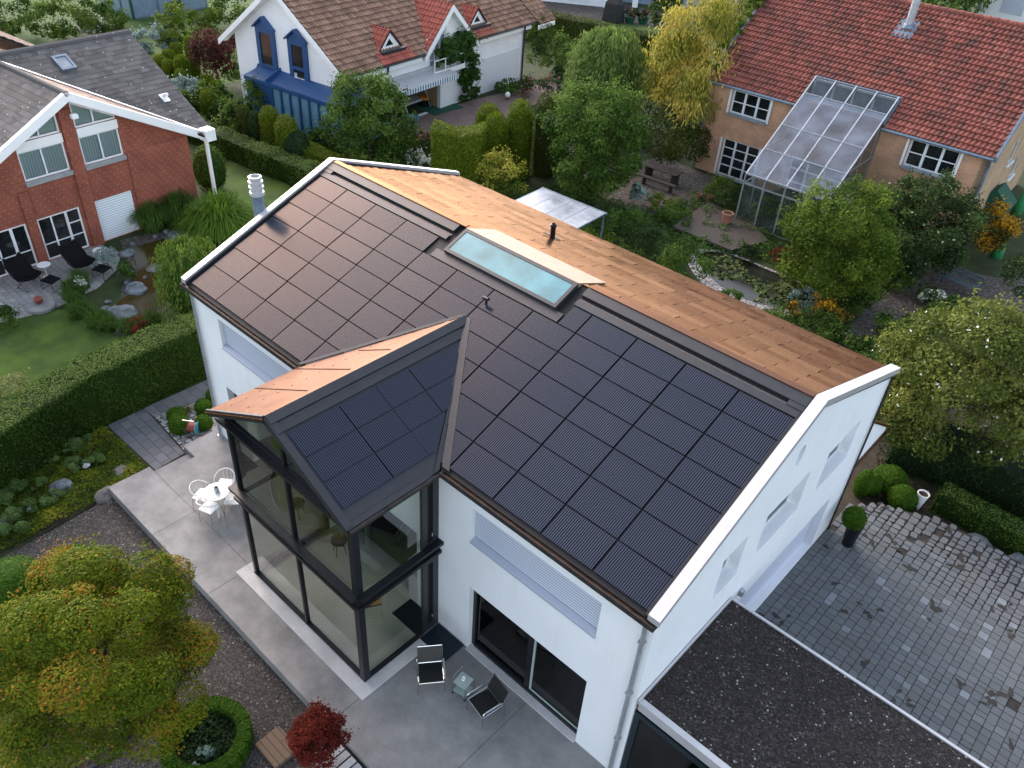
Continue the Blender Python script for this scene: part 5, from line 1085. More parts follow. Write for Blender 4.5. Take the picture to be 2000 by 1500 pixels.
# cross gable with its glazed balcony front
gr = lambda y: 5.98-.98*abs(y+.85)
for (yo, d_) in ((-3.32,1), (1.62,-1)):
    O = (.45,yo,gr(yo)+.08); k = math.hypot(1,.98)
    hyp = 2.47*k; poly_ = [(0,0),(d_*-.2,0),(d_*-3.3,hyp),(0,hyp)] if True else None
    slope(O, (1,0,0) if d_ > 0 else (-1,0,0), (0,d_,.98), [(0,0),(-.3*d_,0),(-3.7*d_,hyp),(0,hyp)], .25, .34, 'tile_fresh', 'gable_roof', H2, 15, wave=wv, lift=.05)
g = MB()
for (ya, yb) in ((-3.4,-.85), (-.85,1.7)):
    g.hexa([(.42,ya,gr(ya)-.28),(.5,ya,gr(ya)-.28),(.5,yb,gr(yb)-.28),(.42,yb,gr(yb)-.28)],[(.42,ya,gr(ya)+.07),(.5,ya,gr(ya)+.07),(.5,yb,gr(yb)+.07),(.42,yb,gr(yb)+.07)])
    g.hexa([(.02,ya,gr(ya)-.2),(.41,ya,gr(ya)-.2),(.41,yb,gr(yb)-.2),(.02,yb,gr(yb)-.2)],[(.02,ya,gr(ya)-.08),(.41,ya,gr(ya)-.08),(.41,yb,gr(yb)-.08),(.02,yb,gr(yb)-.08)])
P2('gable_bargeboard', g, MT['whitepaint'])
f = MB()
for y in (-2.42,-1.95,-1.52,-1.46,-1.0): f.box(-.10,y-.025,2.55,-.04,y+.025,min(5.25,4.0+(y+2.45)*1.02))
for z in (2.6,3.05,3.5,3.95): f.box(-.095,-2.42,z-.018,-.05,-.98,z+.018)
for z in (4.4,4.85): f.box(-.095,-2.42+(z-4)*1.0,z-.018,-.05,-.98,z+.018)
w_ = P2('gable_window', f, MT['whitewood']); g = MB(); g.poly([(-.12,-2.45,2.55),(-.12,-.95,2.55),(-.12,-.95,5.3),(-.12,-1.3,5.2),(-.12,-2.45,4.0)]); g.build('pane', MT['dirtyglass'], w_)
g = MB(); g.box(.01,-2.7,2.32,.62,.2,2.44); g.box(.57,-2.7,2.44,.62,.2,2.6)
for y in (-2.7,-1.7,-.7,.15): g.box(.55,y,2.6,.61,y+.05,3.2)
g.box(.55,-2.7,3.2,.61,.2,3.25); P2('balcony', g, MT['whitepaint'])
# small triangular dormers
for yc in (-5.6, 2.4):
    dz = EZ+.75*pt; x0 = XE-.75; hw = .95; hh = 1.0
    g = MB(); g.wall([(yc-hw,dz+.05),(yc+hw,dz+.05),(yc,dz+.05+hh)], [[(yc-.36,dz+.17),(yc+.36,dz+.17),(yc,dz+.56)]], (x0,0,0), (0,1,0), (0,0,1), (1,0,0), .12); dm = P2('dormer', g, MT['whitepaint'])
    g = MB(); g.poly([(x0-.06,yc-.36,dz+.17),(x0-.06,yc+.36,dz+.17),(x0-.06,yc,dz+.56)]); g.build('pane', MT['pane_dark'], dm)
    g = MB(); g.box(x0+.01,yc-hw,dz-.12,x0+.38,yc+hw,dz+.03); g.build('lead_apron', MT['dark'], dm)
    for d_ in (1,-1):
        k = math.hypot(hw,hh); bk = (hh+.05)/pt
        slope((x0+.1,yc-d_*(hw+.06),dz-.02), (d_,0,0), (0,d_*hw,hh), [(0,0),(-.05*d_,0),(-bk*d_,k+.05),(0,k+.05)] , .25, .34, 'tile_fresh', 'dormer_roof', dm, 16, wave=wv, lift=.04)
# blue framed gable windows
for (xa, xb, za, zs, zp) in ((-6.68,-5.2,2.05,4.95,5.5), (-4.1,-2.66,2.45,4.8,5.32)):
    xm = (xa+xb)/2; f = MB()
    f.wall([(xa,za),(xb,za),(xb,zs),(xm,zp),(xa,zs)], [rect(xa+.28,za+.95,xb-.28,zs-.25), rect(xa+.28,za+.12,xb-.28,za+.78)], (0,-9.62,0), (1,0,0), (0,0,1), (0,-1,0), .16)
    f.hexa([(xa-.06,-9.80,zs-.05),(xm,-9.80,zp),(xm,-9.46,zp),(xa-.06,-9.46,zs-.05)],[(xa-.06,-9.80,zs+.03),(xm,-9.80,zp+.09),(xm,-9.46,zp+.09),(xa-.06,-9.46,zs+.03)]); f.hexa([(xm,-9.80,zp),(xb+.06,-9.80,zs-.05),(xb+.06,-9.46,zs-.05),(xm,-9.46,zp)],[(xm,-9.80,zp+.09),(xb+.06,-9.80,zs+.03),(xb+.06,-9.46,zs+.03),(xm,-9.46,zp+.09)])
    bw = P2('blue_window', f, MT['blue'])
    g = MB(); g.box(xa+.28,-9.56,za+.95,xb-.28,-9.55,zs-.25); g.box(xa+.28,-9.56,za+.12,xb-.28,-9.55,za+.78); g.build('pane', MT['pane_dark'], bw)
    g = MB(); g.box(xa+.3,-9.605,za+.34,xb-.3,-9.575,za+.37); g.box(xa+.3,-9.605,za+.2,xb-.3,-9.575,za+.22); g.box(xa+.36,-9.61,za+.12,xa+.40,-9.57,za+.6); g.box(xa+.48,-9.61,za+.12,xa+.52,-9.57,za+.6); g.build('railing', MT['whitepaint'], bw)
# blue bay wrapping round the corner
by = -10.55; bz = 2.25
g = MB()
out = [(-7.3,-9.46),(-6.9,by),(.55,by),(1.0,-10.1),(1.0,-7.0)]; inn = [(-7.0,-9.46),(-6.6,-9.46),(-.05,-9.46),(.002,-9.44),(.002,-7.0)]
for i in range(4):
    a, b, c, d = out[i], out[i+1], inn[i+1], inn[i]
    g.hexa([(a[0],a[1],bz),(b[0],b[1],bz),(c[0],c[1],bz+.45),(d[0],d[1],bz+.45)],[(a[0],a[1],bz+.12),(b[0],b[1],bz+.12),(c[0],c[1],bz+.58),(d[0],d[1],bz+.58)])
    g.bar((a[0],a[1],bz+.08),(b[0],b[1],bz+.08),.14,.2)
g.prism([(-5.0,-9.47,bz+.4),(-5.0,by-.05,bz+.1),(-5.0,by-.05,bz+.35),(-5.0,-9.47,bz+.75)],(-.09,0,0))
bayb = P2('blue_bay_roof', g, MT['blue'])
g = MB()
for i in range(4):
    a, b = out[i], out[i+1]; L0 = math.hypot(b[0]-a[0], b[1]-a[1]); k = max(1, round(L0/.93))
    if i == 1: continue
    g.bar((a[0]*.97,a[1]*.99,bz/2+.1),(b[0]*.97,b[1]*.99,bz/2+.1),.06,bz-.2)
g.box(-4.7,by+.06,.2,.5,by+.12,bz); bb = P2('blue_bay_wall', g, MT['blue_panel'])
g = MB(); g.box(-6.9,by+.06,.2,-4.75,by+.12,bz); g.box(-6.9,by+.0,bz-.0,-4.75,by+.055,bz-.9)
for k in range(8): x = -4.72+k*.745; g.box(x-.07,by-.02,.25,x+.07,by+.059,bz)
g.box(-6.95,by+.02,.0,.6,by+.2,.2); g.box(-6.95,by-.02,bz-.06,.6,by+.055,bz-.003); g.bar((1.03,-10.0,1.2),(1.03,-10.0,bz),.14,.14); g.build('mullion', MT['blue'], bb)
# boarded garage wall, wooden gate, awning, ivy
g = MB(); g.box(.005,1.3,.0,.05,6.85,2.2); P2('boarded_gate', g, MT['boards'])
g = MB(); g.box(-2.6,-1.44,.05,-.26,-1.40,2.2); P2('wooden_screen', g, MT['woodslat_x'])
g = MB(); g.box(-2.75,-6.75,.0,-2.65,-1.35,2.4); g.box(-2.65,-6.8,2.25,-.26,-1.3,2.35); g.box(-2.65,-6.78,0,-.26,-6.72,2.24); P2('porch_wall', g, MT['white_in'])
g = MB(); g.hexa([(.01,-6.8,2.62),(1.3,-6.8,2.36),(1.3,-1.35,2.36),(.01,-1.35,2.62)],[(.01,-6.8,2.66),(1.3,-6.8,2.40),(1.3,-1.35,2.40),(.01,-1.35,2.66)]); g.box(.005,-6.9,2.58,.12,-1.2,2.8); aw = P2('awning', g, MT['canvas'])
g = MB(); g.box(1.305,-6.8,2.12,1.325,-1.35,2.40); g.build('valance', MT['awning'], aw)
q1, v1 = [], []
for i, (yy, zz_, r_, rz_) in enumerate([(-1.7,3.2,.8,.8),(-.8,3.45,1.1,.95),(.2,3.4,1.15,1.1),(.9,2.9,.95,1.1),(.85,2.0,.72,1.0),(.85,1.2,.7,.95),(.85,.5,.72,.7)]):
    q_, v_ = crown((.40,yy,zz_),(.50,r_),rz_,1500,.15,40+i,14); q1.append(q_); v1.append(v_)
iv = quad_mesh('climbing_ivy', q1, v1, LF['ivy']); a_ = math.cos(rad(7)); iv.location = (-18.4,28,GZ); iv.rotation_euler = (0,0,rad(7)); tag(iv, 'dark green climber growing up the white house wall beside the boarded gate', 'climber')

# ------------------------------------------------------------------ tan brick house with the greenhouse
H3 = thing('tan_brick_house', 'tan brick house with a red clay tile roof and white casement windows', 'house', (-2.6,31.3,GZ), rad(2.3))
def P3(name, mb, mat, parent=None, **kw): return mb.build(name, mat, parent or H3, **kw)
EX0, EX1, E3, sp3, RY3 = -.02, 14.3, 5.02, .665, 6.0
gx0, gx1, gy = 5.08, 9.3, 1.05
mb = MB(); mb.wall([(.12,0),(14.15,0),(14.15,5.0),(.12,5.0)], [rect(1.42,3.42,3.57,4.64), rect(10.65,3.36,12.9,4.66), rect(1.45,.05,3.61,2.08), rect(5.3,.05,9.1,2.3)], (0,0,0), (1,0,0), (0,0,1), (0,-1,0), .3); P3('front_wall', mb, MT['brick_tan_x'])
zg3 = lambda y: 5.0+sp3*min(y, 2*RY3-y)
mb = MB(); mb.wall([(.31,0),(12,0),(12,5.0),(6,zg3(6)-.02),(.31,5.0+.2)], [rect(5.2,3.0,6.3,4.2), rect(7.6,1.6,8.8,2.7)], (14.15,0,0), (0,1,0), (0,0,1), (1,0,0), .3); mb.box(13.86,.0,.0,14.149,.309,5.0); P3('gable_wall', mb, MT['brick_tan_y'])
mb = MB(); mb.wall([(.31,0),(12,0),(12,5.0),(6,zg3(6)-.02),(.31,5.0+.2)], [], (.12,0,0), (0,1,0), (0,0,1), (-1,0,0), .3); mb.box(.12,12,0,14.15,12.2,5.0); P3('gable_wall', mb, MT['brick_tan_y'])
mb = MB(); mb.box(.45,3,0,13.8,3.1,5); mb.box(.45,.32,2.5,13.8,3,2.7); P3('inner_room', mb, MT['white_in'])
def casement(name, xa, xb, za, zb, cols, rows, y=.16, sh=True):
    f = MB(); e = .09
    f.box(xa,y-.05,za,xb,y+.02,za+e); f.box(xa,y-.05,zb-e,xb,y+.02,zb); f.box(xa,y-.05,za+e,xa+e,y+.02,zb-e); f.box(xb-e,y-.05,za+e,xb,y+.02,zb-e)
    for c in cols: f.box(c-.06,y-.045,za+e,c+.06,y+.015,zb-e)
    for r_ in rows: f.box(xa+e,y-.04,r_-.025,xb-e,y+.01,r_+.025)
    w_ = P3(name, f, MT['whitewood']); g = MB(); g.box(xa+e,y-.01,za+e,xb-e,y,zb-e); g.build('pane', MT['pane_dark'], w_)
    g = MB(); g.hexa([(xa-.02,-.10,za-.10),(xb+.02,-.10,za-.10),(xb+.02,y-.055,za-.06),(xa-.02,y-.055,za-.06)],[(xa-.02,-.10,za-.03),(xb+.02,-.10,za-.03),(xb+.02,y-.055,za+.03),(xa-.02,y-.055,za+.03)]); g.build('sill', MT['zinc'], w_)
    if sh:
        for xx in (xa-.13, xb+.03):
            g = MB(); g.box(xx,-.07,za,xx+.10,-.005,zb); g.build('folded_shutter', MT['whitepaint'], w_)
casement('window', 1.42, 3.57, 3.42, 4.64, [2.14,2.85], [4.02]); casement('window', 10.65, 12.9, 3.36, 4.66, [11.4,12.15], [4.02]); casement('glazed_door', 1.45, 3.61, .05, 2.08, [2.17,2.89], [.62,1.1,1.58])
for (ya, yb, za, zb) in ((5.2,6.3,3.0,4.2), (7.6,8.8,1.6,2.7)):
    g = MB(); g.box(14.02,ya,za,14.06,yb,zb); w_ = P3('gable_window', g, MT['pane_dark'])
    g = MB()
    for q in (rect(ya,za,yb,za+.09), rect(ya,zb-.09,yb,zb), rect(ya,za+.09,ya+.09,zb-.09), rect(yb-.09,za+.09,yb,zb-.09)): g.box(14.065,q[0][0],q[0][1],14.11,q[2][0],q[2][1])
    g.box(14.112,ya-.05,za-.1,14.25,yb+.05,za-.0); g.build('frame', MT['whitewood'], w_)
# tile roof in three fields round the greenhouse bay
k3 = math.hypot(1, sp3); O3 = (EX0,-.28,E3-.28*sp3); Lr = (RY3+.28)*k3; vg = (gy+.28)*k3
tone3 = lambda u, v, a: a*.8+.1+.12*math.sin(u*1.3+v*2.1)
kw = dict(wave=[(0,.0),(.22,.055),(.45,.05),(.62,.0),(1,.0)], lift=.085, tone=tone3)
slope(O3, (1,0,0), (0,1,sp3), rect(0,0,gx0-EX0-.06,vg), .222, .345, 'tile_red', 'roof_slope', H3, 21, **kw)
slope((EX0+(gx1-EX0)+.06,O3[1],O3[2]), (1,0,0), (0,1,sp3), rect(0,0,EX1-gx1-.06,vg), .222, .345, 'tile_red', 'roof_slope', H3, 22, **kw)
slope(O3, (1,0,0), (0,1,sp3), rect(0,vg+.004,EX1-EX0,Lr), .222, .345, 'tile_red', 'roof_slope', H3, 23, **kw)
g = MB(); g.hexa([(EX0,RY3+.02,8.9),(EX1,RY3+.02,8.9),(EX1,12.3,4.8),(EX0,12.3,4.8)],[(EX0,RY3+.02,8.99),(EX1,RY3+.02,8.99),(EX1,12.3,4.9),(EX0,12.3,4.9)]); P3('rear_roof', g, MT['tile_red'])
g = MB(); rg = random.Random(3)
for i in range(36): x = EX0+i*.4; g.tube([(x,RY3,E3+RY3*sp3+.02),(min(EX1,x+.42),RY3,E3+RY3*sp3+.045)],[.13,.14],8,a=rg.uniform(.4,.95))
P3('ridge_tiles', g, MT['tile_red'])
g = MB()
for xx in (EX0-.12, EX1+.005):
    g = MB(); g.hexa([(xx,-.32,O3[2]-.14),(xx+.12,-.32,O3[2]-.14),(xx+.12,RY3,E3+RY3*sp3-.12),(xx,RY3,E3+RY3*sp3-.12)],[(xx,-.32,O3[2]+.10),(xx+.12,-.32,O3[2]+.10),(xx+.12,RY3,E3+RY3*sp3+.12),(xx,RY3,E3+RY3*sp3+.12)]); P3('verge_flashing', g, MT['bluezinc'])
g = MB()
for xx in (gx0-.06, gx1-.04): g.hexa([(xx,-.2,E3-.2*sp3),(xx+.10,-.2,E3-.2*sp3),(xx+.10,gy,E3+gy*sp3),(xx,gy,E3+gy*sp3)],[(xx,-.2,E3-.2*sp3+.12),(xx+.10,-.2,E3-.2*sp3+.12),(xx+.10,gy,E3+gy*sp3+.14),(xx,gy,E3+gy*sp3+.14)])
g.box(gx0-.06,gy+.0,E3+gy*sp3+.02,gx1+.06,gy+.24,E3+gy*sp3+.24); P3('opening_flashing', g, MT['bluezinc'])
g = MB()
for (a, b, x) in ((EX0,gx0,.06), (gx1,EX1,14.2)):
    g = MB(); g.tube([(a,-.36,O3[2]-.03),(b,-.36,O3[2]-.03)],.07,8); P3('gutter', g, MT['bluezinc']); g = MB(); g.tube([(x,-.33,O3[2]-.05),(x,-.06,O3[2]-.5),(x,-.06,.0)],.055,8); P3('rain_pipe', g, MT['bluezinc'])
yc = 4.75; zc = E3+yc*sp3
g = MB(); g.lathe([(.19,-.2),(.19,1.95),(.15,1.95)], (7.6,yc,zc), 16); ch = P3('flue', g, MT['zinc'])
M3 = frame(O3,(1,0,0),(0,1,sp3)); g = MB(); vv = (yc+.28)*k3; g.box(7.6-EX0-.5,vv-.7,.04,7.6-EX0+.45,vv+.45,.09); g.build('flue_flashing', MT['bluezinc'], ch, M=M3)
g = MB(); g.lathe([(.28,.02),(.24,.16),(.20,.2)], (7.6,yc,zc), 16); g.build('flue_collar', MT['bluezinc'], ch)
# greenhouse, a thing of its own parts on the house
gf = MB(); ya, za, yb, zb = 1.02, 5.98, -4.7, 2.5; xs = [gx0+.05+i*(gx1-gx0-.1)/4 for i in range(5)]
zl = lambda y: zb+(za-zb)*(y-yb)/(ya-yb)
for x in xs:
    gf.bar((x,ya,za),(x,yb,zb),.06,.09); gf.bar((x,yb,zb-.02),(x,yb,.06),.07,.07,up=(0,1,0))
for y in (-.02,-1.9,-3.3,yb): gf.bar((xs[0]+.03,y,zl(y)+.02),(xs[-1]-.03,y,zl(y)+.02),.06,.08)
for z in (.06,2.05): gf.box(xs[0]+.036,yb-.03,z-.03,xs[-1]-.036,yb+.03,z+.03)
for x in (xs[0],xs[-1]):
    for y in (-3.3,-1.9,-.5): gf.bar((x,y,.06),(x,y,zl(y)-.05),.05,.05,up=(0,1,0))
    for z in (.06,2.05,3.4):
        ye_ = max(yb+.04, yb+(z+.1-zb)*(ya-yb)/(za-zb)); gf.box(x-.025,ye_,z-.025,x+.025,-.02,z+.025)
gh = P3('greenhouse', gf, MT['zinc'])
for i in range(4):
    for (y0_, y1_) in ((-.02,ya),(-1.9,-.02),(-3.3,-1.9),(yb,-3.3)):
        g = MB(); g.poly([(xs[i]+.03,y0_,zl(y0_)+.05),(xs[i+1]-.03,y0_,zl(y0_)+.05),(xs[i+1]-.03,y1_,zl(y1_)+.05),(xs[i]+.03,y1_,zl(y1_)+.05)]); g.build('roof_pane', MT['glass_green'] if y1_ < .5 else MT['glass_clear'], gh)
    g = MB(); g.poly([(xs[i]+.035,yb,.09),(xs[i+1]-.035,yb,.09),(xs[i+1]-.035,yb,zb-.05),(xs[i]+.035,yb,zb-.05)]); g.build('front_pane', MT['glass_side'], gh)
for x in (xs[0],xs[-1]): g = MB(); g.poly([(x,yb,.06),(x,-.02,.06),(x,-.02,zl(0)),(x,yb,zb)]); g.build('side_pane', MT['glass_side'], gh)
# upper windows of the house seen through the glass roof
f = MB()
for i in range(5): x = gx0+.1+i*(gx1-gx0-.2)/4; f.box(x-.06,.92,4.95,x+.06,1.0,5.9)
f.box(gx0+.16,.92,4.95,gx1-.16,.99,5.06); f.box(gx0+.16,.92,5.8,gx1-.16,.99,5.9)
uw = P3('attic_window', f, MT['whitewood']); g = MB(); g.box(gx0+.1,.94,5.0,gx1-.1,.95,5.85); g.build('pane', MT['dirtyglass'], uw)
g = MB(); g.box(gx0+.05,.3,4.8,gx1-.05,.92,4.93); P3('attic_ledge', g, MT['whitewood'])
f = MB()
for i in range(5): x = 5.35+i*.92; f.box(x-.05,.12,.1,x+.05,.2,2.25)
for z in (.1,.9,1.6,2.2): f.box(5.41,.13,z-.04,8.98,.19,z+.04)
P3('garden_door', f, MT['whitewood'])
g = MB(); g.box(5.4,-1.1,.55,9.0,-.35,.62)
for x in (5.5,7.2,8.9): g.box(x-.03,-1.0,0,x+.03,-.45,.55)
P3('plant_shelf', g, MT['wood_dark'])
for (x, y, r_, h_, sd_) in ((5.9,-3.4,.7,1.0,1),(7.3,-3.6,.75,1.1,2),(8.5,-3.3,.7,1.0,3),(6.6,-2.0,.8,1.3,4)):
    p = H3.location+Vector((x*math.cos(rad(2.3))-y*math.sin(rad(2.3)), x*math.sin(rad(2.3))+y*math.cos(rad(2.3)), 0)); q_, v_ = crown((p.x,p.y,GZ+h_*.55),r_,h_*.6,900,.13,300+sd_,14); o_ = quad_mesh('greenhouse_plant', [q_], [v_], LF['green'], loc=p); tag(o_, 'green plants standing behind the front panes of the greenhouse', 'plant', 'plants inside the greenhouse')

# ------------------------------------------------------------------ far houses and glasshouse along the top edge
H5 = thing('far_white_house', 'white house far behind the long hedge with a glazed ground floor', 'house', (-30.5,57.2,GZ), rad(33))
g = MB(); g.box(-12,0,0,1.6,6,4.5); g.build('wall', MT['white'], H5)
g = MB()
for k in range(4): x = -9.4+k*2.4; g.box(x,-.06,.35,x+2.1,-.01,2.6)
wf = g.build('window', MT['whitewood'], H5); g = MB()
for k in range(4):
    x = -9.4+k*2.4
    for a in (0,1): g.box(x+.15+a*.95,-.08,.5,x+.98+a*.95,-.062,2.45)
g.build('pane', MT['dirtyglass'], wf)
g = MB(); g.box(1.2,-.2,0,1.75,.3,4.5); g.box(3.8,.2,0,4.3,.6,4.5); g.build('pillar', MT['white'], H5)
g = MB(); g.box(1.6,3,0,9,6,4.5); g.build('recessed_wall', MT['wallgreen'], H5)
H6 = thing('far_grey_house', 'white rendered house behind the red roof with a grey shutter at the right edge', 'house', (-2.0,78,GZ), rad(0))
g = MB(); g.box(-1.2,0,0,9,8,9.5); g.build('wall', MT['white'], H6)
g = MB(); g.box(.75,-.06,2.6,2.6,-.005,6.9); g.build('shutter', MT['blind'], H6)
g = MB(); g.tube([(-.95,-.08,9.5),(-.95,-.08,0)],.09,8); g.build('rain_pipe', MT['bluezinc'], H6)
H7 = thing('far_glasshouse', 'blue grey glasshouse with green corner posts at the top edge behind the garden', 'greenhouse', (-47.6,21.7,GZ), rad(3))
g = MB(); g.box(-5,.0,0,.0,6.4,3.4); g.build('glass_wall', MT['wallgreen'], H7)
g = MB()
for y in (-.05,2.1,4.2,6.4): g.box(-.02,y,0,.06,y+.12,3.4)
for x in (-1.7,-3.4): g.box(x,-.07,0,x+.12,-.01,3.4)
g.box(.002,.1,.0,.05,6.3,.12); g.build('glazing_bar', MT['bluezinc'], H7)
g = MB(); g.box(-.08,-.12,0,.09,.04,3.6); g.build('corner_post', MT['green_mat'], H7)

# ------------------------------------------------------------------ carport with the gravel roof
CP = thing('carport', 'flat roofed carport with dark gravel roof and pale metal edging beside the white gable', 'carport')
cx1, cy1 = 24.0, 3.6
g = MB(); g.box(15.475,.18,2.5,cx1,cy1-.08,2.79); g.build('roof_slab', MT['dark'], CP)
g = MB(); g.box(15.525,.235,2.79,cx1-.1,cy1-.065,2.835); g.build('gravel_layer', MT['roofgravel'], CP)
g = MB(); g.box(15.475,cy1-.06,2.48,cx1,cy1,2.865); g.box(15.475,.1,2.78,15.52,cy1-.061,2.90); g.box(15.521,.1,2.62,cx1,.23,2.855); g.build('roof_edge', MT['pale_metal'], CP)
g = MB(); g.box(15.48,.12,0,15.60,.24,2.5); g.box(15.60,.12,2.36,cx1,.22,2.5); g.box(15.60,.12,.0,cx1,.22,.08)
for x in (18.2,20.9): g.box(x,.12,.08,x+.1,.22,2.36)
g.build('front_frame', MT['navy'], CP)
g = MB(); g.box(15.60,.16,.08,cx1,.17,2.36); g.build('front_pane', MT['glass_dark'], CP)
g = MB(); g.box(15.47,.24,GZ,cx1,cy1-.1,.0); g.build('floor', MT['joint'], CP); g = MB(); g.box(15.6,cy1-.2,0,cx1,cy1-.09,2.5); g.build('rear_wall', MT['wood_dark'], CP)
# ------------------------------------------------------------------ hedges and planting
def hedge_obj(name, label, path, w_, h_, dens, s, pal, seed=1, cat='hedge', **kw):
    q, v = hedge(path, w_, h_, dens, s, seed=seed, **kw); return plant(name, label, cat, q, v, pal, (path[0][0], path[0][1], GZ))
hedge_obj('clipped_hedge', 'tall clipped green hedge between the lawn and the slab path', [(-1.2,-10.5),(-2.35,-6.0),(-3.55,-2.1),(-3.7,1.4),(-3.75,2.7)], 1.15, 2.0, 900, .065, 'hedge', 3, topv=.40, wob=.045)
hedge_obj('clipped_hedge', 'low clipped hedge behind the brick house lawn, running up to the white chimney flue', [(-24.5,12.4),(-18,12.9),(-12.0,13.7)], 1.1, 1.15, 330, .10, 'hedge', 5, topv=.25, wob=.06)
hedge_obj('clipped_hedge', 'bright yellow-green sheared hedge with flat top below the blue bay', [(-16.9,14.9),(-13.6,15.5),(-10.4,16.1)], [1.1,1.0,.8], [1.15,.9,.5], 420, .085, 'thuja', 6, wob=.03)
hb = G(1120, 92); hedge_obj('long_hedge', 'long olive hedge with a brown rim in front of the far white house', [(-32,42.6),(-22.5,44.2),(-11.5,46.3)], .9, height_at(hb, 31), 120, .15, 'olive', 7, wob=.03)
ha, hc = G(858, 372), G(940, 380); hedge_obj('thuja_block', 'broad sheared conifer block with a dip in its top beside the copper roof', [ha+Vector((-.2,-.2,0)), ha.lerp(hc,.45), hc], [1.3,1.1,1.3], [height_at(ha,240),height_at(ha,252),height_at(ha,240)+.1], 420, .09, 'thuja', 8, rnd=.45, wob=.05)
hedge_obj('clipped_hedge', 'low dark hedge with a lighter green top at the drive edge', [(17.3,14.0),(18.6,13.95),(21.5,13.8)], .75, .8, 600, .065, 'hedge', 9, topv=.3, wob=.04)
hedge_obj('clipped_hedge', 'tall dark hedge in the shade under the flowering dogwood', [(15.3,15.3),(18.0,15.9),(22.5,15.6)], 1.5, 1.45, 420, .085, 'hedge_dark', 10, wob=.12)
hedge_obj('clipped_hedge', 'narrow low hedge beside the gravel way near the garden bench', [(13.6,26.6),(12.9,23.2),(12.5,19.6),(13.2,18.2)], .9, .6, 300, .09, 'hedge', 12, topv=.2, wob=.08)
# front garden round the maple
mb = MB(); mb.tube([(4.4+2.98*math.cos(i*math.pi/24), -6.9+2.98*math.sin(i*math.pi/24), GZ+.05) for i in range(48)], .035, 4, closed=True); tag(mb.build('bed_edging', MT['dark']), 'dark steel ring edging the round bed under the maple', 'bed edging')
sheet('round_bed_soil', [(4.4+2.95*math.cos(i*math.pi/24), -6.9+2.95*math.sin(i*math.pi/24)) for i in range(48)], 'soil', GZ+.02)
q, v = carpet([(4.4+2.85*math.cos(i*math.pi/16), -6.9+2.85*math.sin(i*math.pi/16)) for i in range(32)], 16000, .055, GZ+.02, 3, .12, .05); tag(quad_mesh('round_bed_groundcover', q, v, LF['sedum']), kind='stuff')
tree((-8,1086,398,1500), 'large Japanese maple with green and orange leaves in the round bed', 'maple', 85000, .062, 'maple_tree', 'tree', 105, 21, .55, .10, lr=.235, zmin=-.4, flat=.62, inner=.15, lift=.9, cmin=.75, shell=.95, spread=.38, tips=.07)
ball((-52,1088,96,1226), 'big round green box dome at the left edge beside the maple', 'box', 7500, .05, 'box_dome', 'topiary', 2, .7)
ball((95,1064,200,1172), 'smaller green box dome behind the maple, right of the big dome', 'box', 6500, .045, 'box_dome', 'topiary', 3, .7)
cc = G(407, 1456); q, v = hedge([cc+Vector((.80*math.cos(i*math.pi/10), .80*math.sin(i*math.pi/10), 0)) for i in range(21)], .3, .42, 2200, .036, seed=4, wob=.015, rnd=.1); plant('ring_hedge', 'small round box hedge ring planted inside, on the dark gravel', 'hedge', q, v, 'box', cc)
q, v = carpet([(cc.x+.66*math.cos(i*math.pi/10), cc.y+.66*math.sin(i*math.pi/10)) for i in range(20)], 2600, .06, GZ+.02, 5, .22, .05); plant('bedding_plants', 'mixed dark green plants inside the ring hedge', 'plants', q, v, 'deep', cc)
q, v = crown((cc.x+.25, cc.y-.28, GZ+.2), .3, .2, 350, .07, 8, 8); plant('silver_plant', 'pale silvery plant inside the ring hedge', 'plant', [q], [v], 'silver', (cc.x+.25, cc.y-.28, GZ))
tree((566,1386,674,1506), 'small round dark red Japanese maple at the terrace edge', 'redmaple', 15000, .05, 'red_maple', 'tree', 60, 22, .35, .05, lr=.3, zmin=-.5, inner=.25, lift=.9)
# bed between hedge and gravel
q, v = carpet([(-1.3,-11),(.35,-9.5),(.15,-6.6),(-.03,-2.65),(-.02,-2.1),(-2.8,-2.15),(-2.9,-3.0),(-1.9,-6)], 30000, .055, GZ+.01, 8, .13, .08); tag(quad_mesh('bed_groundcover', q, v, LF['sedum']), kind='stuff')
for i, bx in enumerate([(80,850,111,878),(111,836,160,872),(117,858,164,894),(147,828,173,852),(158,848,188,874),(90,878,117,904),(164,882,201,914),(68,882,96,910),(124,890,158,924),(20,928,62,962),(58,928,92,962),(78,954,122,990),(-4,952,36,988),(34,974,72,1008),(8,985,46,1022),(28,1012,62,1046),(-8,1022,24,1052)]):
    bush(bx, 'low mounded grey-green shrub in the bed between the tall hedge and the gravel', 'pad', 1700, .042, 'mounded_shrub', 'shrub', 9, 60+i, lift=.95, group='mounded shrubs in the left bed', cmin=.6, lr=.5, tips=0, shell=.8)
stone(G(121,956), .33, 'grey-blue boulder among the mounded shrubs in the left bed', 3, rz=.9); stone(G(241,922), .26, 'flat brownish stone beside the slab path corner', 4, 'rock_brown', sx=1.3)
stone(G(205,968), .36, 'dark slanting stone at the terrace corner', 5, 'rock_brown', sx=.7, rot=.6); stone(G(5,1028), .30, 'pale grey boulder cut by the left edge near the gravel', 6)
for (px, py, lb) in ((172,918,'silvery white flowers beside the mounded shrubs'), (62,1003,'tiny pale blue flowers low in the left bed')):
    b = G(px, py); q, v = crown((b.x,b.y,b.z+.22), .17 if px > 100 else .1, .07, 40 if px > 100 else 16, .12, 9, 5); plant('flower_cluster', lb, 'flowers', [q], [v], 'whitebloom', b)
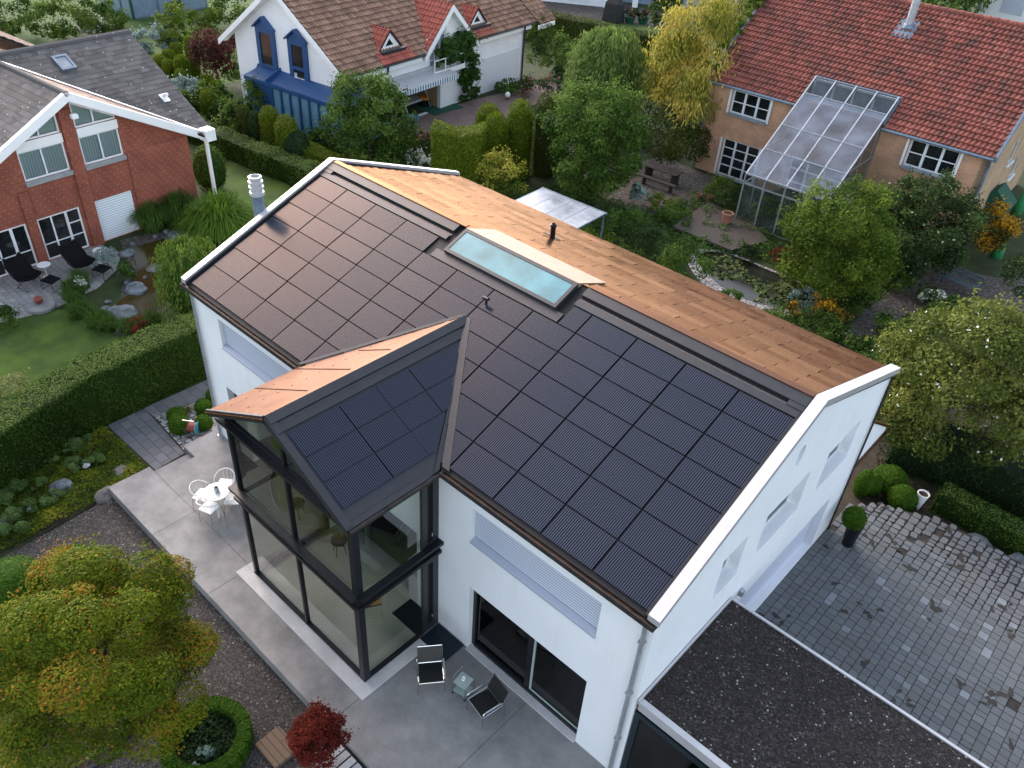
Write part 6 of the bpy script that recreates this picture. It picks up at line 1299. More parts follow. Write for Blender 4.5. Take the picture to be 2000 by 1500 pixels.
# pebble bed
for i, (bx, lb) in enumerate([((326,794,363,826),'round box ball at the back of the pebble bed, half behind the nearest ball'), ((329,808,371,850),'largest round box ball of the pebble bed, left of the hose reel'), ((381,778,413,811),'round box ball against the white wall above the hose reel'), ((381,809,415,842),'round box ball close to the terrace beside the hose reel'), ((402,758,430,786),'round box ball half hidden by the house corner')]):
    ball(bx, lb, 'box', 2600, .04, 'box_ball', 'topiary', 30+i, .85, z0=GZ+.05)
b = G(368,806); q, v = blades(b, .22, .3, 260, 3, .012); plant('straw_tuft', 'dry beige grass tuft among the pebbles between two box balls', 'grass', q, v, 'reed', b)
# brick house garden
tree((304,470,446,634), 'round feathery light green conifer beside the pond and the flue', 'conifer', 9000, .13, 'feathery_conifer', 'conifer', 60, 41, .1, .08, kind='weep', lift=.9, strands=260, cmin=.7)
b = G(436,452); q, v = blades(b, 1.75, 2.0, 2600, 4, .05, 1.0, .45); plant('miscanthus', 'large arching ornamental grass between the red brick wall and the flue', 'grass', q, v, 'grass', b)
for (px, py, r_, h_, lb, sd_) in ((300,448,.85,1.5,'dark feathery grass beside the white roller shutter',5), (352,432,1.0,1.6,'dark grass clump between the brick wall and the arching grass',6)):
    b = G(px,py); q, v = blades(b, r_, h_, 1500, sd_, .035, .6, .5); plant('dark_grass', lb, 'grass', q, v, 'grass_deep', b)
Qb, Vb = [], []; band = [G(152,552),G(143,585),G(152,612),G(185,632),G(225,645),G(270,648),G(318,634)]
for i in range(46):
    t = i/46*(len(band)-1); k = int(t); p = band[k].lerp(band[k+1], t-k); rr = random.Random(i); p = p+Vector((rr.uniform(-.35,.35), rr.uniform(-.25,.25), 0)); q, v = blades(p, .32, .62, 120, 70+i, .03, .5, .6); Qb += q; Vb += v
tag(quad_mesh('iris_band', Qb, Vb, LF['grass_deep']), kind='stuff')
for (px, py, r_, lb, sx) in ((352,463,.52,'dark grey boulder at the far end of the brown pond',1.25),(246,496,.32,'small pale grey boulder between patio and pond',1.0),(267,566,.42,'grey boulder lying in the brown pond',1.3),(238,612,.48,'large pale grey boulder on the pond edge by the iris band',1.4)): stone(G(px,py), r_, lb, int(px), rz=.6, sx=sx, rot=.3)
stone(G(303,525), .35, 'brown stone under the pond surface', 8, 'rock_brown', rz=.35)
rr = random.Random(8)
for i, (px, py) in enumerate([(205,520),(220,505),(232,540),(250,552),(225,488),(262,480),(305,460),(330,455),(215,590),(205,605),(255,535),(283,545)]):
    stone(G(px+rr.uniform(-4,4),py+rr.uniform(-3,3)), rr.uniform(.09,.18), 'small pale stone on the margin of the brown pond', 80+i, 'rock', name='pond_stone', group='small stones on the pond margin')
bush((-26,596,37,648), 'dark green round bush at the left edge of the patio lawn', 'hedge', 1800, .08, seed=51); bush((66,480,94,512), 'small potted bush between the two patio doors', 'deep', 500, .07, seed=52); bush((186,482,232,534), 'low mixed plants at the brick wall between patio and pond', 'silver', 700, .09, seed=53); bush((230,510,262,556), 'green leafy plants on the patio side of the pond', 'green', 700, .09, seed=54)
bush((145,535,168,575), 'white flowering pot plant at the patio edge', 'whitefl', 400, .07, seed=55); bush((246,622,322,660), 'reddish low shrub behind the tall hedge by the iris band', 'redmaple', 900, .08, seed=56); bush((-26,722,58,812), 'pale feathery shrub behind the tall hedge at the left edge', 'reed', 1500, .08, seed=57, lift=.9)
ball((376,286,441,374), 'round green shrub beside the white rain pipe of the brick house', 'green', 2600, .09, 'round_shrub', 'shrub', 14, rough=.06)
b = G(158,648); q, v = carpet([(b.x-.6,b.y-.5),(b.x+.6,b.y-.5),(b.x+.6,b.y+.5),(b.x-.6,b.y+.5)], 60, .05, GZ+.02, 4, .1)
# topiaries between the brick house and the white house
for i, (px, py, ty, wp, pal, lb) in enumerate([(320,158,108,29,'thuja','clipped conifer nearest the grey slate roof edge'),(334,136,97,25,'thuja','clipped conifer in the middle of the topiary row, behind two others'),(349,126,83,24,'thuja','rearmost clipped conifer of the row by the slate roof'),(336,166,116,26,'thuja','short clipped conifer in front of the topiary row'),(363,172,107,30,'thuja','tallest pointed clipped conifer of the row by the slate roof'),(360,182,135,26,'thuja','low clipped conifer in front of the tallest pointed one'),(410,188,147,26,'thuja','single rounded conifer below the purple tree'),(428,200,157,28,'thuja','rounded conifer right of the single one below the purple tree'),(412,236,176,30,'thuja','slim yellow-green conifer above the low hedge'),
    (484,286,206,30,'olive','dark olive conifer at the left end of the row below the blue bay'),(505,292,217,28,'deep','dark green conifer second in the row below the blue bay'),(534,300,207,40,'thuja','yellow-green conifer left of the broadest one below the blue bay'),(566,316,226,48,'thuja','broadest yellow-green conifer below the blue bay'),(382,150,70,26,'thuja','clipped conifer behind the purple tree')]):
    column(px, py, ty, wp, lb, pal, 1700, .10, seed=90+i)
ball((553,256,607,326), 'dark round clipped shrub at the foot of the broad conifer', 'deep', 2200, .09, 'round_shrub', 'shrub', 16, rough=.05)
for i, (px, py, ty, wp, lb) in enumerate([(964,352,220,48,'slim sheared conifer in front, right of the broad block'),(950,330,203,52,'sheared conifer behind the slim one, right of the broad block'),(1010,345,195,54,'tall sheared conifer in the middle of the row behind the copper roof'),(1062,340,181,56,'darkest tall sheared conifer at the right end of the row')]):
    column(px, py, ty, wp, lb, 'thuja' if i < 3 else 'olive', 3000, .10, seed=120+i)
tree((374,56,470,168), 'dark purple leaved tree beside the white gable', 'purple', 6000, .15, 'purple_tree', 'tree', 40, 31, .2, .08, lift=.9, inner=.3)
tree((636,148,806,338), 'loose green shrub tree hiding the corner of the blue bay', 'green', 20000, .14, 'serviceberry_tree', 'tree', 90, 32, .12, .07, lift=.9, lr=.22, zmin=-.9, tips=.24)
tree((1066,165,1256,402), 'bushy green deciduous tree with pale shoot tips behind the copper roof', 'green', 34000, .14, 'deciduous_tree', 'tree', 130, 33, .12, .12, lift=.92, lr=.2, zmin=-.9, tips=.2)
tree((1102,72,1260,262), 'weeping pale green willow with drooping branches', 'willow', 20000, .22, 'weeping_willow', 'tree', 40, 34, .3, .12, kind='weep', lift=.92, strands=420, cmin=.8)
tree((1256,-10,1418,318), 'tall golden bamboo clump left of the tan brick house', 'bamboo', 16000, .24, 'golden_bamboo', 'bamboo', 80, 35, .2, .05, lr=.26, droop=.7, asp=.3, lift=.92, zmin=-.4, inner=.2)
tree((1376,-60,1500,120), 'smaller golden bamboo clump behind the roof edge of the tan house', 'bamboo', 7000, .26, 'golden_bamboo', 'bamboo', 40, 36, .4, .05, lr=.3, droop=.7, asp=.3, lift=.9)
bush((1262,205,1388,332), 'olive green shrub at the foot of the golden bamboo', 'olive', 4200, .15, seed=37, lift=.9)
q1, v1 = [], []
for i in range(7): q_, v_ = crown((-2.85-.04*i, 31.6+i*.75, 4.9+i*.5), (.45,.5), .55, 420, .17, 140+i, 9); q1.append(q_); v1.append(v_)
plant('roof_climber', 'bright green climber spilling over the left roof edge of the tan house', 'climber', q1, v1, 'spring', (-2.85,31.6,GZ))
tree((1538,350,1748,596), 'fresh yellow-green tree in front of the greenhouse', 'spring', 28000, .125, 'yellow_green_tree', 'tree', 100, 38, .15, .08, lift=.92, lr=.21, zmin=-.85, tips=.28)
tree((1700,352,1894,540), 'dark glossy evergreen tree with pale leaf edges under the right window of the tan house', 'holly', 26000, .125, 'evergreen_tree', 'tree', 110, 39, .2, .1, lift=.92, lr=.22, zmin=-.8, tips=.15)
tree((1708,578,2030,940), 'broad dogwood tree with white blossoms above the drive', 'dogwood', 40000, .11, 'dogwood_tree', 'tree', 130, 40, .6, .1, lift=.9, lr=.22, zmin=-.6, flat=.6, shell=.9, tips=.1)
bush((1892,396,1974,520), 'yellow leaved shrub beside the tan house corner', 'yellowfl', 3000, .13, name='golden_shrub', seed=41, lift=.9)
bush((910,298,1034,402), 'upright yellow-green shrub with golden tips behind the copper roof', 'yellow', 2600, .12, seed=42, lift=.95, lr=.3, cmin=.9); bush((918,322,1020,410), 'lime green lower part of the shrubbery behind the copper roof', 'spring', 2000, .12, seed=43)
bush((786,294,844,336), 'white flowering shrub left of the broad conifer block', 'whitefl', 1500, .12, seed=44); bush((803,252,852,304), 'rose bush with red blooms beside the clinker path', 'redfl', 900, .11, seed=45); bush((1003,148,1088,194), 'wide rose bed with pink and red blooms at the boarded garage', 'redfl', 1600, .13, seed=46); bush((966,155,1018,184), 'spiky grass clump at the foot of the boarded gate', 'grass_deep', 700, .16, seed=47)
bush((1060,70,1122,150), 'round dark green shrub behind the white house corner', 'green', 2000, .15, seed=48); bush((1028,38,1078,156), 'tall dark shrub close to the white house gutter pipe', 'hedge', 2200, .16, seed=49); bush((1075,130,1112,158), 'low grey-green cushion plant under the round shrub', 'deep', 700, .12, seed=50)
tree((1272,-30,1330,76), 'dark green tree at the far terrace edge', 'hedge', 3000, .2, 'garden_tree', 'tree', 24, 61, .4, .1)
tree((1776,-80,1950,64), 'wide green tree with a few white blooms behind the red roof ridge', 'green', 7000, .3, 'background_tree', 'tree', 40, 62, .5, .2, lift=.95)
bush((438,106,494,178), 'rounded green shrub below the white gable wall', 'green', 2000, .12, seed=63); bush((466,154,528,240), 'light green shrub at the left end of the blue bay', 'green', 2200, .13, seed=64)
for i, (bx, pal, lb) in enumerate([((402,168,458,240),'green','leafy green shrub between the topiaries'),((338,148,392,206),'silver','bluish green shrub among the topiaries'),((372,160,422,226),'green','shrub with pale shoots beside the slim conifer'),((438,196,502,282),'green','light green shrub above the low hedge'),((330,180,380,240),'hedge','dark shrub beside the slate roof edge'),((420,225,475,285),'hedge','dark green shrub touching the low hedge'),((600,250,665,310),'hedge','dark shrub at the foot of the blue bay'),
    ((-30,-10,62,72),'green','green shrub in the top left corner'),((48,8,132,80),'green','drooping light shrub behind the brown roof'),((98,-12,184,78),'spring','yellow-green shrub behind the slate ridge'),((165,4,246,62),'green','shrub with a dark base right of the yellow-green one'),((146,38,204,72),'whitefl','cream flowering shrub just above the slate ridge'),((308,2,372,112),'spring','feathery yellow-green conifer in front of the far glasshouse'),((262,54,342,112),'silver','grey-green shrub beside the slate roof corner'),((368,14,446,76),'spring','light green shrub left of the white bargeboard'),((395,-26,492,56),'green','green shrub behind the white gable'),((300,-30,372,24),'spring','lime shrub in front of the glasshouse panels'),((200,-30,260,16),'hedge','dark shrub at the top edge left of the glasshouse'),((-20,40,40,92),'hedge','dark shrub behind the brown roof at the left edge')]):
    bush(bx, lb, pal, 3000, .17, seed=160+i, lumps=22, lr=.3, zmin=-.8)
# garden between the solar house and the tan house
for i, (bx, pal, n, lb) in enumerate([((1128,440,1204,486),'spring',1200,'yellow-green plant with white daisies beside the cold frame roof'),((1196,400,1262,468),'grass_deep',1300,'dark tufted plants left of the deck'),((1262,375,1330,424),'spring',1000,'lime green perennials at the gravel court'),((1276,398,1352,446),'green',1000,'flower bed left of the deck'),((1288,468,1394,560),'green',3200,'leafy green shrub between the copper roof and the pond'),((1234,440,1300,500),'deep',1200,'dark shrub beside the pale gravel'),((1440,480,1490,512),'hedge_dark',700,'dark waterside plants under the deck edge'),((1500,484,1560,520),'redmaple',500,'low reddish bank plants below the greenhouse'),((1408,560,1452,596),'grass_deep',500,'rushes at the near pond edge'),((1490,592,1566,636),'green',900,'bright green cushion beside the brown roof edge'),((1560,606,1640,668),'hedge',1300,'dark shrub below the yellow flowers'),((1606,626,1650,672),'green',700,'small round shrub at the roof edge'),((1662,566,1714,624),'green',900,'rounded shrub on the gravel way'),((1726,526,1794,572),'hedge',1100,'dark clipped mound under the evergreen tree'),((1782,552,1834,588),'hedge',800,'low mound beside the garden bench'),((1798,566,1852,608),'whitefl',800,'white flowering bush above the dogwood'),((1955,478,2012,612),'holly',1500,'leafy bush on poles at the right edge'),((1640,655,1705,705),'hedge',1100,'end of the low hedge beside the brown roof'),((1700,610,1760,668),'green',1000,'green shrub left of the dogwood'),((1540,560,1600,600),'silver',600,'grey-leaved plant behind the yellow flowers'),((1375,340,1440,402),'spring',1000,'potted lemon tree beside the glazed door'),((1392,366,1452,420),'deep',700,'bush in a terracotta pot on the deck')]):
    bush(bx, lb, pal, n, .11, seed=200+i, lumps=18)
bush((1572,578,1652,636), 'bright yellow flowering plant on the gravel way', 'yellowfl', 1100, .10, name='yellow_flowers', cat='flowers', seed=230); bush((1532,590,1580,620), 'orange flowers left of the bright yellow ones', 'yellowfl', 500, .09, name='yellow_flowers', cat='flowers', seed=231)
bush((1230,356,1268,404), 'silvery large leaved plant on the gravel court', 'silver', 260, .24, name='silver_plant', cat='plant', seed=232)
q, v = carpet([(p[0]*.95+.32, p[1]*.92+1.8) for p in PW], 900, .17, GZ+.025, 3, .02, .0, .9); m_ = np.sin(q[0][:,0,0]*2.1+1)+np.cos(q[0][:,0,1]*2.7) < .35; q = [q[0][m_]]; v = [v[0][m_]]; tag(quad_mesh('lily_pads', q, v, LF['lily']), kind='stuff')
q, v = carpet([(-6.5,16.5),(14.0,13.0),(15.3,19.0),(11.6,19.5),(10.6,24.0),(10.6,30.5),(.4,31.0),(-1.0,24),(-5.8,24.2)], 42000, .12, GZ+.0, 5, .22, .14); v[0] = np.where(((q[0][:,0,0]-6.4)/3.0)**2+((q[0][:,0,1]-21.9)/2.3)**2 < 1, -1, v[0]); m_ = v[0] >= 0; tag(quad_mesh('garden_groundcover', [q[0][m_]], [v[0][m_]], LF['grass_deep']), kind='stuff')
q, v = carpet([(-19.5,14.0),(-9.5,14.2),(-7,18),(-7.5,26),(-11.5,30),(-12.3,23),(-17,21.5),(-25,16.5),(-30,13.5)], 26000, .14, GZ+.0, 6, .25, .15); tag(quad_mesh('shrubbery_groundcover', q, v, LF['hedge']), kind='stuff')
q, v = carpet([(15.6,12.6),(18.8,13.0),(22,12.8),(24,20),(14,20),(15.2,14)], 9000, .08, GZ+.0, 7, .08, .05); tag(quad_mesh('bank_groundcover', q, v, LF['hedge_dark']), kind='stuff')
q, v = carpet([(-9.5,30),(-2.9,31.5),(-2.7,48),(-14,43),(-22,42),(-15,34)], 15000, .2, GZ+.0, 8, .4, .25); tag(quad_mesh('rear_groundcover', q, v, LF['hedge_dark']), kind='stuff')
# beside the drive
for i, (bx, lb) in enumerate([((1704,908,1772,966),'largest round box ball beside the drive'),((1734,946,1790,1000),'round box ball nearest the white planter'),((1670,916,1704,974),'box ball closest to the white house corner'),((1690,924,1722,970),'box ball squeezed between two larger ones')]): ball(bx, lb, 'box', 3800, .045, 'box_ball', 'topiary', 240+i, .9)
stone(G(1910,1066), .36, 'pale blue-grey boulder on the bank above the drive', 11, rz=.8, sx=1.2); stone(G(1990,1105), .42, 'rough grey boulder cut by the right edge beside the drive', 12, rz=.8)
for i, (px, py) in enumerate([(1868,1048),(1880,1052),(1922,1085),(1935,1080),(1800,1010),(1843,1040)]): stone(G(px,py), .06+.02*(i%3), 'small pale stone on the bank beside the drive', 250+i, name='bank_stone', group='small stones on the bank')
# ------------------------------------------------------------------ furniture and small things
def white_chair(label):
    t_ = thing('tube_chair', label, 'chair', group='white tube chairs round the bistro table')
    s = MB(); s.tube([(-.2,-.2,.44),(.2,-.2,.44),(.22,.2,.45),(-.22,.2,.45)], .014, 6, closed=True); s.build('seat_frame', MT['whitepaint'], t_)
    g = MB(); g.hexa([(-.2,-.2,.435),(.2,-.2,.435),(.22,.2,.445),(-.22,.2,.445)],[(-.2,-.2,.45),(.2,-.2,.45),(.22,.2,.46),(-.22,.2,.46)]); g.build('seat', MT['whitepaint'], t_, bevel=.006)
    a = [math.pi*(-.12+1.24*i/14) for i in range(15)]; g = MB(); g.tube([(.27*math.cos(x), -.0-.05+-.24*math.sin(x)*1.0, .66+.12*max(0,math.sin(x))) for x in a], .017, 8); g.tube([(.265,.05,.66),(.24,.16,.45)], .013, 6); g.tube([(-.265,.05,.66),(-.24,.16,.45)], .013, 6); g.build('armrest', MT['whitepaint'], t_, smooth=True)
    for (x, y) in ((-.2,-.2),(.2,-.2),(-.22,.2),(.22,.2)):
        g = MB(); g.tube([(x,y,.44),(x*1.08,y*1.15,.0)], .012, 6); g.build('leg', MT['chrome'], t_)
    for k in range(3):
        xx = -.1+.1*k; g = MB(); g.tube([(xx,-.2,.45),(xx*1.1,-.27,.76)], .006, 5); g.build('back_wire', MT['whitepaint'], t_)
    return t_
tc = G(423,960,.72)
tb = thing('bistro_table', 'round white bistro table on the grey terrace beside the glazed bay', 'table', (tc.x,tc.y,0))
g = MB(); g.lathe([(.33,.70),(.355,.705),(.355,.725),(.33,.73)], n=36); g.build('table_top', MT['whitepaint'], tb)
for k in range(3):
    a = -.7+k*2.094; g = MB(); g.tube([(.05*math.cos(a),.05*math.sin(a),.70),(.30*math.cos(a),.30*math.sin(a),.0)], .018, 8); g.build('leg', MT['whitepaint'], tb)
vz = thing('vase', 'small grey vase with a dark opening on the white bistro table', 'vase', (tc.x+.02,tc.y,.731)); g = MB(); g.lathe([(.05,0),(.075,.05),(.06,.11),(.045,.14),(.055,.16)], n=18); g.build('body', MT['zinc'], vz, smooth=True); g = MB(); g.lathe([(.04,.155),(.05,.163),(.02,.17)], n=14); g.build('flowers', MT['cover'], vz)
for (px, py, lb) in ((396,966,'white tube chair left of the bistro table'), (440,945,'white tube chair behind the bistro table'), (409,990,'white tube chair in front of the bistro table'), (455,974,'white tube chair between the bistro table and the bay')):
    p = G(px,py,.45); c = white_chair(lb); c.location = (p.x,p.y,0); d = Vector((tc.x-p.x, tc.y-p.y)); c.rotation_euler = (0,0,math.atan2(d.y,d.x)-math.pi/2)
def black_chair(label):
    t_ = thing('leather_armchair', label, 'chair', group='black leather chairs on the terrace')
    w_ = .27
    g = MB(); g.hexa([(-w_,-.27,.36),(w_,-.27,.36),(w_,.26,.41),(-w_,.26,.41)],[(-w_,-.27,.39),(w_,-.27,.39),(w_,.26,.445),(-w_,.26,.445)]); g.build('seat', MT['leather'], t_, bevel=.008)
    g = MB(); g.hexa([(-w_,-.27,.47),(w_,-.27,.47),(w_,-.245,.49),(-w_,-.245,.49)],[(-w_,-.43,.80),(w_,-.43,.80),(w_,-.405,.81),(-w_,-.405,.81)]); g.build('backrest', MT['leather'], t_, bevel=.008)
    g = MB(); g.tube([(-w_-.01,-.42,.82),(w_+.01,-.42,.82)], .012, 6); g.tube([(-w_-.02,-.26,.43),(w_+.02,-.26,.43)], .013, 6); g.tube([(-w_-.01,.27,.42),(w_+.01,.27,.42)], .012, 6)
    for s in (-1,1): g.tube([(s*(w_+.012),-.42,.82),(s*(w_+.012),-.26,.45),(s*(w_+.012),.27,.42)], .012, 6)
    g.build('frame', MT['chrome'], t_)
    for s in (-1,1):
        g = MB(); g.tube([(s*(w_+.03),.27,.0),(s*(w_+.03),.27,.56),(s*(w_+.03),.22,.59),(s*(w_+.03),-.25,.57),(s*(w_+.03),-.3,.5),(s*(w_+.03),-.33,.0)], .011, 6); g.build('leg', MT['chrome'], t_)
        g = MB(); g.box(s*(w_+.03)-.018,-.2,.588,s*(w_+.03)+.018,.2,.604); g.build('armrest', MT['chrome'] if s < 0 else MT['chrome'], t_)
    return t_
c = black_chair('black leather chair with chrome frame nearest the floor grating'); c.location = (11.05,-1.17,0); c.rotation_euler = (0,0,math.radians(-39-90))
c = black_chair('black leather chair with chrome frame turned towards the sliding door side'); c.location = (12.46,-.84,0); c.rotation_euler = (0,0,math.radians(-101-90))
tr = thing('glass_trolley', 'small square glass trolley on castors between the two black chairs', 'trolley', (11.74,-.80,0), rad(8))
g = MB()
for (x, y) in ((-.17,-.17),(.17,-.17),(.17,.17),(-.17,.17)): g.tube([(x,y,.05),(x,y,.44 if x > -.1 else .62)], .009, 6)
for z in (.10,.42): g.tube([(-.17,-.17,z),(.17,-.17,z),(.17,.17,z),(-.17,.17,z)], .009, 6, closed=True)
g.tube([(-.17,-.17,.62),(-.17,.17,.62)], .009, 6); g.build('frame', MT['chrome'], tr)
g = MB(); g.box(-.165,-.165,.422,.165,.165,.43); g.build('shelf', MT['frost'], tr); g = MB(); g.box(-.165,-.165,.102,.165,.165,.11); g.build('shelf', MT['frost'], tr)
for (x, y) in ((-.17,-.17),(.17,-.17),(.17,.17),(-.17,.17)): g = MB(); g.tube([(x-.012,y,.03),(x+.012,y,.03)], .03, 10); g.build('castor', MT['black'], tr)
cu = thing('cup', 'white cup of coffee standing on the glass trolley', 'cup', (11.72,-.79,.431)); g = MB(); g.lathe([(.03,0),(.045,.02),(.048,.075),(.042,.075),(.038,.06)], n=18); g.build('body', MT['whitepaint'], cu, smooth=True); g = MB(); g.lathe([(.038,.055),(.038,.058)], n=16); g.build('coffee', MT['wood_dark'], cu)
# things inside the bay and the house
lc = thing('lounge_chair', 'black lounge chair with chrome bars inside the house behind the bay glass', 'chair', (6.9,1.15,.0), rad(200)); g = MB(); g.hexa([(-.4,-.4,.3),(.4,-.4,.3),(.4,.4,.36),(-.4,.4,.36)],[(-.4,-.4,.44),(.4,-.4,.44),(.4,.4,.5),(-.4,.4,.5)]); g.build('seat', MT['leather'], lc, bevel=.03); g = MB(); g.hexa([(-.4,-.4,.44),(.4,-.4,.44),(.4,-.26,.46),(-.4,-.26,.46)],[(-.4,-.62,.95),(.4,-.62,.95),(.4,-.5,.98),(-.4,-.5,.98)]); g.build('backrest', MT['leather'], lc, bevel=.03)
for s in (-1,1): g = MB(); g.tube([(s*.42,-.4,.02),(s*.42,-.45,.55),(s*.42,.4,.55),(s*.42,.4,.02)], .018, 6, closed=True); g.build('frame', MT['chrome'], lc)
st = thing('stool', 'dark round stool inside the glazed bay', 'stool', (6.5,-.25,.012)); g = MB(); g.lathe([(.2,.44),(.22,.46),(.22,.5),(.18,.52)], n=18); g.build('seat', MT['wood_dark'], st)
for k in range(4): a = .4+k*1.571; g = MB(); g.tube([(.1*math.cos(a),.1*math.sin(a),.45),(.2*math.cos(a),.2*math.sin(a),0)], .012, 6); g.build('leg', MT['black'], st)
dc = thing('desk_chair', 'dark chair with a mustard side inside the bay near the grating', 'chair', (8.55,-.85,.012), rad(60)); g = MB(); g.box(-.22,-.22,.42,.22,.22,.47); g.build('seat', MT['cover'], dc, bevel=.01); g = MB(); g.box(-.22,-.24,.5,.22,-.21,.86); g.build('backrest', MT['orange'], dc, bevel=.01)
for (x, y) in ((-.2,-.2),(.2,-.2),(.2,.2),(-.2,.2)): g = MB(); g.tube([(x,y,.43),(x*1.1,y*1.1,0)], .012, 6); g.build('leg', MT['chrome'], dc)
wt = thing('work_table', 'table with papers behind the carport glass', 'table', (17.0,1.4,0)); g = MB(); g.box(-.7,-.4,.7,.7,.4,.74); g.build('table_top', MT['cover'], wt)
for (x, y) in ((-.65,-.35),(.65,-.35),(.65,.35),(-.65,.35)): g = MB(); g.box(x-.03,y-.03,0,x+.03,y+.03,.7); g.build('leg', MT['black'], wt)
tag((lambda g: (g.box(16.25,1.15,.742,16.8,1.45,.752), g.build('paper_sheet', MT['frost']))[1])(MB()), 'pale green sheet of paper on the table behind the carport glass', 'paper')
# hose reel
hr = thing('hose_reel', 'garden hose reel with blue discs and red hose beside the box balls', 'hose reel', (*G(378,846,GZ+.05)[:2],GZ+.05), rad(35))
for s in (-1,1): g = MB(); g.tube([(s*.16,0,.24),(s*.19,0,.24)], .20, 20); g.build('disc', MT['teal'], hr)
g = MB(); g.tube([(-.155,0,.24),(.155,0,.24)], .16, 16); g.build('hose', MT['hose'], hr); g = MB(); g.tube([(-.2,-.1,0),(-.2,-.12,.5),(-.18,-.14,.62),(.18,-.14,.62),(.2,-.12,.5),(.2,-.1,0)], .014, 6); g.tube([(-.2,.2,0),(-.2,0,.24)], .014, 6); g.tube([(.2,.2,0),(.2,0,.24)], .014, 6); g.build('frame', MT['chrome'], hr); g = MB(); g.tube([(-.2,0,.24),(-.28,0,.24)], .04, 8); g.build('crank', MT['red'], hr)
# slatted bench beside the terrace edge
sb = thing('slatted_bench', 'weathered wooden slatted bench at the terrace edge beside the red maple', 'bench', (11.25,-3.82,GZ))
for i in range(9): g = MB(); g.box(-.75+i*.2,-.32,.22,-.59+i*.2,.32,.25); g.build('slat', MT['canvas'] if i % 2 else MT['zinc'], sb)
g = MB(); g.box(-.75,-.28,0,1.0,-.2,.218); g.box(-.75,.2,0,1.0,.28,.218); g.build('frame', MT['wood_dark'], sb)
tag((lambda g: (g.box(9.35,-4.75,GZ+.01,10.1,-4.15,GZ+.12), g.build('board_stack', MT['plank']))[1])(MB()), 'brown wooden panel lying on the gravel left of the red maple', 'panel')
# brick house patio
def butterfly(label, p, rz):
    t_ = thing('butterfly_chair', label, 'chair', (p.x,p.y,GZ), rz, 'black sling chairs on the patio')
    g = MB(); prof = [(-.62,1.05,.34),(-.45,.72,.46),(-.22,.40,.44),(.12,.36,.48),(.42,.50,.36)]; k = 7; pts = []
    for (y, z, w_) in prof:
        for i in range(k): x = -1+2*i/(k-1); pts.append((x*w_, y, z+.16*x*x))
    n = len(prof); g.faces(pts, [(j*k+i, j*k+i+1, (j+1)*k+i+1, (j+1)*k+i) for j in range(n-1) for i in range(k-1)]); so_ = g.build('sling_seat', MT['mesh_black'], t_, smooth=True); sm = so_.modifiers.new('thick', 'SOLIDIFY'); sm.thickness = .03
    for s in (-1,1): g = MB(); g.tube([(s*.46,-.4,.8),(s*.34,.35,.02),(s*.34,-.3,.02),(s*.44,.42,.60)], .013, 6); g.build('leg', MT['black'], t_)
def footstool(label, p, rz):
    t_ = thing('footstool', label, 'footstool', (p.x,p.y,GZ), rz, 'black footstools on the patio')
    g = MB(); g.hexa([(-.3,-.24,.36),(.3,-.24,.36),(.3,.24,.40),(-.3,.24,.40)],[(-.3,-.24,.38),(.3,-.24,.38),(.3,.24,.42),(-.3,.24,.42)]); g.build('seat', MT['mesh_black'], t_)
    for s in (-1,1): g = MB(); g.tube([(s*.28,-.22,.36),(s*.28,-.26,.02),(s*.28,.28,.02),(s*.28,.22,.40)], .012, 6); g.build('leg', MT['black'], t_)
def sidetable(label, p):
    t_ = thing('side_table', label, 'table', (p.x,p.y,GZ), 0, 'white side tables on the patio'); g = MB(); g.lathe([(.24,.54),(.25,.55),(.25,.57)], n=20); g.build('table_top', MT['whitepaint'], t_); g = MB(); g.lathe([(.18,0),(.17,.015),(.018,.03),(.018,.54)], n=14); g.build('pedestal', MT['whitepaint'], t_)
butterfly('black sling chair in front of the left patio door', G(60,560), rad(-75)); butterfly('black sling chair in front of the right patio door', G(166,533), rad(-75))
footstool('black footstool in front of the left sling chair', G(104,563), rad(20)); footstool('black footstool in front of the right sling chair', G(203,541), rad(20))
sidetable('round white side table between the two sling chairs', G(93,541)); sidetable('round white side table with flowers at the pond side', G(200,512))
bs = thing('stone_disc', 'round stone disc with a small dark red bowl on the patio edge', 'stone disc', (*G(82,602)[:2],GZ)); g = MB(); g.lathe([(.48,0),(.50,.04),(.50,.14),(.46,.17)], n=28); g.build('disc', MT['concrete'], bs); g = MB(); g.lathe([(.06,0),(.14,.08),(.17,.2),(.13,.26)], n=14); b_ = g.build('bowl_plant', MT['hose'], bs); b_.location = (-.1,.0,.17)
# white house patio
sw = thing('garden_swing', 'grey canopied garden swing seat on the patio of the white house', 'swing seat', (*G(803,212)[:2],GZ), rad(7))
g = MB(); g.hexa([(-.9,-1.1,1.75),(.75,-1.1,1.55),(.75,1.1,1.55),(-.9,1.1,1.75)],[(-.9,-1.1,1.8),(.75,-1.1,1.6),(.75,1.1,1.6),(-.9,1.1,1.8)]); g.hexa([(.75,-1.1,1.3),(.78,-1.1,1.3),(.78,1.1,1.3),(.75,1.1,1.3)],[(.75,-1.1,1.6),(.78,-1.1,1.6),(.78,1.1,1.6),(.75,1.1,1.6)]); g.build('canopy', MT['canvas'], sw); g = MB(); g.box(-.5,-.9,.4,.3,.9,.52); g.build('seat', MT['canvas'], sw)
for s in (-1,1): g = MB(); g.tube([(.7,s*1.05,0),(0,s*1.05,1.6),(-.7,s*1.05,0)], .03, 6); g.build('leg', MT['zinc'], sw)
mo = thing('lawn_tractor_seat', 'orange cushion chair standing beside the grey swing seat', 'chair', (*G(828,206)[:2],GZ)); g = MB(); g.lathe([(.2,.35),(.34,.42),(.34,.55),(.2,.6)], n=14); g.build('seat', MT['orange'], mo); g = MB(); g.box(-.3,-.3,.0,.3,.3,.34); g.build('base', MT['black'], mo)
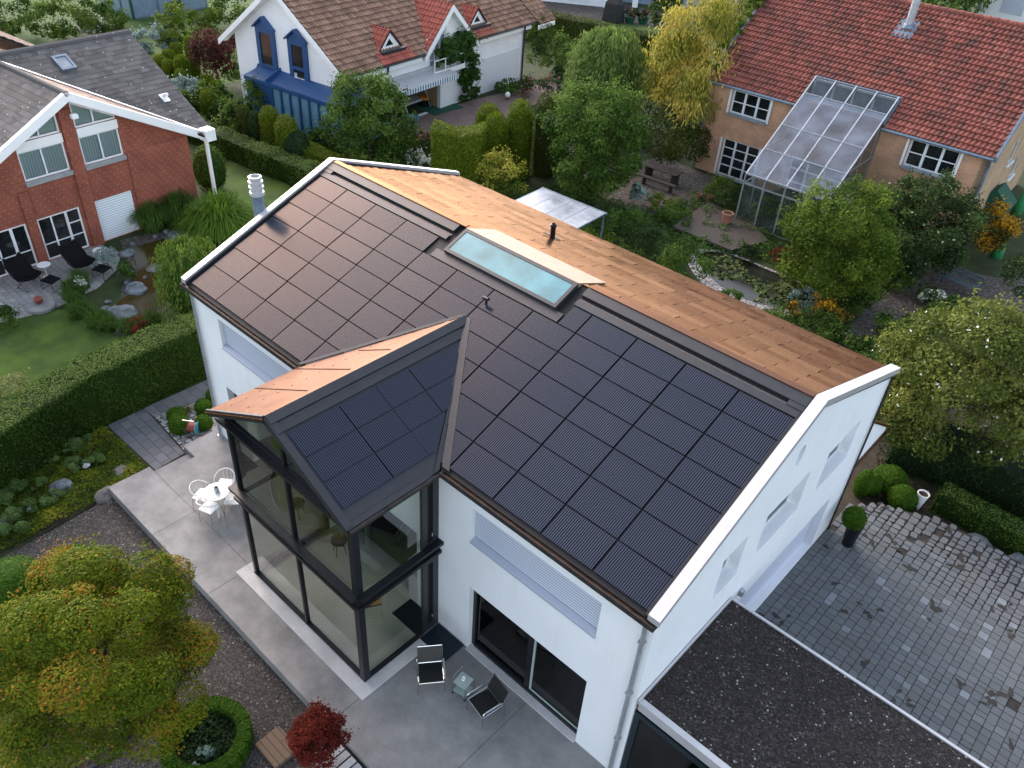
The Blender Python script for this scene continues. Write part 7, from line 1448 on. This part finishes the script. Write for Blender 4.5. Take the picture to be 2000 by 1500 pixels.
p = G(856,210); tag((lambda g: (g.box(p.x-1.2,p.y-1.2,GZ+.011,p.x+1.0,p.y+1.3,GZ+.03), g.build('green_mat', MT['green_mat']))[1])(MB()), 'dark green outdoor mat in front of the wooden door of the white house', 'mat')
p = G(806,234); pp = thing('paddling_pool', 'small turquoise basin on the clinker path', 'basin', (p.x,p.y,GZ)); g = MB(); g.lathe([(.38,0),(.45,.18),(.40,.2),(.34,.05)], n=20); g.build('shell', MT['teal'], pp); g = MB(); g.lathe([(.38,.1),(.38,.12)], n=18); g.build('water', MT['pale_metal'], pp)
p = G(991,194); gl = thing('globe_lamp', 'white globe garden lamp beside the clinker path', 'lamp', (p.x,p.y,GZ)); g = MB(); g.lathe([(.01,0),(.10,.03),(.16,.10),(.18,.19),(.16,.28),(.10,.35),(.01,.38)], (0,0,.1), 18); g.build('globe', MT['lamp_white'], gl, smooth=True); g = MB(); g.lathe([(.07,0),(.07,.11)], n=10); g.build('socket', MT['black'], gl)
# cold frame roof behind the copper roof
cf = thing('glass_canopy', 'flat grey glass canopy on posts behind the copper roof', 'canopy', (-2.75,16.3,GZ), rad(2))
g = MB()
for i in range(5): g.bar((i*.87,-.0,2.2),(i*.87,2.1,2.24), .06,.06)
g.bar((-.05,-.03,2.19),(3.55,-.03,2.19), .07,.09); g.bar((-.05,2.13,2.23),(3.55,2.13,2.23), .07,.09); g.build('frame', MT['bluezinc'], cf)
for i in range(4): g = MB(); g.hexa([(i*.87+.035,.01,2.215),(i*.87+.835,.01,2.215),(i*.87+.835,2.09,2.255),(i*.87+.035,2.09,2.255)],[(i*.87+.035,.01,2.225),(i*.87+.835,.01,2.225),(i*.87+.835,2.09,2.265),(i*.87+.035,2.09,2.265)]); g.build('pane', MT['dirtyglass'], cf)
for (x, y) in ((.02,.05),(3.46,.05),(.02,2.05),(3.46,2.05)): g = MB(); g.box(x-.03,y-.03,0,x+.03,y+.03,2.16); g.build('post', MT['bluezinc'], cf)
# picnic table and bench
pt_ = G(1295,328,.4); pc = thing('garden_table', 'dark weathered wooden garden table on the gravel court', 'table', (pt_.x,pt_.y,GZ), rad(4)); g = MB()
for i in range(4): g.box(-1.05,-.42+i*.21,.70,1.05,-.23+i*.21,.74)
g.build('table_top', MT['wood_dark'], pc)
for s in (-1,1): g = MB(); g.box(s*.8-.06,-.36,0,s*.8+.06,.36,.698); g.build('trestle', MT['wood_dark'], pc)
pb = G(1285,352,.1); bn = thing('garden_bench', 'long low dark bench in front of the weathered garden table', 'bench', (pb.x,pb.y,GZ), rad(4)); g = MB(); g.box(-1.05,-.15,.40,1.05,.15,.45); g.build('seat', MT['wood_dark'], bn)
for s in (-1,1): g = MB(); g.box(s*.8-.05,-.12,0,s*.8+.05,.12,.398); g.build('leg', MT['wood_dark'], bn)
dk = sheet('wooden_deck', [G(1313,442,-.12),G(1384,394,-.12),G(1470,432,-.12),G(1500,470,-.12),G(1428,488,-.12)], 'deck', -.12, th=.12); tag(dk, 'weathered wooden deck over the lily pond in front of the greenhouse', 'deck', kind='thing')
def pot(name, label, p, r, h, mat, cat='pot', taper=.72):
    t_ = thing(name, label, cat, p); g = MB(); g.lathe([(r*taper,0),(r,h*.95),(r*1.06,h*.95),(r*1.06,h),(r*.9,h),(r*.88,h*.9)], n=22); g.build('body', MT[mat], t_, smooth=False); g = MB(); g.lathe([(r*.86,h*.9),(r*.86,h*.92)], n=16); g.build('soil', MT['soil'], t_); return t_
p = G(1418,434,-.118); pot('terracotta_pot', 'large terracotta pot standing on the wooden deck', p, .27, .5, 'terracotta')
for (px, py, lb) in ((1362,388,'terracotta pot left of the glazed door plants'), (1386,392,'smaller terracotta pot beside the glazed door')): pot('terracotta_pot', lb, G(px,py), .18, .28, 'terracotta')
p = G(1655,1062,DZ); pot('tall_planter', 'tall black planter at the drive with a round box ball', p, .21, .80, 'black', 'planter', .74); ball((1646,988,1691,1036), 'round box ball growing in the tall black planter', 'box', 2600, .04, 'box_ball', 'topiary', 260, .9, z0=.95)
p = G(1790,992); pot('white_planter', 'slim white conical planter beside the box balls at the drive', p, .17, .62, 'whitepaint', 'planter', .45)
# blue-grey garden bench
p = G(1868,566); gb = thing('garden_bench', 'blue-grey garden bench on the gravel way below the evergreen tree', 'bench', (p.x,p.y,GZ), rad(-8)); g = MB()
for i in range(4): g.box(-.9,-.28+i*.14,.43,.9,-.17+i*.14,.46)
g.build('seat', MT['blue_bench'], gb); g = MB()
for i in range(2): g.box(-.9,.30+i*.05,.55+i*.17,.9,.33+i*.05,.68+i*.17)
g.build('backrest', MT['blue_bench'], gb)
for s in (-1,1): g = MB(); g.box(s*.8-.03,-.26,0,s*.8+.03,-.2,.43); g.box(s*.8-.03,.24,0,s*.8+.03,.30,.86); g.box(s*.8-.03,-.26,.6,s*.8+.03,.26,.64); g.build('leg', MT['blue_bench'], gb)
# green shed, cloths
p = G(1925,440); sh = thing('garden_shed', 'small dark green gabled shelter at the side of the tan house', 'shed', (p.x,p.y-.3,GZ), rad(2)); g = MB(); g.box(-.7,-.6,0,.7,.6,1.5); g.build('wall', MT['green_mat'], sh); g = MB(); g.prism([(-.85,-.75,1.45),(.85,-.75,1.45),(0,-.75,2.2)], (0,1.5,0)); g.build('roof', MT['green_mat'], sh)
for (px, py, h_, lb) in ((1985,418,1.5,'green cloth cover hanging right of the shelter'), (1945,502,1.1,'green cloth cover behind the yellow shrub')):
    p = G(px,py); g = MB(); g.lathe([(.28,0),(.24,.5*h_),(.10,.9*h_),(.03,h_)], (0,0,0), 10); o = g.build('parasol_cover', MT['green_cloth'], smooth=True); o.location = p; tag(o, lb, 'cover')
# far terrace
p = G(1197,42); gc = thing('covered_grill', 'grill under a black cover on the far terrace', 'grill', (p.x,p.y,GZ)); g = MB(); g.hexa([(-.85,-.6,0),(.85,-.6,0),(.85,.6,0),(-.85,.6,0)],[(-.7,-.5,1.5),(.7,-.5,1.5),(.7,.5,1.5),(-.7,.5,1.5)]); g.build('cover', MT['cover'], gc, bevel=.08); g = MB(); g.hexa([(-.7,-.5,1.505),(.7,-.5,1.505),(.7,.5,1.505),(-.7,.5,1.505)],[(-.3,-.2,2.0),(.3,-.2,2.0),(.3,.2,2.0),(-.3,.2,2.0)]); g.build('hood', MT['cover'], gc)
for (px, py, lb) in ((1229,44,'left flower pot with red blooms on the far terrace'), (1255,46,'right flower pot with red blooms on the far terrace')):
    p = G(px,py); t_ = pot('flower_pot', lb, p, .5, .5, 'green_mat'); q, v = crown((0,0,.8), .62, .5, 420, .2, px, 12); o = quad_mesh('blooms', [q], [v], LF['redfl'], t_)
